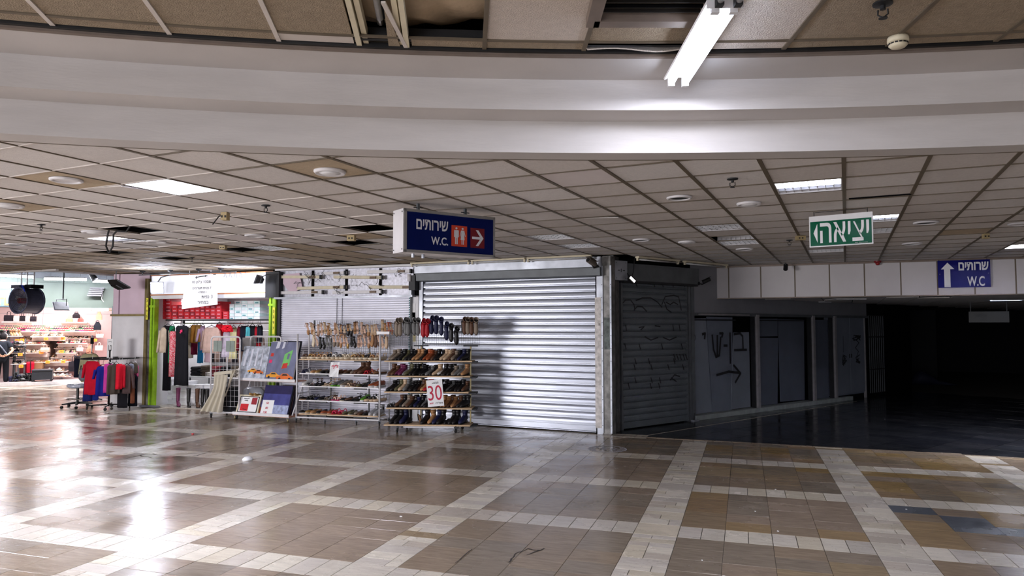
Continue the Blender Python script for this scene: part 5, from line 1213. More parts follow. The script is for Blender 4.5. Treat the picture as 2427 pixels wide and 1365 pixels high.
# ------------------------------------------------------------------ RACK 2 (boots)
R2a, R2b = at(912, 1006, .135).to_2d(), at(1118, 1008, .135).to_2d(); M2, L2r = frameM(R2a, R2b); rz2 = frame_at(R2a, R2b)[0]
r2 = thing('shoe_rack', 'rolling boot rack with long pine shelves beside the bright shutter', 'rack', (R2a.x, R2a.y, 0), rz2)
Z2 = [1.245, .98, .705, .425, .135]; DR2 = .5
for k, z in enumerate(Z2): bx(-.02 + .04 * (k % 2), L2r - .03 * (k % 3), 0, DR2 - .05, z - .02, z).build('shelf', M_wood, r2)
for x in (.58, 1.47):
    bx(x - .012, x + .012, DR2 * .55, DR2 * .55 + .024, .1, 1.50).build('upright', M_brass, r2); bx(x - .13, x + .13, DR2 * .5, DR2 * .5 + .04, 1.49, 1.515).build('cross_arm', M_dkmetal, r2)
    for z in Z2: bx(x - .12, x + .12, .1, DR2 - .1, z - .045, z - .02).build('shelf_bracket', M_dkmetal, r2)
for y in (.04, DR2 - .06): MB().tube([(.3, y, .09), (L2r - .3, y, .09)], .016, 8).build('base_rail', M_whmet, r2)
for x in (.3, L2r - .3): MB().tube([(x, .0, .09), (x, DR2, .09)], .014, 8).build('base_rail', M_dkmetal, r2)
for i, (x, y) in enumerate(((.22, .02), (L2r - .28, .02), (.3, DR2 - .05), (L2r - .22, DR2 - .05))): caster(r2, x, y, 1.05)
wire_grid(r2, .0, L2r + .1, 1.50, 1.92, DR2 * .55, 40, 9)
hb = [('boot', 'taupe'), ('boot', 'taupe'), ('chelsea', 'grey'), ('chelsea', 'grey'), ('chelsea', 'grey'), ('chelsea', 'grey'), ('boot', 'red'), ('boot', 'red'), ('boot', 'navy'), ('boot', 'navy'), ('boot', 'navy'), ('boot', 'navy'), ('boot', 'black'), ('boot', 'black'), ('chelsea', 'brown'), ('chelsea', 'taupe'), ('chelsea', 'brown'), ('chelsea', 'taupe')]
px_ = [938, 947, 959, 967, 979, 989, 1001, 1010, 1020, 1033, 1046, 1057, 1069, 1080, 1098, 1107, 1117, 1128]; py_ = [782, 781, 778, 779, 779, 779, 783, 783, 776, 776, 779, 790, 794, 801, 777, 777, 778, 778]
PR2 = Plane(R2a, R2b, DR2 * .55 - .1)
for i, ((kd, c), u, v) in enumerate(zip(hb, px_, py_)):
    p = PR2.pt(u, v); put_shoe(kd, c, 'black' if c != 'red' else 'red', Matrix.Translation(p) @ Matrix.Rotation(rz2 + PI + .35 + rs1.uniform(-.2, .2), 4, 'Z') @ Matrix.Rotation(-PI / 2 + .5, 4, 'X'), '%s ankle boot hanging %s from left above the boot rack' % (c, nth(i)), 'boots hanging above the boot rack', 'boot', 1.0)
rows2 = [
 ['taupe', 'taupe', 'black', 'black', 'olive', 'black', 'black', 'tan', 'tan', 'black', 'rust', 'rust', 'brown', 'black', 'black', 'beige', 'beige', 'brown', 'taupe', 'black', 'navy', 'black'],
 ['brown', 'brown', 'plum', 'plum', 'silver', 'olive', 'black', 'black', 'black', 'black', 'black', 'grey', 'black', 'beige', 'white', 'black', 'black', 'black', 'taupe', 'grey', 'grey', 'tan'],
 ['black', 'black', 'olive', 'beige', 'grey', 'black', 'black', 'black', 'brown', 'tan', 'red', 'black', 'black', 'black', 'black', 'black', 'grey', 'black', 'black', 'black', 'brown'],
 ['black', 'black', 'brown', 'black', 'taupe', 'brown', 'black', 'navy', 'black', 'grey', 'black', 'black', 'brown', 'brown', 'tan', 'tan', 'brown', 'tan', 'brown', 'black', 'black']]
for k, rw_ in enumerate(rows2):
    n = len(rw_)
    for i, c in enumerate(rw_):
        x = .08 + i * (L2r - .22) / (n - 1); kd = 'sneaker' if (k == 1 and c == 'white') else ('sandal' if (k == 3 and i < 2) else rs1.choice(['boot', 'boot', 'chelsea', 'wedgeboot']))
        put_shoe(kd, c, 'black', M2 @ Matrix.Translation((x, .2 + rs1.uniform(-.03, .03), Z2[k])) @ Matrix.Rotation(PI - .35 + rs1.uniform(-.3, .15), 4, 'Z'), '%s %s, %s from left on the boot rack %s shelf' % (c, KN[kd], nth(i), SHN[k]), 'boots on the boot rack shelves', 'boot' if kd != 'sneaker' and kd != 'sandal' else 'shoe', 1.0, name='boot' if kd not in ('sneaker', 'sandal') else 'shoe')
low = [(.15, 'black', 'boot', 0), (.27, 'black', 'boot', 0), (.40, 'navy', 'boot', .1), (.5, 'black', 'tallboot', .05), (.72, 'bronze', 'tallboot', 1.45), (.9, 'black', 'boot', 0), (1.08, 'tan', 'boot', .2), (1.17, 'navy', 'boot', -.1), (1.28, 'black', 'boot', 0), (1.42, 'black', 'sneaker', 0), (1.55, 'black', 'boot', 0), (1.65, 'black', 'boot', .1), (1.8, 'navy', 'boot', 0)]
for i, (x, c, kd, lay) in enumerate(low):
    x = .12 + (x - .15) * (L2r - .3) / 1.65
    Mx = M2 @ Matrix.Translation((x, .2, Z2[4] + (.05 if abs(lay) > 1 else 0))) @ Matrix.Rotation(PI - .3 if abs(lay) < 1 else PI / 2 + .3, 4, 'Z') @ Matrix.Rotation(lay, 4, 'Y' if abs(lay) < 1 else 'X')
    put_shoe(kd, c, 'black', Mx, '%s %s%s, %s from left on the boot rack lowest shelf' % (c, KN[kd], ' on its side' if abs(lay) > 1 else '', nth(i)), 'boots on the boot rack shelves', 'boot', 1.15 if kd == 'boot' else .8)
p2 = Plane(R2a, R2b, -.04); c, w, h = p2.rect(1015, 900, 1053, 963)
ts = thing('price_sign', 'white price sign with a big red 30 hanging on the boot rack', 'price sign', c, rz2, rot=(0, math.radians(-5), rz2))
bx(-w / 2, w / 2, -.003, .003, 0, h).build('sheet', M_paper, ts); letters('number', '30', M_redink, ts, -w * .44, -.0045, h * .23, w * .86, h * .56, .0); letters('lettering', 'עצבמ', M_ink, ts, -w * .15, -.0045, h * .85, w * .4, h * .07); letters('lettering', 'ח"שו', M_ink, ts, -w * .0, -.0045, h * .09, w * .42, h * .07); letters('lettering', 'גוז', M_redink, ts, -w * .4, -.0045, h * .09, w * .25, h * .06)
# ------------------------------------------------------------------ GARMENTS
FAB = {}
def fab(rgb, **k):
    key = 'fabric %d %d %d' % tuple(rgb)
    return mat(key, rgb, rough=.85, var=.12, scale=9, bump=.25, bscale=24, spec=.2, **k)
rg_ = random.Random(33)
def garment(parent_mat, w, h, m, sleeves=0, depth=.07, flare=1.0, name='fabric', folds=None, seed=0):
    """cloth hanging from its shoulders at z=h down to z=0, facing -y"""
    r = random.Random(seed); b = MB(); n = 22; rings = []; fo = folds if folds is not None else max(2, int(w / .09)); ph = r.uniform(0, 6)
    for j in range(9):
        t = j / 8; z = h * (1 - t); ww = w / 2 * (.72 if j == 0 else (.96 if j == 1 else (.9 + (flare - .9) * t)))
        z = h if j == 0 else (h - .05 * 1 if j == 1 else h - .05 - (h - .05) * (j - 1) / 7)
        dd = depth / 2 * (.6 if j == 0 else 1); amp = depth * .28 * min(1, t * 1.6)
        ring = []
        for k in range(n):
            a = 2 * PI * k / n; x = ww * math.cos(a); y = dd * math.sin(a)
            y += amp * math.sin(fo * 2.2 * (x / max(ww, .01)) + ph + t) ; x += amp * .2 * math.sin(3 * a + ph)
            ring.append((x, y, z + (.01 * math.sin(5 * a + ph) if j == 8 else 0)))
        rings.append(ring)
    b.loft(rings[::-1])
    for s in (-1, 1) if sleeves else ():
        L = sleeves; x0 = s * w * .44; sr = []
        for q in range(5):
            t = q / 4; sr.append([(x0 + s * (.02 + .06 * t * min(1, L / .3)) + (.035 - .008 * t) * math.cos(2 * PI * k / 8), .0 + (.03) * math.sin(2 * PI * k / 8), h - .07 - t * L) for k in range(8)])
        b.loft(sr if s < 0 else sr)
    return b.mesh(name, m, smooth=True)
def hanger(t, w, h, m=M_black_pl, hook=.09):
    MB().tube([(-w * .36, 0, h - .015), (-w * .12, 0, h + .03), (0, 0, h + .045), (w * .12, 0, h + .03), (w * .36, 0, h - .015)], .007, 6).tube([(0, 0, h + .045), (0, 0, h + .06 + hook * .5), (.015, 0, h + .07 + hook * .6), (.0, 0, h + .08 + hook * .6)], .0035, 5).build('hanger', m, t)
def garment_px(pl, u0, v0, u1, v1, rgb, label, cat, sleeves=0, group=None, turn=0.0, m=None, hm=M_black_pl, flare=1.0, depth=.07, name=None, hk=.09):
    c, w, h = pl.rect(u0, v0, u1, v1); w = max(w, .03)
    if abs(turn) > .01: w2 = min(.5, w / max(.25, abs(math.cos(turn))))
    else: w2 = w
    t = thing(name or cat.replace(' ', '_'), label, cat, c, pl.rz + turn, group); mm = m or fab(rgb)
    link('fabric', garment(None, w2, h, mm, sleeves, depth, flare, seed=int(u0 * 7 + v0)), t)
    hanger(t, w2, h, hm, hk); return t, w2, h
# ---- round garment rack in front of the pillar
gc = at(257, 969); PG = Plane((gc.x, gc.y), (gc.x + math.cos(rzC), gc.y + math.sin(rzC)))
gk = thing('garment_rack', 'black four-armed round clothes rack on casters in front of the white pillar', 'rack', (gc.x, gc.y, 0), .5)
MB().tube([(0, 0, .06), (0, 0, 1.32)], .022, 10).build('pole', M_black_pl, gk, smooth=True)
for k in range(4):
    a = k * PI / 2 + .3; e = (.42 * math.cos(a), .42 * math.sin(a)); MB().tube([(0, 0, .1), (*e, .09)], .016, 6).build('foot', M_black_pl, gk)
    w_ = MB().tube([(-.012, 0, .035), (.012, 0, .035)], .035, 12).build('caster', M_rubber, gk, (e[0], e[1], 0), rz=a); MB().tube([(0, 0, .04), (0, .0, .09)], .01, 6).build('stem', M_black_pl, w_)
    MB().tube([(0, 0, 1.13), (.58 * math.cos(a), .58 * math.sin(a), 1.13)], .011, 6).build('arm', M_black_pl, gk)
MB().tube([(.58 * math.cos(2 * PI * k / 32), .58 * math.sin(2 * PI * k / 32), 1.13) for k in range(32)], .012, 8, closed=True).build('ring', M_dkmetal, gk)
c, w, h = PG.rect(254, 803, 268, 842); t = thing('price_sign', 'white price sheet reading 10 above the round clothes rack', 'price sign', c, rzC); bx(-w / 2, w / 2, -.003, .003, -.1, h).build('sheet', M_paper, t); letters('number', '10', M_ink, t, -w * .25, -.0045, h * .25, w * .55, h * .38, .0); strokes('scribble', [[(-w * .3, h * .8), (0, h * .84), (w * .3, h * .8)]], M_ink, t, -.0045, .01)
GR = [(200, 856, 236, 935, (190, 16, 44), 'red hooded top with long straps at the front left of the round rack', 'top', .3, 0, -.46), (201, 900, 216, 950, (26, 34, 96), 'dark blue trousers behind the red top on the round rack', 'trousers', 0, .3, -.3), (216, 905, 232, 948, (24, 40, 120), 'blue garment hanging low behind the red top', 'trousers', 0, 0, -.25),
      (235, 868, 252, 938, (28, 34, 130), 'royal blue short-sleeved dress in the middle of the round rack', 'dress', .2, .7, -.52), (252, 862, 262, 930, (196, 60, 150), 'narrow magenta pink top beside the royal blue dress', 'top', 0, .9, -.54), (246, 880, 254, 930, (74, 64, 56), 'olive brown garment between the blue dress and the pink top', 'top', 0, .9, -.4),
      (261, 864, 272, 934, (84, 70, 62), 'dark taupe dress hanging just right of the magenta top', 'dress', 0, .9, -.55), (270, 862, 279, 932, (76, 66, 60), 'dark taupe dress left of the bright red top', 'dress', 0, .9, -.56), (279, 862, 285, 922, (220, 24, 48), 'thin bright red top in the right half of the round rack', 'top', 0, 1.0, -.56),
      (284, 864, 292, 918, (214, 30, 52), 'red top with narrow straps beside the thin bright red one', 'top', 0, .9, -.5), (291, 866, 308, 932, (84, 66, 66), 'brown long-sleeved sweater in the right half of the round rack', 'sweater', .42, .3, -.4), (280, 905, 300, 966, (20, 18, 24), 'long black skirt hanging low at the right of the round rack', 'skirt', 0, .2, -.2),
      (304, 862, 316, 890, (150, 156, 172), 'grey and pink swimsuit top at the right end of the round rack', 'swimsuit', 0, .3, -.15), (314, 860, 325, 884, (104, 96, 84), 'olive brown cap-shaped top at the far right of the round rack', 'top', 0, .2, 0), (317, 866, 328, 892, (226, 96, 150), 'pink top at the far right edge of the round rack', 'top', 0, .2, .1),
      (307, 890, 324, 962, (22, 22, 34), 'long dark dress at the right end of the round rack', 'dress', 0, .3, .05), (312, 890, 318, 955, (120, 70, 50), 'long thin brown scarf over the dark dress on the round rack', 'scarf', 0, 0, -.08)]
for (u0, v0, u1, v1, rgb, lab, cat, sl_, tn, off) in GR: garment_px(PG.off(off), u0, v0, u1, v1, rgb, lab, cat, sl_, 'clothes on the round rack', tn, hm=M_whmet if cat == 'top' else M_black_pl)
# white T panel drops on the red top
# jacket on a stand, behind to the left
pj = at(214, 948); PJ = Plane((pj.x, pj.y), (pj.x + math.cos(rzC), pj.y + math.sin(rzC)))
cj = thing('coat_stand', 'thin metal clothes stand holding a beige jacket behind the round rack', 'stand', (pj.x, pj.y, 0)); MB().tube([(0, 0, .03), (0, 0, 1.62)], .016, 8).build('pole', M_galv, cj)
for k in range(4): MB().tube([(0, 0, .05), (.3 * math.cos(k * PI / 2 + .4), .3 * math.sin(k * PI / 2 + .4), .02)], .014, 6).build('foot', M_dkmetal, cj)
bx(-.04, .04, -.02, .02, 1.4, 1.56).build('bracket', M_black_pl, cj)
garment_px(PJ.off(-.07), 186, 838, 238, 905, (176, 168, 134), 'beige hooded jacket on a stand behind the round rack', 'jacket', .45, None, .1, depth=.14)
garment_px(PJ.off(-.02), 176, 850, 192, 894, (24, 26, 44), 'dark navy sleeve of a coat hanging beside the beige jacket', 'coat', 0, None, .2, depth=.1)
c, w, h = PJ.off(-.2).rect(188, 873, 204, 902); bgp = thing('backpack', 'small grey backpack hanging in front of the beige jacket', 'bag', c, rzC); MB().loft([[(w / 2 * s * math.cos(a), .06 * s * math.sin(a), z) for a in [2 * PI * k / 12 for k in range(12)]] for z, s in ((0, .7), (h * .15, 1), (h * .7, .95), (h, .5))]).build('body', fab((120, 124, 134)), bgp, smooth=True); MB().tube([(-w * .2, -.05, h * .9), (0, -.05, h * 1.25), (w * .2, -.05, h * .9)], .01, 6).build('strap', M_black_pl, bgp)
# office stool with plastic-wrapped seat
sc = at(183, 966); st = thing('office_stool', 'swivel stool with a plastic-wrapped seat and black star base on casters', 'stool', (sc.x, sc.y, 0), .2)
MB().tube([(0, 0, .08), (0, 0, .46)], .028, 10).build('column', M_black_pl, st); MB().tube([(.22 * math.cos(2 * PI * k / 24), .22 * math.sin(2 * PI * k / 24), .2) for k in range(24)], .009, 6, closed=True).build('foot_ring', M_chrome, st)
for k in range(3): MB().tube([(0, 0, .2), (.22 * math.cos(k * 2.1), .22 * math.sin(k * 2.1), .2)], .006, 5).build('ring_spoke', M_chrome, st)
MB().loft([[(.23 * s * math.cos(2 * PI * k / 20), .21 * s * math.sin(2 * PI * k / 20), z + .006 * math.sin(5 * k)) for k in range(20)] for z, s in ((.45, .8), (.47, 1), (.52, 1.02), (.545, .85), (.55, .3))]).build('seat', mat('plastic-wrapped cushion', (176, 180, 194), rough=.2, var=.35, scale=14, bump=.6, bscale=16, spec=.8), st, smooth=True)
for k in range(5):
    a = 2 * PI * k / 5 + .4; MB().loft([[(d * math.cos(a) - q * math.sin(a), d * math.sin(a) + q * math.cos(a), z) for q, z in ((-wd_, z0), (wd_, z0), (wd_, z0 + hh_), (-wd_, z0 + hh_))] for d, wd_, z0, hh_ in ((.03, .03, .09, .05), (.31, .018, .08, .025))]).build('arm', M_black_pl, st)
    MB().tube([(-.02, 0, .03), (.02, 0, .03)], .03, 12).build('caster', M_rubber, st, (.31 * math.cos(a), .31 * math.sin(a), 0), rz=a + .5)
# ---- small shop: rails, clothes, boxes
PCi = PC.off(.45)
sf = thing('shop_shelf', 'dark shelf with a chrome clothes rail under it inside the small shop', 'shelf', (C0.x, C0.y, 0), rzC)
zs = PCi.pt(500, 757).z
bx(.14, LC - .1, .25, .75, zs - .03, zs).build('board', M_dkmetal, sf); MB().tube([(.2, .45, zs - .09), (LC - .15, .45, zs - .09)], .012, 8).build('rail', M_chrome, sf); bx(.14, .17, .70, .75, .05, zs - .03).build('side_post', M_white, sf); bx(.3, .34, .6, .64, .05, zs - .03).build('post', M_dkmetal, sf); bx(LC - .14, LC - .11, .66, .7, .05, zs - .03).build('side_post', M_white, sf)
bx(.05, .14, .1, .25, 1.28, 1.42).build('switch_plate', M_cream, sf)
M_lab = mat('box label', (226, 130, 146), rough=.6); M_redd = mat('darker red card', (150, 26, 44), rough=.5)
nb = 0
def sbox(u0, v0, u1, v1, m, label, off=.3, labelled=True, dep=.3, group='red shoe boxes on the shop shelf', lm=M_lab):
    c, w, h = PC.off(off).rect(u0, v0, u1, v1); t = thing('shoe_box', label, 'box', c, rzC, group)
    bx(-w / 2 + .002, w / 2 - .002, 0, dep, 0, h * .74).build('body', m, t); bx(-w / 2, w / 2, -.004, dep + .004, h * .74, h - .002).build('lid', m, t)
    if labelled: bx(-w * .3, w * .26, -.003, .001, h * .2, h * .52).build('label', lm, t)
    return t
cols = [(370, 391), (391, 407), (407, 421), (421, 436), (436, 450), (450, 462), (462, 474), (474, 486), (486, 498), (498, 512)]
for ci_, (u0, u1) in enumerate(cols + [(512, 525)]):
    tops = 6 if ci_ < 2 else (4 if ci_ < 4 else (5 if ci_ < 10 else 5))
    for k in range(tops):
        hgt = 8.4 if ci_ != 0 else 8.6
        v1 = 756 - k * hgt
        sbox(u0 + .4, v1 - hgt, u1 - .4, v1, M_red if (ci_ in (0, 10)) or (ci_ + k) % 3 else M_redd, '%s red shoe box from the bottom in the %s red stack from left' % (nth(k), nth(ci_)), labelled=ci_ > 0)
for k in range(3): sbox(528, 756 - (k + 1) * 6, 541, 756 - k * 6, M_red, '%s small red shoe box from the bottom in the low stack beside the pale boxes' % nth(k), .3)
M_mint = mat('pale mint card', (206, 228, 228), rough=.6); M_tealink = mat('teal print', (60, 130, 140), rough=.6)
for ci_, (u0, u1) in enumerate(((544, 555), (556, 572), (572, 586), (586, 602), (602, 616))):
    for k in range(5 if ci_ < 1 else 6):
        v1 = 757 - k * 7.4; sbox(u0, v1 - 7.2, u1 - .3, v1, M_mint if (ci_ + k) % 2 else M_white, '%s pale mint box from the bottom in the %s pale stack from left' % (nth(k), nth(ci_)), .3, True, .3, 'pale shoe boxes on the shop shelf', M_tealink if (k + ci_) % 3 == 0 else M_white)
# clothes on the rail and in front
pats = {}
def dots(key, a, bcol, sc=60):
    m = mat(key, a, rough=.8, var=0); nt = m.node_tree; N = nt.nodes; L = nt.links; v = N.new('ShaderNodeTexVoronoi'); v.inputs['Scale'].default_value = sc; g = N.new('ShaderNodeNewGeometry'); L.new(g.outputs['Position'], v.inputs['Vector']); cr = N.new('ShaderNodeValToRGB'); cr.color_ramp.elements[0].color = (*lin(bcol), 1); cr.color_ramp.elements[1].color = (*lin(a), 1); cr.color_ramp.elements[0].position = .35; cr.color_ramp.elements[1].position = .45; L.new(v.outputs['Distance'], cr.inputs[0]); L.new(cr.outputs[0], N['Principled BSDF'].inputs['Base Color']); return m
CL = [(383, 776, 397, 835, (206, 190, 170), 'cream long-sleeved top at the far left of the shop rail', 'top', .5, .3, -.43), (388, 772, 404, 925, (22, 22, 28), 'long black dress leaning to the left behind the polka dress', 'dress', 0, .3, -.40), (403, 772, 412, 860, (26, 130, 88), 'narrow green dress beside the patterned red and white one', 'dress', 0, .5, -.42),
      (402, 785, 416, 892, None, 'long red and white patterned dress between the green and the black dress', 'dress', 0, .3, -.47), (414, 772, 446, 913, (26, 26, 32), 'long plain black dress with a flower on a white hanger, front of the shop', 'dress', 0, 0, -.45), (444, 776, 456, 848, (196, 184, 164), 'beige cardigan just right of the long black dress', 'cardigan', 0, .5, .1),
      (452, 772, 466, 840, (130, 26, 56), 'dark red dress under the gold one', 'dress', 0, .4, .16), (455, 770, 468, 812, (186, 130, 58), 'gold satin top in the left half of the shop rail', 'top', 0, .4, .05), (465, 770, 477, 810, (206, 160, 90), 'shiny pale gold top just right of the darker gold one', 'top', 0, .4, .05), (469, 806, 480, 860, (40, 130, 180), 'blue skirt hanging low under the gold tops', 'skirt', 0, .3, .1),
      (476, 772, 484, 830, (222, 190, 220), 'lilac blouse beside the shiny gold top', 'blouse', .3, .6, .06), (482, 776, 520, 836, (206, 176, 164), 'pale pink ribbed sweater on a black hanger, widest on the shop rail', 'sweater', .42, 0, -.05), (484, 826, 500, 858, (230, 200, 214), 'pale pink striped blouse under the ribbed sweater', 'blouse', 0, 0, .1),
      (512, 768, 528, 800, (196, 22, 40), 'bright red blouse left of the ruffled red top', 'blouse', .1, .2, .02), (526, 770, 550, 786, (224, 26, 46), 'ruffled bright red feather top in the middle of the shop rail', 'top', 0, 0, -.05), (528, 786, 546, 846, (206, 196, 216), 'pale lilac dress under the ruffled red top', 'dress', 0, 0, .05), (546, 776, 560, 850, (214, 208, 160), 'pale yellow dress right of the ruffled red top', 'dress', 0, .4, .1),
      (564, 774, 574, 830, (120, 26, 44), 'wine red dress at the right part of the shop rail', 'dress', 0, .6, .1), (572, 772, 586, 832, (24, 26, 40), 'black dress with teal trim at the right part of the shop rail', 'dress', 0, .5, .1), (583, 775, 592, 800, (80, 170, 180), 'teal scarf knotted between two black dresses', 'scarf', 0, .3, 0), (590, 772, 606, 832, (22, 24, 32), 'black dress with a yellow flower at the right part of the shop rail', 'dress', 0, .2, .08), (605, 774, 616, 836, (160, 20, 36), 'dark red dress near the right green post', 'dress', 0, .5, .08), (612, 772, 620, 812, (30, 32, 44), 'narrow black top at the right end of the shop rail', 'top', 0, .8, .08)]
for (u0, v0, u1, v1, rgb, lab, cat, sl_, tn, off) in CL:
    m_ = dots('red and white pattern', (220, 60, 80), (240, 225, 228), 70) if rgb is None else None
    garment_px(PC.off(.42 + off), u0, v0, u1, v1, rgb, lab, cat, sl_, 'clothes on the shop rail', tn, m=m_, hm=M_whmet if u0 in (414, 526, 572) else M_black_pl, hk=.06, flare=1.05, depth=.09)
rf = random.Random(8)
p = PC.off(-.1).pt(430, 786); fl_ = MB()
for k in range(7): fl_.sphere((.022 * math.cos(k), -.01, .03 * math.sin(k * 1.3) ), .018, 8)
tag(fl_.build('brooch_flower', fab((226, 60, 110)), None, p, smooth=True), 'pink flower necklace on the neckline of the long black dress', 'flower')
# ruffles
p = PC.off(.3).pt(538, 778); rfm = MB()
for k in range(26): rfm.sphere((rf.uniform(-.12, .12), rf.uniform(-.03, .02), rf.uniform(-.07, .06)), rf.uniform(.02, .035), 6)
tag(rfm.build('red_ruffle', fab((226, 24, 44)), None, p), 'fluffy red ruffle collar draped on the shop rail', 'collar')
# tall boots, white boxes and shelves in the lower part
for i, (u, v, cc) in enumerate(((423, 951, 'plum'), (448, 950, 'black'), (469, 947, 'brown'), (482, 946, 'black'), (492, 944, 'black'))):
    p = PC.off(.18).pt(u, v); put_shoe('tallboot', cc, 'black', Matrix.Translation((p.x, p.y, .016)) @ Matrix.Rotation(rzC + PI + .9, 4, 'Z'), '%s tall heeled boot, %s from the left on the floor of the small shop' % (cc, nth(i)), 'tall boots in the small shop', 'boot', 1.0)
for ci_, (u0, u1, top) in enumerate(((368, 390, 912), (389, 408, 905), (407, 424, 915), (426, 444, 912), (446, 462, 915), (463, 480, 912), (484, 500, 915))):
    k = 0; v = 962 - ci_ * .4
    while v > top:
        hh_ = (9, 7, 8)[(k + ci_) % 3]; sbox(u0, v - hh_, u1, v, M_white if (k + ci_) % 2 else M_offw, '%s white box from the bottom in the %s white floor stack from left' % (nth(k), nth(ci_)), .5 + .02 * (k % 2), k % 2 == 0, .35, 'white boxes on the shop floor', M_paper); v -= hh_; k += 1
# dark goods on a low table
tb = thing('goods_table', 'low table piled with folded dark goods inside the small shop', 'table', (C0.x, C0.y, 0), rzC)
xa, xb = sC(444, 900, .9), sC(620, 900, .9); bx(xa, xb, .9, 1.6, .62, .65).build('top', M_offw, tb)
for x in (xa + .03, xb - .05):
    for y in (.92, 1.55): bx(x, x + .03, y, y + .03, .015, .62).build('leg', M_galvd, tb)
for i in range(14):
    x = xa + .1 + i * (xb - xa - .2) / 13; cc = [(30, 30, 34), (24, 24, 28), (80, 70, 60), (200, 196, 190), (120, 40, 50), (40, 44, 60)][i % 6]; hh_ = rf.uniform(.1, .26)
    o = thing('folded_clothes', '%s pile of folded clothes from the left on the low table in the small shop' % nth(i), 'clothes', (C0.x + math.cos(rzC) * x - math.sin(rzC) * 1.15, C0.y + math.sin(rzC) * x + math.cos(rzC) * 1.15, .65), rzC, 'folded clothes in the small shop')
    for q in range(3): MB().loft([[(sx_ * .1 * s, sy_ * .16 * s, z) for sx_, sy_ in ((-1, -1), (1, -1), (1, 1), (-1, 1))] for z, s in ((hh_ * q / 3, .9), (hh_ * (q + .3) / 3, 1), (hh_ * (q + .7) / 3, 1), (hh_ * (q + 1) / 3, .88))]).build('layer', fab(cc), o)
for i in range(16):
    u = 396 + i * 14; p = PC.off(1.9).pt(u, 870); cc = [(40, 40, 46), (140, 120, 110), (60, 60, 70), (190, 170, 160)][i % 4]
    t = thing('hanging_garment', '%s dark garment from the left on the rear rail of the small shop' % nth(i), 'garment', (p.x, p.y, .95), rzC + .5, 'garments on the rear rail of the small shop'); link('fabric', garment(None, .3, .7, fab(cc), .2, .08, 1, seed=i), t); hanger(t, .3, .7)
rr2 = thing('rear_rail', 'chrome clothes rail across the back of the small shop', 'rail', (C0.x - math.sin(rzC) * 1.9, C0.y + math.cos(rzC) * 1.9, 1.74), rzC); MB().tube([(0, 0, 0), (LC, 0, 0)], .012, 8).build('tube', M_chrome, rr2)
# ------------------------------------------------------------------ CAGE TROLLEY, PICTURE TROLLEY
def arch_cage(name, label, P, Q, ztop, z0, nx, nz, extra=None, group=None, mesh_from=.12):
    rz, L = frame_at(P, Q); t = thing(name, label, 'trolley', (P[0], P[1], 0), rz); r = .06
    MB().tube([(0, 0, z0), (0, 0, ztop - r), (r * .3, 0, ztop - r * .3), (r, 0, ztop), (L - r, 0, ztop), (L - r * .3, 0, ztop - r * .3), (L, 0, ztop - r), (L, 0, z0)], .015, 8).build('arch_frame', M_whmet, t, smooth=True)
    wire_grid(t, .02, L - .02, z0 + mesh_from, ztop - .02, 0, nx, nz, M_whmet); MB().tube([(0, 0, z0), (L, 0, z0)], .014, 8).build('base_rail', M_whmet, t); return t, L
ka, kb = at(497, 990).to_2d(), at(566, 1000).to_2d(); kb = ka + (at(566, 993).to_2d() - ka)
zt = Plane(ka, kb).pt(520, 798).z
kt, kL = arch_cage('cage_trolley', 'white arched wire cage trolley on casters left of the picture trolley', ka, kb, zt, .12, 7, 13)
MB().tube([(0, .5, .12), (0, .5, 1.2)], .014, 8).build('rear_post', M_whmet, kt); bx(0, kL, 0, .5, .10, .12).build('floor_plate', M_offw, kt)
for x, y in ((.03, .0), (kL - .05, .0), (.03, .48), (kL - .05, .48)): caster(kt, x, y, 1.1)
for x in (.08, .38): bx(x, x + .2, -.035, -.02, zt - .3, zt - .08).build('note_card', mat('grey green card', (140, 152, 146), rough=.7), kt); bx(x + .098, x + .102, -.037, -.02, zt - .3, zt - .08).build('fold_line', M_dkmetal, kt)
# draped beige cloth
pk = Plane(ka, kb, -.12); rows = []
for j in range(10):
    t_ = j / 9; v = 886 + (974 - 886) * t_; ul = 508 - 30 * max(0, t_ - .35) ** 1.2 * 1.5; ur = 540 - 12 * t_; ring_ = []
    for k in range(25):
        s = k / 24; u = ul + (ur - ul) * s; q = pk.pt(u, v + 3 * s); fold = .035 * math.sin(s * 22 + t_) * (0.3 + t_); ring_.append((q.x - pk.n.x * (fold + .05 * t_), q.y - pk.n.y * (fold + .05 * t_), max(.02, q.z)))
    rows.append(ring_)
M_drape = mat('beige drape', (196, 188, 170), rough=.85, var=.06, bump=.15)
cl = thing('draped_cloth', 'heavy beige cloth draped over the front of the cage trolley', 'cloth', (0, 0, 0)); MB().loft(rows, closed=False, cap=False).build('front_fall', M_drape, cl, smooth=True)
rows = []
for j in range(8):
    t_ = j / 7; v = 875 + 60 * t_; rows.append([]); ul = 546 - 6 * t_ * t_ * 2; ur = 560 - 26 * t_
    for k in range(9): s = k / 8; u = ul + (ur - ul) * s; q = pk.pt(u, v + 6 * (1 - s)); f_ = .02 * math.sin(s * 9 + 2 * t_); rows[-1].append((q.x - pk.n.x * f_, q.y - pk.n.y * f_, q.z))
MB().loft(rows, closed=False, cap=False).build('side_fall', M_drape, cl, smooth=True)
tp = [pk.pt(508, 884), pk.pt(552, 879)]; MB().loft([[(q.x + pk.n.x * d_, q.y + pk.n.y * d_, q.z + z_) for d_, z_ in ((-.02, -.05), (-.02, .01), (.14, .02), (.14, -.05))] for q in tp]).build('top_fold', M_drape, cl)
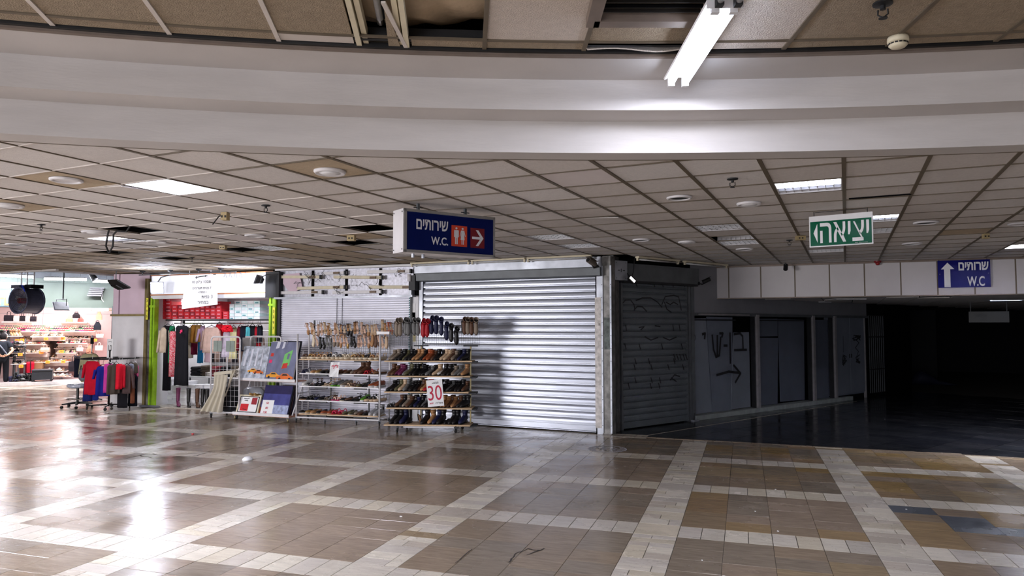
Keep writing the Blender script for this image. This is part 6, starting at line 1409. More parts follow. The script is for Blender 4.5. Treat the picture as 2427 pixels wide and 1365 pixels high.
# black suitcase
c, w, h = Plane(ka, kb, .15).rect(530, 918, 556, 974); su = thing('suitcase', 'upright black suitcase behind the beige cloth', 'suitcase', (c.x, c.y, .14), rzC - .1); MB().loft([[(w * .62 * s * x, .12 * s * y, z) for x, y in ((-1, -.8), (-.9, -1), (.9, -1), (1, -.8), (1, .8), (.9, 1), (-.9, 1), (-1, .8))] for z, s in ((0, .92), (.03, 1), (h - .04, 1), (h, .9))]).build('shell', mat('black ribbed shell', (28, 30, 36), rough=.4, bump=.2), su, smooth=False)
for k in range(6): bx(-w * .55 + k * w * .2, -w * .55 + k * w * .2 + .015, -.128, -.12, .05, h - .06).build('rib', M_dkmetal, su)
MB().tube([(-.07, 0, h - .01), (-.07, 0, h + .1), (.07, 0, h + .1), (.07, 0, h - .01)], .01, 6).build('handle', M_black_pl, su)
# picture trolley
ta, tb_ = at(555, 993).to_2d(), at(684, 1001).to_2d(); rzT, LT = frame_at(ta, tb_); PTf = Plane(ta, tb_)
tr = thing('picture_trolley', 'two-tier white and wood display trolley with framed pictures leaning on it', 'trolley', (ta.x, ta.y, 0), rzT)
zl, zu = .115, PTf.pt(630, 902).z
M_pinkw = mat('pinkish plywood', (206, 156, 136), rough=.6, var=.1)
bx(-.02, LT + .02, -.02, .42, zl - .03, zl).build('lower_board', M_pinkw, tr); bx(-.02, LT + .02, -.03, -.015, zl - .02, zl + .035).build('lower_lip', M_whmet, tr)
bx(.06, LT + .06, .1, .45, zu - .025, zu).build('upper_board', M_pinkw, tr); bx(.06, LT + .06, .085, .1, zu - .02, zu + .03).build('upper_lip', M_whmet, tr)
zt2 = PTf.off(.42).pt(600, 797).z
fr2 = arch_cage('x', None, (0, .42), (.78, .42), zt2, .1, 8, 14)[0]; fr2.name = 'wire_frame'; fr2.parent = tr; fr2.location = (.0, .42, 0); fr2.rotation_euler = (0, 0, 0)
for k_ in ('category',): 
    if k_ in fr2: del fr2[k_]
for x in (0.02, LT): MB().tube([(x, .1, zl), (x + .04, .4, zu), (x + .04, .4, zu + .05)], .014, 6).build('side_post', M_whmet, tr)
MB().tube([(LT, .4, zl), (LT, .4, 1.35)], .014, 6).build('rear_post', M_whmet, tr)
for x, y in ((.02, .0), (LT - .02, .0), (.03, .4), (LT - .03, .4)): caster(tr, x, y, .95, M_brass if y == 0 else M_rubber)
def leaning(u0, v0, u1, v1, off, label, name='picture', cat='picture', lean=14, thick=.02, edge=M_black_pl, z=None, skew=0):
    c, w, h = PTf.off(off).rect(u0, v0, u1, v1)
    if z is not None: c.z = z
    t = thing(name, label, cat, c, rzT, rot=(math.radians(-lean), 0, rzT)); h = h / math.cos(math.radians(lean)) * 1.02
    bx(-w / 2, w / 2, 0, thick, 0, h).build('panel', edge, t); return t, w, h
def face(t, x0, x1, z0, z1, m, y=-.002, name='print'):
    return MB().add([(x0, y, z0), (x1, y, z0), (x1, y, z1), (x0, y, z1)], [(0, 1, 2, 3)]).build(name, m, t)
def poly(t, pts, m, y, name='print'): return MB().add([(x, y, z) for x, z in pts], [tuple(range(len(pts)))]).build(name, m, t)
M_gr1 = mat('print grey blue', (116, 120, 150), rough=.35, var=.25, scale=7, stretch=(1, 1, .5)); M_yl = mat('print yellow', (236, 160, 40), rough=.4); M_or = mat('print orange', (226, 110, 40), rough=.4); M_lg = mat('print green', (120, 200, 110), rough=.4); M_pw = mat('print white', (214, 216, 230), rough=.4, var=.1); M_foil = mat('crinkled clear foil over print', (200, 208, 224), rough=.16, metal=.3, var=.5, scale=12, bump=1.0, bscale=10)
def taxi(t, x, z, s, m, y):
    poly(t, [(x - .5 * s, z), (x - .52 * s, z + .13 * s), (x - .3 * s, z + .17 * s), (x - .18 * s, z + .28 * s), (x + .15 * s, z + .28 * s), (x + .3 * s, z + .17 * s), (x + .5 * s, z + .12 * s), (x + .5 * s, z)], m, y, 'printed_taxi'); poly(t, [(x - .2 * s, z + .17 * s), (x - .13 * s, z + .25 * s), (x + .1 * s, z + .25 * s), (x + .2 * s, z + .17 * s)], M_ink, y - .001, 'printed_window')
    for q in (-.3, .3): poly(t, [(x + (q + .08 * math.cos(a)) * s, z + .08 * s * math.sin(a)) for a in [2 * PI * k / 8 for k in range(8)]], M_ink, y - .001, 'printed_wheel')
t, w, h = leaning(565, 820, 632, 897, .1, 'large city print wrapped in crinkled clear foil on the upper tier of the picture trolley', edge=M_black_pl, z=zu, thick=.05)
face(t, -w / 2, w * .5 - .05, 0, h, M_foil); taxi(t, -.02, h * .22, w * .36, M_yl, -.004); taxi(t, w * .17, h * .19, w * .36, M_or, -.005); 
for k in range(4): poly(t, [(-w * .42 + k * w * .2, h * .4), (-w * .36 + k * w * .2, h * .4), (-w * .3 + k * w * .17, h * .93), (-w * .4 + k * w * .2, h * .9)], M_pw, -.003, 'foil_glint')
t, w, h = leaning(628, 808, 694, 897, .1, 'large street photograph with yellow taxis leaning on the upper tier of the picture trolley', edge=M_white, z=zu, thick=.03)
face(t, -w / 2, w / 2, 0, h, M_gr1)
for x0, x1 in ((-.3, -.18), (-.08, 0.0)): poly(t, [(x0 * w, h * .82), (x1 * w, h * .84), (x1 * w + .02, h), (x0 * w + .02, h)], M_pw, -.003, 'printed_window')
poly(t, [(w * .02, h * .33), (w * .28, h * .4), (w * .33, h * .8), (w * .06, h * .68)], M_lg, -.003, 'printed_billboard'); poly(t, [(w * .03 + .0, h * .3), (w * .22, h * .33), (w * .23, h * .46), (w * .06, h * .44)], mat('print red', (200, 50, 40), rough=.4), -.004, 'printed_poster'); poly(t, [(w * .16, h * .55), (w * .24, h * .55), (w * .26, h * .7), (w * .18, h * .7)], M_gr1, -.004, 'printed_figure')
for x, z, c_ in ((-.4, .62, 'print red'), (-.42, .45, 'fabric 226 60 110')): poly(t, [(x * w - .03, z * h), (x * w + .04, z * h), (x * w + .05, z * h + .06), (x * w - .02, z * h + .07)], MATS[c_], -.003, 'printed_sign')
taxi(t, -.22 * w, h * .08, w * .5, M_yl, -.004); taxi(t, .2 * w, h * .04, w * .58, M_or, -.006); MB().tube([(-w * .45, -.01, h), (w * .1, -.02, h + .03), (w * .1, -.02, h - .05)], .006, 5).build('clip_bar', M_whmet, t)
# dark panels stacked behind
for k, (u, lab) in enumerate(((690, 'nearest'), (695, 'middle'), (699, 'farthest'))): leaning(u - 32, 806, u, 897, .14 + .045 * k, 'large dark-edged picture stacked behind the taxi photograph, the %s' % lab, z=zu, thick=.03, edge=mat('dark picture edge', (34, 36, 50), rough=.4), lean=14)
t, w, h = leaning(558, 940, 610, 983, .0, 'white-framed print with red blocks on the lower tier of the picture trolley', z=zl, thick=.03, edge=M_cream, lean=18)
face(t, -w * .44, w * .44, .03, h - .03, M_ink, -.001, 'mount'); face(t, -w * .4, w * .4, .045, h - .045, M_paper, -.003); face(t, -w * .34, w * .02, .06, h * .52, M_red, -.005, 'red_block'); face(t, w * .12, w * .36, h * .5, h * .86, MATS['darker red card'], -.005, 'red_block')
strokes('lettering', [[(-w * .25, h * .8), (-w * .1, h * .78), (0, h * .82)], [(-w * .2, h * .7), (-w * .05, h * .68)], [(-w * .2, h * .25), (-.02, h * .22)]], M_ink, t, -.007, .012)
t, w, h = leaning(598, 945, 622, 981, .05, 'small dark-framed sunset picture beside the red-block print', z=zl, thick=.03, lean=18); face(t, -w * .4, w * .4, .02, h * .45, M_or, -.002); face(t, -w * .4, w * .4, h * .45, h * .93, mat('print violet', (120, 100, 160), rough=.4, var=.2), -.002)
t, w, h = leaning(616, 918, 680, 986, .0, 'tall blue and violet wrapped poster on the lower tier of the picture trolley', z=zl, thick=.025, edge=mat('print blue violet', (72, 74, 140), rough=.2, var=.3, scale=6, bump=.5, bscale=9), lean=16)
face(t, -w / 2, w / 2, h * .72, h, mat('print deep violet', (44, 40, 84), rough=.25, bump=.4, bscale=9), -.002); face(t, -w * .5, w * .5, 0, h * .35, mat('print pale blue', (150, 160, 196), rough=.25, var=.4, scale=16, bump=.5), -.002)
sh_ = face(t, -w * .48, -w * .05, .0, h * .5, M_paper, -.006, 'price_sheet'); letters('price', '50', M_redink, sh_, -w * .33, -.008, h * .36, .06, .045); letters('price', '80', M_redink, sh_, -w * .33, -.008, h * .2, .06, .045); letters('price', '100', M_redink, sh_, -w * .38, -.008, h * .05, .09, .045)
for k, (u, lab) in enumerate(((683, 'nearest'), (687, 'middle'), (691, 'farthest'))): leaning(u - 30, 916, u, 984, .06 + .05 * k, 'dark picture stacked behind the blue poster, the %s' % lab, z=zl, thick=.03, edge=mat('dark picture edge %d' % k, [(30, 32, 44), (60, 30, 34), (24, 30, 60)][k], rough=.4), lean=16)
c, w, h = PTf.off(.3).rect(576, 917, 628, 940); t = thing('clear_bag', 'clear plastic sack with a gold shoe ornament behind the lower pictures', 'bag', c, rzT); MB().loft([[(w / 2 * s * math.cos(a), .08 * s * math.sin(a), z) for a in [2 * PI * k / 14 for k in range(14)]] for z, s in ((-.2, .7), (0, 1), (h * .7, .95), (h, .6))]).build('sack', mat('grey cloudy plastic', (120, 122, 128), rough=.25, bump=.6, bscale=12), t, smooth=True)
p = PTf.off(.12).pt(605, 938); t = thing('gold_ornament', 'pair of pale gold shoes resting on the framed print', 'shoe', p, rzT)
for x in (-.05, .06): MB().loft([[(x + a_, y, z) for a_, y, z in q] for q in foot_rings([(-.1, .02, .02, .07), (-.03, .03, 0, .05), (.05, .035, 0, .04), (.1, .01, 0, .02)], 8)]).build('shoe', MATS.get('leather gold') or cm('gold'), t, smooth=True)
c, w, h = PTf.off(.5).rect(577, 800, 605, 818); t = thing('folded_carton', 'grey folded cardboard carton hooked on the wire frame above the pictures', 'carton', c, rzT); bx(-w / 2, w / 2, -.03, .03, -.1, h).build('carton', mat('grey carton', (140, 136, 136), rough=.8), t); bx(-w * .3, w * .3, -.02, .02, h, h + .03).build('flap', M_offw, t)
# ------------------------------------------------------------------ THE BRIGHT SHOE SHOP ON THE LEFT
PL = Plane(L0, L1); rzL0, LL = frame_at(L0, L1); PL0 = PL
Lx = LL + .0
def sL(u, v, off): return (PL.off(off).pt(u, v).to_2d() - (PL.P + PL.n * off)).dot(PL.d)
M_shopfl = mat('shop floor', (206, 190, 190), rough=.3, var=.08)
M_pinkw2 = mat('pink shop wall', (206, 176, 172), rough=.6, var=.03); M_shelf = mat('cream shelf', (232, 214, 204), rough=.5); M_shelfw = mat('white display board', (240, 236, 236), rough=.4)
ws = struct(thing('wall_left_shop', None, None, (PL.P.x, PL.P.y, 0), rzL0))
X0 = -3.5; X1 = LL + .25; DEP = 2.7
bx(X0, X1, 0, DEP + .1, -.01, .10).build('platform', M_shopfl, ws); bx(X0, X1, -.02, .0, 0, .10).build('platform_edge', M_shelfw, ws)
bx(X0, X1, DEP, DEP + .1, .1, 3.0).build('back_wall', M_pinkw2, ws)
for k in range(8): bx(X0 + k * .82, X0 + k * .82 + .01, DEP - .004, DEP, .1, 3.0).build('wall_joint', M_greyw, ws)
bx(X0, X1, DEP - .005, DEP, 2.28, 2.29).build('wall_joint', M_greyw, ws)
bx(X1, X1 + .1, 0.1, DEP, .0, 3.0).build('side_wall', M_pinkw2, ws); bx(X0, X1, .1, DEP, 2.95, 3.0).build('shop_ceiling', M_offw, ws)
bx(X1 - .12, X1 + .05, -.08, .12, 0, 2.5).build('corner_post', M_galvd, ws)
M_ban = mat('grey green banner', (116, 130, 122), rough=.5, var=.12, scale=1.2, bump=.3, bscale=2)
bx(X0, X1, -.06, 0, 2.44, 3.28).build('banner', M_ban, ws)
bx(X0, X1, -.12, .4, 3.24, 3.4).build('duct_beam', M_ban, ws)
for k in range(6): bx(X0, X1, -.1 - k * .16, -.08 - k * .16 + .06, 3.5 + .03 * k, 3.56 + .03 * k).build('duct_slat', M_galvd, ws)
bx(X0, X1, -.2, .3, 3.36, 3.9).build('upper_wall', M_galvd, ws)
# edge of the main ceiling in front of the shop
e1 = Vector((-15.55, 9.8)); e2 = Vector((-15.9, 11.4))
struct(MB().box(-34, -15.5, 9.78, 9.84, ZC - .03, 3.95).box(-15.95, -15.88, 9.8, 11.5, ZC - .03, 3.95).build('trim_2', M_cove))
# shop sign
sg = thing('shop_sign', 'blue grey sign with orange capital letters partly hidden behind the big fan', 'sign', (PL.P.x, PL.P.y, 0), rzL0)
sa, sb_ = -3.4, sL(26, 715, -.08)
bx(sa, sb_, -.1, -.07, 2.46, 3.1).build('board', mat('slate blue sign', (84, 108, 128), rough=.4, var=.1), sg)
xx = sL(-9, 716, -.12); letters('lettering', 'TLE', emit('orange sign letters', (255, 150, 60), .9), sg, xx, -.112, PL.off(-.11).pt(10, 723).z, sL(36, 716, -.12) - xx, .24, .03)
# lit tubes
def ltube(u0, v0, u1, v1, off, label, power):
    p, q = PL.off(off).pt(u0, v0), PL.off(off).pt(u1, v1); t = thing('tube_light', label, 'lamp', p); d = q - p
    MB().tube([(0, 0, 0), tuple(d)], .035, 10).build('tube', emit('bright shop tube', (240, 242, 255), 22), t, smooth=True)
    MB().tube([tuple(Vector((0, 0, .05))), tuple(d + Vector((0, 0, .05)))], .03, 6).build('batten', M_white, t); 
    for f in (.15, .85): c_ = d * f; MB().tube([(c_.x, c_.y, .05), (c_.x, c_.y, .3)], .006, 5).build('hanger', M_galvd, t)
    a = area('tube_light_lamp', (p + q) / 2 + Vector((0, 0, -.06)), (p + q) / 2 + Vector((0, 0, -2)), d.length, power, (1, .95, .96), .06); a.rotation_euler = (0, 0, math.atan2(d.y, d.x)); return t
ltube(-60, 650, 80, 657, -1.2, 'long lit tube above the fan at the left edge', 24)
ltube(105, 661, 205, 663, -1.1, 'lit tube in the middle above the green banner', 18)
ltube(220, 666, 258, 668, -1.0, 'short lit tube nearest the pink pillar top', 10)
ltube(-60, 677, 58, 681, -.5, 'lower lit tube just above the fan housing', 14)
ltube(156, 733, 215, 734, .25, 'lit tube under the banner, left of two', 12)
ltube(218, 735, 257, 734, .25, 'lit tube under the banner, right of two', 8)
# interior light of the shop
c = PL.off(1.2).pt(90, 740); area('shop_ceiling_light', (c.x, c.y, 2.9), (c.x + .2, c.y, 0), 3.2, 60, (1, .92, .95), 1.2)
# industrial fan
pf = PL.off(-2.6); c, w, h = pf.rect(26, 680, 103, 742)
cx_, cz_ = pf.pt(64, 713), pf.pt(64, 713).z; R_ = h * .48
fn = thing('duct_fan', 'big black cylindrical duct fan hanging in front of the shoe shop', 'fan', (cx_.x, cx_.y, cx_.z), rzL0 - .75)
Ld = w * .34
b = MB(); n = 32; rings = [[(r * math.cos(2 * PI * k / n), y, r * math.sin(2 * PI * k / n)) for k in range(n)] for y, r in ((-Ld, R_ * 1.06), (-Ld + .03, R_ * 1.06), (-Ld + .03, R_), (Ld - .03, R_), (Ld - .03, R_ * 1.06), (Ld, R_ * 1.06), (Ld, R_ * .96), (-Ld, R_ * .96), (-Ld, R_ * 1.06))]
b.loft(rings, cap=False); b.build('drum', mat('blue black enamel', (96, 98, 122), rough=.35, metal=.1), fn, smooth=False)
for k in range(1, 7): MB().tube([(R_ * k / 7 * math.cos(2 * PI * q / 28), -Ld + .015, R_ * k / 7 * math.sin(2 * PI * q / 28)) for q in range(28)], .004, 4, closed=True).build('guard_ring', M_dkmetal, fn)
for k in range(8): a = k * PI / 4; MB().tube([(0, -Ld + .01, 0), (R_ * math.cos(a), -Ld + .01, R_ * math.sin(a))], .005, 4).build('guard_spoke', M_dkmetal, fn)
hb_ = MB().tube([(0, -Ld + .03, 0), (0, Ld * .5, 0)], R_ * .22, 16).build('hub', mat('red hub', (120, 34, 48), rough=.5), fn)
for k in range(5): MB().box(-R_ * .13, R_ * .13, -.006, .006, R_ * .2, R_ * .9).build('blade', mat('grey blade', (70, 68, 76), rough=.5), fn, (0, 0, 0), rot=(.0, k * 2 * PI / 5, .5))
bx(-R_ * .95, -.0, -Ld * .9, Ld * .2, R_ * 1.0, R_ * 1.25).build('motor_box', mat('grey blue steel', (84, 88, 104), rough=.5), fn); bx(R_ * .1, R_ * .8, -Ld * .4, Ld, R_ * 1.0, R_ * 1.28).build('side_box', M_black_pl, fn)
for x in (-R_ * .7, -R_ * .05, R_ * .7): MB().tube([(x, 0, R_ * 1.1), (x, 0, 3.7 - cx_.z)], .02, 6).build('hanging_rod', M_whmet, fn)
MB().tube([(.0, -Ld * .5, R_ * 1.1), (.1, -Ld * .9, R_ * 1.2), (.22, -Ld, R_ * .9), (.26, -Ld, R_ * .7)], .018, 6).build('blue_strap', mat('blue strap', (30, 60, 200), rough=.6), fn)
for k in range(8): a = k * PI / 4 + .2; MB().sphere((R_ * 1.04 * math.cos(a), -Ld - .005, R_ * 1.04 * math.sin(a)), .014, 6).build('bolt', M_galv, fn)
# hanging floodlight in front of the shop
pp_ = PL.off(-1.6).pt(145, 725); fl3 = flood('floodlight', 'grey floodlight on a long drop rod in front of the green banner', pp_, rzL0 + .5, math.radians(-35), .42, .3, mat('pale reflector', (196, 200, 210), rough=.3), mat('light grey casting', (190, 196, 210), rough=.4))
MB().tube([(0, .05, .18), (0, .05, 3.6 - pp_.z)], .022, 6).build('drop_rod', M_galvd, fl3); MB().tube([(-.24, 0, 0), (-.24, 0, .2), (.24, 0, .2), (.24, 0, 0)], .012, 6).build('yoke', M_galvd, fl3)
pq = PL.off(-.1).pt(232, 690); t = thing('dusty_spot_lamp', 'dusty crumpled old lamp fixed to the right part of the green banner', 'lamp', pq, rzL0)
for k in range(5): MB().loft([[(x * .2 - .02 * k, -.05 - .14 * s, .09 - .06 * k + z * .018) for x, z in ((-1, -1), (1, -1), (1, 1), (-1, 1))] for s in (0, 1)]).build('louvre_plate', M_greyw, t)
MB().tube([(.1, -.08, .1), (.14, -.1, -.1), (.12, -.08, -.25), (.18, -.06, -.35)], .012, 6).build('cord', M_offw, t)
pq = PL.off(-1.3).pt(217, 655); t = thing('spot_lamp', 'small grey spot lamp hanging between two lit tubes', 'lamp', pq, rzL0); MB().tube([(0, 0, .35), (0, 0, .1)], .01, 6).build('rod', M_dkmetal, t); MB().tube([(-.05, 0, .12), (.1, -.04, -.1)], [.06, .1], 12).build('shade', M_galvd, t)
# ---- shelves: boards measured on a plane inside the shop
disp = thing('shoe_display', 'cream wall display of shelves crowded with shoes in the bright shop', 'shelving', (0, 0, 0))
bxp = MB()
shelf_defs = [  # u0,u1,v(top of board), plane offset of front edge, name, material, shoe rows
 ('bag shelf at left', 4, 72, 762, 2.1, M_shelf), ('bag shelf at right', 140, 206, 764, 2.1, M_shelf),
 ('colourful heel shelf at left', -14, 112, 785, 1.5, M_shelf), ('colourful heel shelf at right', 114, 226, 785, 1.7, M_shelf),
 ('boot shelf at the left edge', -14, 50, 796, .9, M_shelfw), ('sandal island top', 72, 150, 797, 1.1, M_shelfw),
 ('second heel shelf at right', 134, 206, 813, 1.5, M_shelf), ('small sandal shelf', 44, 108, 816, 1.2, M_shelf),
 ('third shelf at left', 36, 108, 836, 1.1, M_shelf), ('third shelf at right', 132, 180, 836, 1.4, M_shelf),
 ('low orange shelf', 70, 165, 858, 1.2, M_shelf), ('low white island at left', 25, 58, 862, .5, M_shelfw), ('middle white island at left', 22, 46, 836, .5, M_shelfw), ('low clutter shelf', 84, 160, 880, 1.0, M_shelf),
 ('upper sandal shelf at left', 40, 110, 806, 1.9, M_shelf), ('sandal shelf under the red heels', 128, 205, 825, 1.8, M_shelf), ('white sandal shelf at left', 40, 116, 826, 1.6, M_shelf), ('brown sandal shelf at right', 120, 190, 847, 1.7, M_shelf), ('brown sandal shelf at left', 44, 112, 847, 1.6, M_shelf), ('floor row at right', 120, 168, 892, .9, M_shelf), ('upper sandal shelf at right', 150, 215, 802, 2.0, M_shelf)]
def world_frame(pl, u0, u1, v):
    a, c = pl.pt(u0, v), pl.pt(u1, v); return Matrix.Translation(a) @ Matrix.Rotation(pl.rz, 4, 'Z'), (c - a).to_2d().length, a.z
FR_ = {}
for nm, u0, u1, v, off, m in shelf_defs:
    M_, L_, z = world_frame(PL.off(off), u0, u1, v); FR_[nm] = (M_, L_, z)
    o = bx(0, L_, -.02, .32, -.03, 0).build('shelf', m, disp); o.matrix_world = M_
    if off > 1.0: o2 = bx(0, L_, .28, DEP - off, -.16, -.03).build('bracket_box', M_shelf, disp)
    else: o2 = bx(L_ * .45, L_ * .55, .1, .16, .1 - z, -.03).build('leg', M_galvd, disp)
    o2.matrix_world = M_
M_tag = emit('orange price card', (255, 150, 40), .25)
for i, (u, v, off) in enumerate(((109, 803, 1.0), (149, 802, 1.2), (225, 806, 1.3), (98, 835, 1.0), (146, 833, 1.3), (48, 840, .45), (113, 858, 1.1), (150, 857, 1.1), (50, 868, .45), (8, 807, .6), (52, 806, .9), (40, 807, .9))):
    p = PL.off(off).pt(u, v); t = tag(bx(-.06, .06, -.004, .004, -.045, .045).build('price_card', M_tag, None, p, rz=rzL0), 'orange price card, %s of those dotted among the shoes of the bright shop' % nth(i), 'price card', 'orange price cards')
    letters('digits', '50', M_redink, t, -.035, -.006, -.022, .06, .04)
# past the three hundred largest shoes the rest of the display is one mass
CROWD = {'step left', 'step right', 'third shelf at right', 'small sandal shelf', 'upper sandal shelf at left', 'sandal shelf under the red heels', 'white sandal shelf at left', 'brown sandal shelf at right', 'brown sandal shelf at left', 'floor row at right', 'upper sandal shelf at right', 'third shelf at left'}
crowd, crowd_m = MB(), []
def shoe_row(nm, kinds, n, cols_, desc, y=.12, sizes=.95, ang=PI, dbl=False, jit=.25):
    M_, L_, z = FR_[nm]
    for i in range(n):
        c = cols_[i % len(cols_)] if not dbl else cols_[(i // 2) % len(cols_)]; kd = kinds[i % len(kinds)]
        x = .06 + (L_ - .12) * i / max(1, n - 1)
        if nm in CROWD:
            Mx = M_ @ Matrix.Translation((x, y, 0)) @ Matrix.Rotation(ang + rs1.uniform(-jit, jit), 4, 'Z') @ Matrix.Scale(sizes, 4)
            for pn, mi_, b_ in shoe_parts(kd):
                mm_ = (cm(c), cm('beige' if c != 'black' else 'black'), M_black_pl)[mi_]
                if mm_ not in crowd_m: crowd_m.append(mm_)
                crowd.add(b_.v, b_.f, crowd_m.index(mm_), Mx)
            continue
        put_shoe(kd, c, 'beige' if c not in ('black',) else 'black', M_ @ Matrix.Translation((x, y, 0)) @ Matrix.Rotation(ang + rs1.uniform(-jit, jit), 4, 'Z'), '%s %s, %s from left on %s' % (c, {'tallboot': 'boot', 'boot': 'boot', 'sandal': 'sandal', 'platform': 'sandal', 'heel': 'heel'}.get(kd, 'shoe'), nth(i), desc), 'shoes displayed in the bright shop', 'boot' if 'boot' in kd else 'shoe', sizes)
HC = ['pink', 'green', 'crimson', 'navy', 'red', 'black', 'pink', 'beige']
shoe_row('colourful heel shelf at left', ['pump'], 22, HC, 'the front row of the left colourful shelf', .08, 1.0, PI / 2 + .8, True, .1)
M_, L_, z = FR_['colourful heel shelf at left']; 
o = bx(0, L_, .15, .32, .0, .07).build('step', M_shelf, disp); o.matrix_world = M_; FR_['step left'] = (M_ @ Matrix.Translation((0, .15, .07)), L_, z)
shoe_row('step left', ['pump'], 22, ['crimson', 'navy', 'plum', 'green', 'beige', 'pink'], 'the rear step of the left colourful shelf', .08, 1.0, PI / 2 + .8, True, .1)
shoe_row('colourful heel shelf at right', ['pump'], 20, ['navy', 'pink', 'crimson', 'red', 'green', 'nude'], 'the front row of the right colourful shelf', .08, 1.0, PI / 2 + .8, True, .1)
M_, L_, z = FR_['colourful heel shelf at right']; o = bx(0, L_, .15, .32, .0, .07).build('step', M_shelf, disp); o.matrix_world = M_; FR_['step right'] = (M_ @ Matrix.Translation((0, .15, .07)), L_, z)
shoe_row('step right', ['pump'], 18, ['green', 'navy', 'plum', 'red', 'beige', 'black'], 'the rear step of the right colourful shelf', .08, 1.0, PI / 2 + .8, True, .1)
shoe_row('boot shelf at the left edge', ['boot'], 9, ['black', 'black', 'black', 'grey', 'black', 'tan', 'tan', 'beige', 'tan'], 'the white boot shelf at the left edge', .12, .9, PI + .5)
shoe_row('sandal island top', ['heel', 'sandal'], 17, ['beige', 'nude', 'white', 'cream', 'black'], 'the long white sandal island', .1)
shoe_row('second heel shelf at right', ['pump', 'pump', 'heel'], 14, ['crimson', 'red', 'green', 'navy', 'white', 'black'], 'the second heel shelf at right', .1)
shoe_row('small sandal shelf', ['sandal', 'heel'], 11, ['nude', 'beige', 'navy', 'red', 'white'], 'the small sandal shelf', .1)
shoe_row('third shelf at left', ['heel', 'sandal', 'platform'], 14, ['white', 'nude', 'black', 'beige', 'brown'], 'the third shelf at left', .1)
shoe_row('third shelf at right', ['heel', 'pump'], 9, ['beige', 'black', 'plum', 'green', 'nude'], 'the third shelf at right', .1)
shoe_row('low orange shelf', ['sandal', 'flat'], 16, ['rust', 'tan', 'white', 'nude', 'gold'], 'the low shelf with orange cards', .1)
shoe_row('low clutter shelf', ['sneaker', 'flat'], 12, ['white', 'cream', 'brown', 'black'], 'the lowest cluttered shelf', .1)
for nm_, n_, cc_ in (('upper sandal shelf at left', 14, ['beige', 'nude', 'tan', 'white']), ('sandal shelf under the red heels', 15, ['black', 'nude', 'plum', 'beige']), ('white sandal shelf at left', 15, ['white', 'beige', 'brown', 'black']), ('brown sandal shelf at right', 13, ['tan', 'black', 'nude', 'rust']), ('brown sandal shelf at left', 13, ['beige', 'white', 'black', 'rust']), ('floor row at right', 8, ['white', 'cream', 'grey', 'silver']), ('upper sandal shelf at right', 13, ['beige', 'brown', 'white', 'black'])):
    shoe_row(nm_, ['heel', 'sandal', 'platform'] if 'floor' not in nm_ else ['sneaker', 'flat'], n_, cc_, 'the ' + nm_, .1, 1.1)
shoe_row('low white island at left', ['sneaker'], 4, ['black', 'grey'], 'the low white island', .1)
shoe_row('middle white island at left', ['sneaker'], 3, ['black', 'navy'], 'the middle white island', .1)
tag(crowd.build('crowded_shoes', crowd_m, None, smooth=True), 'crowded heels and sandals filling the rear steps and lower shelves of the bright shop', 'shoes', None, 'stuff')
# dark shoes heaped around the person
rp = random.Random(77)
for i, u in enumerate(sorted(rp.uniform(28, 78) for _ in range(34))):
    v = rp.uniform(882, 899) ; p = PL.off(.35 + rp.uniform(0, .35)).pt(u, 895); zz = .1 + rp.choice([0, 0, .07, .13]) * (1 if u < 66 else .3)
    put_shoe(rp.choice(['sneaker', 'loafer', 'chelsea', 'sandal']), rp.choice(['black', 'black', 'grey', 'black', 'navy']), 'black', Matrix.Translation((p.x, p.y, zz)) @ Matrix.Rotation(rp.uniform(0, 6.28), 4, 'Z') @ Matrix.Rotation(rp.uniform(-.3, .3), 4, 'X'), 'dark shoe, %s from left in the floor heap beside the red suitcase' % nth(i), 'dark shoes heaped on the shop floor', 'shoe', 1.1)
for i, u in enumerate(sorted(24 + rp.uniform(0, 26) for _ in range(22))):
    v = rp.choice([816, 824, 830, 846]); p = PL.off(.6).pt(u, v)
    put_shoe(rp.choice(['sneaker', 'loafer', 'sandal']), rp.choice(['black', 'black', 'grey', 'white', 'plum']), 'black', Matrix.Translation((p.x, p.y, p.z)) @ Matrix.Rotation(rp.uniform(0, 6.28), 4, 'Z'), 'shoe, %s from left on the crowded stand behind the person' % nth(i), 'dark shoes stacked behind the person', 'shoe', 1.1)
for v in (820, 834, 850):
    M_, L_, z = world_frame(PL.off(.45), 22, 54, v); o = bx(0, L_, 0, .35, -.02, 0).build('shelf', M_dkmetal, disp); o.matrix_world = M_
M_, L_, z = world_frame(PL.off(.45), 22, 54, 890)
for x in (.02, L_ - .04): o = bx(x, x + .03, .3, .33, -.3, 1.15).build('stand_leg', M_galvd, disp); o.matrix_world = M_
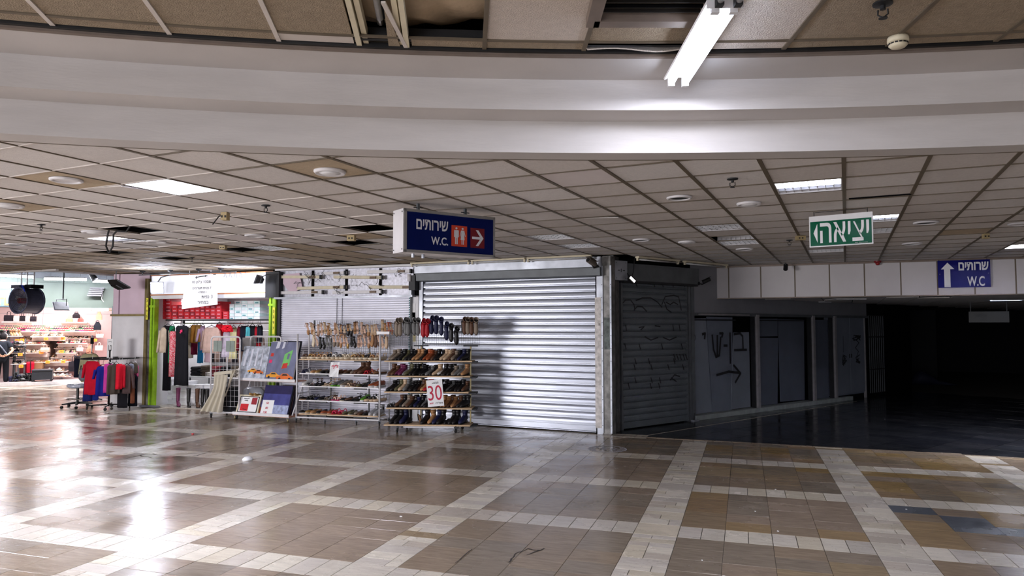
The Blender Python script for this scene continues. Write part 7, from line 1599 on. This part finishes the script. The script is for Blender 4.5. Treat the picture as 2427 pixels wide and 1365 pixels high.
# bags
def bag(u0, v0, u1, v1, off, rgb, label, kind=0):
    c, w, h = PL.off(off).rect(u0, v0, u1, v1); t = thing('handbag', label, 'bag', c, rzL0); hb2 = h * (.62 if kind == 0 else .85); m = fab(rgb)
    MB().loft([[(w / 2 * s * x, .07 * s2 * y, z) for x, y in ((-1, -1), (1, -1), (1, 1), (-1, 1))] for z, s, s2 in ((0, .95, 1), (hb2 * .5, 1 if kind == 0 else .95, 1), (hb2, 1 if kind == 0 else .35, .5))]).build('body', m, t)
    MB().tube([(-w * .2, 0, hb2 * .95), (-w * .18, 0, h * .92), (0, 0, h), (w * .18, 0, h * .92), (w * .2, 0, hb2 * .95)], .01, 6).build('handle', m, t)
bag(10, 738, 32, 761, 2.2, (34, 28, 34), 'black handbag with a round handle, first on the left bag shelf')
bag(33, 742, 47, 761, 2.2, (224, 206, 190), 'cream handbag beside the first black one on the left bag shelf'); bag(47, 741, 60, 761, 2.2, (28, 24, 28), 'black handbag with a pale mark on the left bag shelf'); bag(61, 742, 73, 761, 2.2, (214, 192, 178), 'beige handbag under the fan on the left bag shelf'); bag(72, 742, 86, 762, 2.15, (36, 30, 36), 'black handbag at the right end of the left bag shelf')
bag(145, 744, 157, 763, 2.2, (236, 220, 200), 'white pointed backpack on the right bag shelf', 1); bag(158, 747, 172, 763, 2.2, (216, 176, 120), 'tan backpack on the right bag shelf', 1); bag(172, 738, 190, 754, 2.05, (40, 34, 38), 'black backpack perched above the right bag shelf', 1); bag(184, 750, 198, 763, 2.2, (190, 120, 110), 'dusty pink backpack at the right end of the right bag shelf', 1)
bag(222, 759, 240, 782, 1.2, (30, 32, 40), 'black backpack hanging at the right end of the shop', 1); bag(228, 736, 242, 758, 1.6, (214, 190, 150), 'straw coloured bag hanging at the top right of the shop', 1); bag(228, 786, 246, 800, 1.3, (224, 186, 170), 'pale peach bag under the black hanging backpack'); bag(205, 815, 222, 838, 1.2, (186, 120, 96), 'copper bag hanging right of the low shelves', 1); bag(182, 818, 198, 832, 1.1, (232, 180, 186), 'pink and white bag at the end of the low shelves'); bag(226, 812, 244, 830, 1.1, (226, 190, 180), 'pale pink bag low at the right side of the shop'); bag(97, 817, 118, 834, 1.0, (206, 160, 140), 'blush handbag standing among the sandals', 0)
bag(163, 842, 190, 880, .9, (34, 28, 34), 'large dark travel bag standing right of the low shelves'); bag(176, 838, 192, 852, 1.0, (30, 26, 30), 'small dark bag on top of the travel bag')
# hook rail for hanging bags
o = bx(0, .9, .0, .03, 0, .03).build('hook_rail', M_brass, disp); o.matrix_world = world_frame(PL.off(1.6), 216, 247, 736)[0]
# luggage
c, w, h = PL.off(.9).rect(61, 854, 80, 898); t = thing('suitcase', 'upright bright red hard suitcase among the shoes', 'suitcase', (c.x, c.y, .1), rzL0 + .3); h = max(.55, h); MB().loft([[(w * .5 * s * x, .14 * s * y, z) for x, y in ((-1, -.7), (-.85, -1), (.85, -1), (1, -.7), (1, .7), (.85, 1), (-.85, 1), (-1, .7))] for z, s in ((0.03, .9), (.07, 1), (h - .05, 1), (h, .88))]).build('shell', mat('glossy red shell', (196, 24, 50), rough=.25), t)
bx(-.012, .012, -.145, .145, .03, h + .002).build('zip_band', M_black_pl, t); MB().tube([(-.08, 0, h - .01), (-.07, 0, h + .05), (.07, 0, h + .05), (.08, 0, h - .01)], .01, 6).build('handle', M_black_pl, t)
c, w, h = PL.off(.9).rect(46, 866, 63, 896); t = thing('suitcase', 'dark red suitcase standing left of the bright red one', 'suitcase', (c.x, c.y, .1), rzL0 + .2); MB().loft([[(w * .5 * s * x, .14 * s * y, z) for x, y in ((-1, -.7), (-.85, -1), (.85, -1), (1, -.7), (1, .7), (.85, 1), (-.85, 1), (-1, .7))] for z, s in ((0.0, .9), (.04, 1), (.5, 1), (.55, .88))]).build('shell', mat('dark red shell', (110, 16, 30), rough=.4), t); MB().tube([(-.06, 0, .54), (0, 0, .6), (.06, 0, .54)], .01, 6).build('handle', M_black_pl, t)
c, w, h = PL.off(.35).rect(77, 876, 125, 901); t = thing('ottoman', 'long black padded ottoman on short feet at the shop edge', 'ottoman', (c.x, c.y, .1), rzL0 + .1)
MB().loft([[(w / 2 * s * x, .28 * s * y, z) for x, y in ((-1, -1), (1, -1), (1, 1), (-1, 1))] for z, s in ((.05, .97), (.07, 1), (.3, 1), (.31, .98))]).build('body', mat('black leatherette', (38, 40, 48), rough=.4, bump=.1), t); MB().loft([[(w / 2 * s * x, .29 * s * y, z) for x, y in ((-1, -1), (1, -1), (1, 1), (-1, 1))] for z, s in ((.315, 1), (.34, 1.02), (.37, 1), (.38, .94))]).build('lid', mat('black leatherette', (38, 40, 48)), t)
for x in (-w * .45, w * .45):
    for y in (-.22, .22): bx(x - .025, x + .025, y - .025, y + .025, 0, .06).build('foot', M_black_pl, t)
c, w, h = PL.off(1.0).rect(80, 860, 100, 877); t = thing('carton', 'brown cardboard box behind the black ottoman', 'box', c, rzL0); t.location.z = .1; hh_ = c.z + h - .1
bx(-w / 2, w / 2, 0, .35, 0, hh_ * .94).build('carton', mat('brown cardboard', (150, 110, 76), rough=.8), t); bx(-w / 2, w / 2, -.004, .02, hh_ * .94, hh_).build('flap', mat('brown cardboard', (150, 110, 76)), t)
# ---- PERSON, seen from behind at the left edge
def skin_mesh(name, pts, edges, radii, m, parent, sub=2, root=0):
    me = bpy.data.meshes.new(name); me.from_pydata([tuple(p) for p in pts], edges, []); me.materials.append(m)
    o = link(name, me, parent); sk = o.modifiers.new('skin', 'SKIN'); sk.use_smooth_shade = True
    for v, r in zip(me.skin_vertices[0].data, radii): v.radius = r if isinstance(r, tuple) else (r, r)
    me.skin_vertices[0].data[root].use_root = True
    sb = o.modifiers.new('sub', 'SUBSURF'); sb.levels = sub; sb.render_levels = sub
    return o
gp = at(3, 913); gp = Vector((gp.x, gp.y, 0)); pe_ = thing('person', 'person in a black t-shirt and black trousers seen from behind, hands behind the back', 'person', gp, rzL0 + .15)
M_skin = mat('skin', (214, 164, 136), rough=.55, var=.04)
k_ = .93
J = dict(pel=(0, 0, .95), wai=(0, .02, 1.08), che=(0, .05, 1.30), nek=(0, .08, 1.45), nk2=(0, .12, 1.52), hed=(0, .15, 1.60), top=(0, .16, 1.68),
 sR=(.17, .05, 1.40), eR=(.29, -.06, 1.17), wR=(.16, -.17, 1.02), hR=(.08, -.19, .99), sL=(-.17, .05, 1.40), eL=(-.28, -.07, 1.16), wL=(-.13, -.17, 1.03), hL=(-.05, -.2, 1.0),
 hpR=(.09, 0, .90), kR=(.11, .04, .50), aR=(.12, -.01, .09), tR=(.14, .13, .05), hpL=(-.09, 0, .90), kL=(-.11, .06, .50), aL=(-.13, .02, .09), tL=(-.15, .15, .05))
names = list(J); pts = [Vector(J[n]) * k_ for n in names]; ix = {n: i for i, n in enumerate(names)}
E_ = [('pel', 'wai'), ('wai', 'che'), ('che', 'nek'), ('nek', 'nk2'), ('nk2', 'hed'), ('hed', 'top'), ('nek', 'sR'), ('sR', 'eR'), ('eR', 'wR'), ('wR', 'hR'), ('nek', 'sL'), ('sL', 'eL'), ('eL', 'wL'), ('wL', 'hL'), ('pel', 'hpR'), ('hpR', 'kR'), ('kR', 'aR'), ('aR', 'tR'), ('pel', 'hpL'), ('hpL', 'kL'), ('kL', 'aL'), ('aL', 'tL')]
Rr = dict(pel=(.15, .11), wai=(.13, .1), che=(.155, .11), nek=(.07, .06), nk2=.052, hed=(.075, .09), top=(.06, .07), sR=.055, eR=.042, wR=.03, hR=(.035, .02), sL=.055, eL=.042, wL=.03, hL=(.035, .02), hpR=.085, kR=.06, aR=.042, tR=.03, hpL=.085, kL=.06, aL=.042, tL=.03)
skin_mesh('body', pts, [(ix[a], ix[b]) for a, b in E_], [Rr[n] for n in names], M_skin, pe_)
def sub_skin(name, keep, edges, rad, m, extra={}):
    nm = list(keep); pp = [Vector((extra.get(n) or J[n])) * k_ for n in nm]; id_ = {n: i for i, n in enumerate(nm)}
    return skin_mesh(name, pp, [(id_[a], id_[b]) for a, b in edges], [rad[n] for n in nm], m, pe_)
mt_ = fab((34, 38, 46)); J['mR'] = (.25, -.02, 1.24); J['mL'] = (-.245, -.02, 1.24)
sub_skin('t_shirt', ['pel', 'wai', 'che', 'nek', 'sR', 'mR', 'sL', 'mL'], [('pel', 'wai'), ('wai', 'che'), ('che', 'nek'), ('nek', 'sR'), ('sR', 'mR'), ('nek', 'sL'), ('sL', 'mL')], dict(pel=(.175, .13), wai=(.165, .13), che=(.18, .135), nek=(.09, .075), sR=.08, mR=.075, sL=.08, mL=.075), mt_)
sub_skin('trousers', ['pel', 'hpR', 'kR', 'aR', 'hpL', 'kL', 'aL'], [('pel', 'hpR'), ('hpR', 'kR'), ('kR', 'aR'), ('pel', 'hpL'), ('hpL', 'kL'), ('kL', 'aL')], dict(pel=(.165, .13), hpR=.11, kR=.085, aR=.07, hpL=.11, kL=.085, aL=.07), fab((22, 24, 30)))
MB().sphere((0, .135 * k_, 1.63 * k_), .105, 14, sq=(.92, 1.05, 1.12)).build('hair', fab((26, 22, 24)), pe_, smooth=True)
for s in (-1, 1):
    MB().sphere((s * .095, .16 * k_, 1.60 * k_), .022, 8, sq=(.5, .8, 1.3)).build('ear', M_skin, pe_, smooth=True)
    MB().loft([[(s * .13 * k_ + x * 1.1, y + .02, z) for x, y, z in q] for q in foot_rings([(-.09, .035, 0, .09), (-.03, .04, 0, .1), (.05, .045, 0, .07), (.13, .045, 0, .055), (.17, .025, 0, .04)])]).build('shoe', M_rubber, pe_, smooth=True)
MB().sphere((0, .25 * k_, 1.6 * k_), .018, 8).build('nose', M_skin, pe_)
# fingers of both hands, clasped behind the back
for s, hx, hz in ((1, .08, .99), (-1, -.05, 1.0)):
    for f in range(4):
        z0 = (hz + .02 - f * .016) * k_; x0 = hx * k_; MB().tube([(x0, -.19 * k_, z0), (x0 - s * .035, -.2 * k_, z0 - .003), (x0 - s * (.065 - .004 * abs(f - 1.5)), -.19 * k_, z0 - .012)], [.009, .0085, .006], 6).build('finger', M_skin, pe_, smooth=True)
    MB().tube([((hx + s * .02) * k_, -.19 * k_, (hz + .02) * k_), (hx * k_, -.21 * k_, (hz + .05) * k_), ((hx - s * .02) * k_, -.21 * k_, (hz + .055) * k_)], [.011, .01, .007], 6).build('thumb', M_skin, pe_, smooth=True)
MB().tube([(-.12, -.12, 1.42 * k_), (.0, -.155, 1.25 * k_), (.12, -.15, 1.05 * k_)], .02, 6).build('bag_strap', mat('grey strap', (110, 116, 130), rough=.6), pe_)
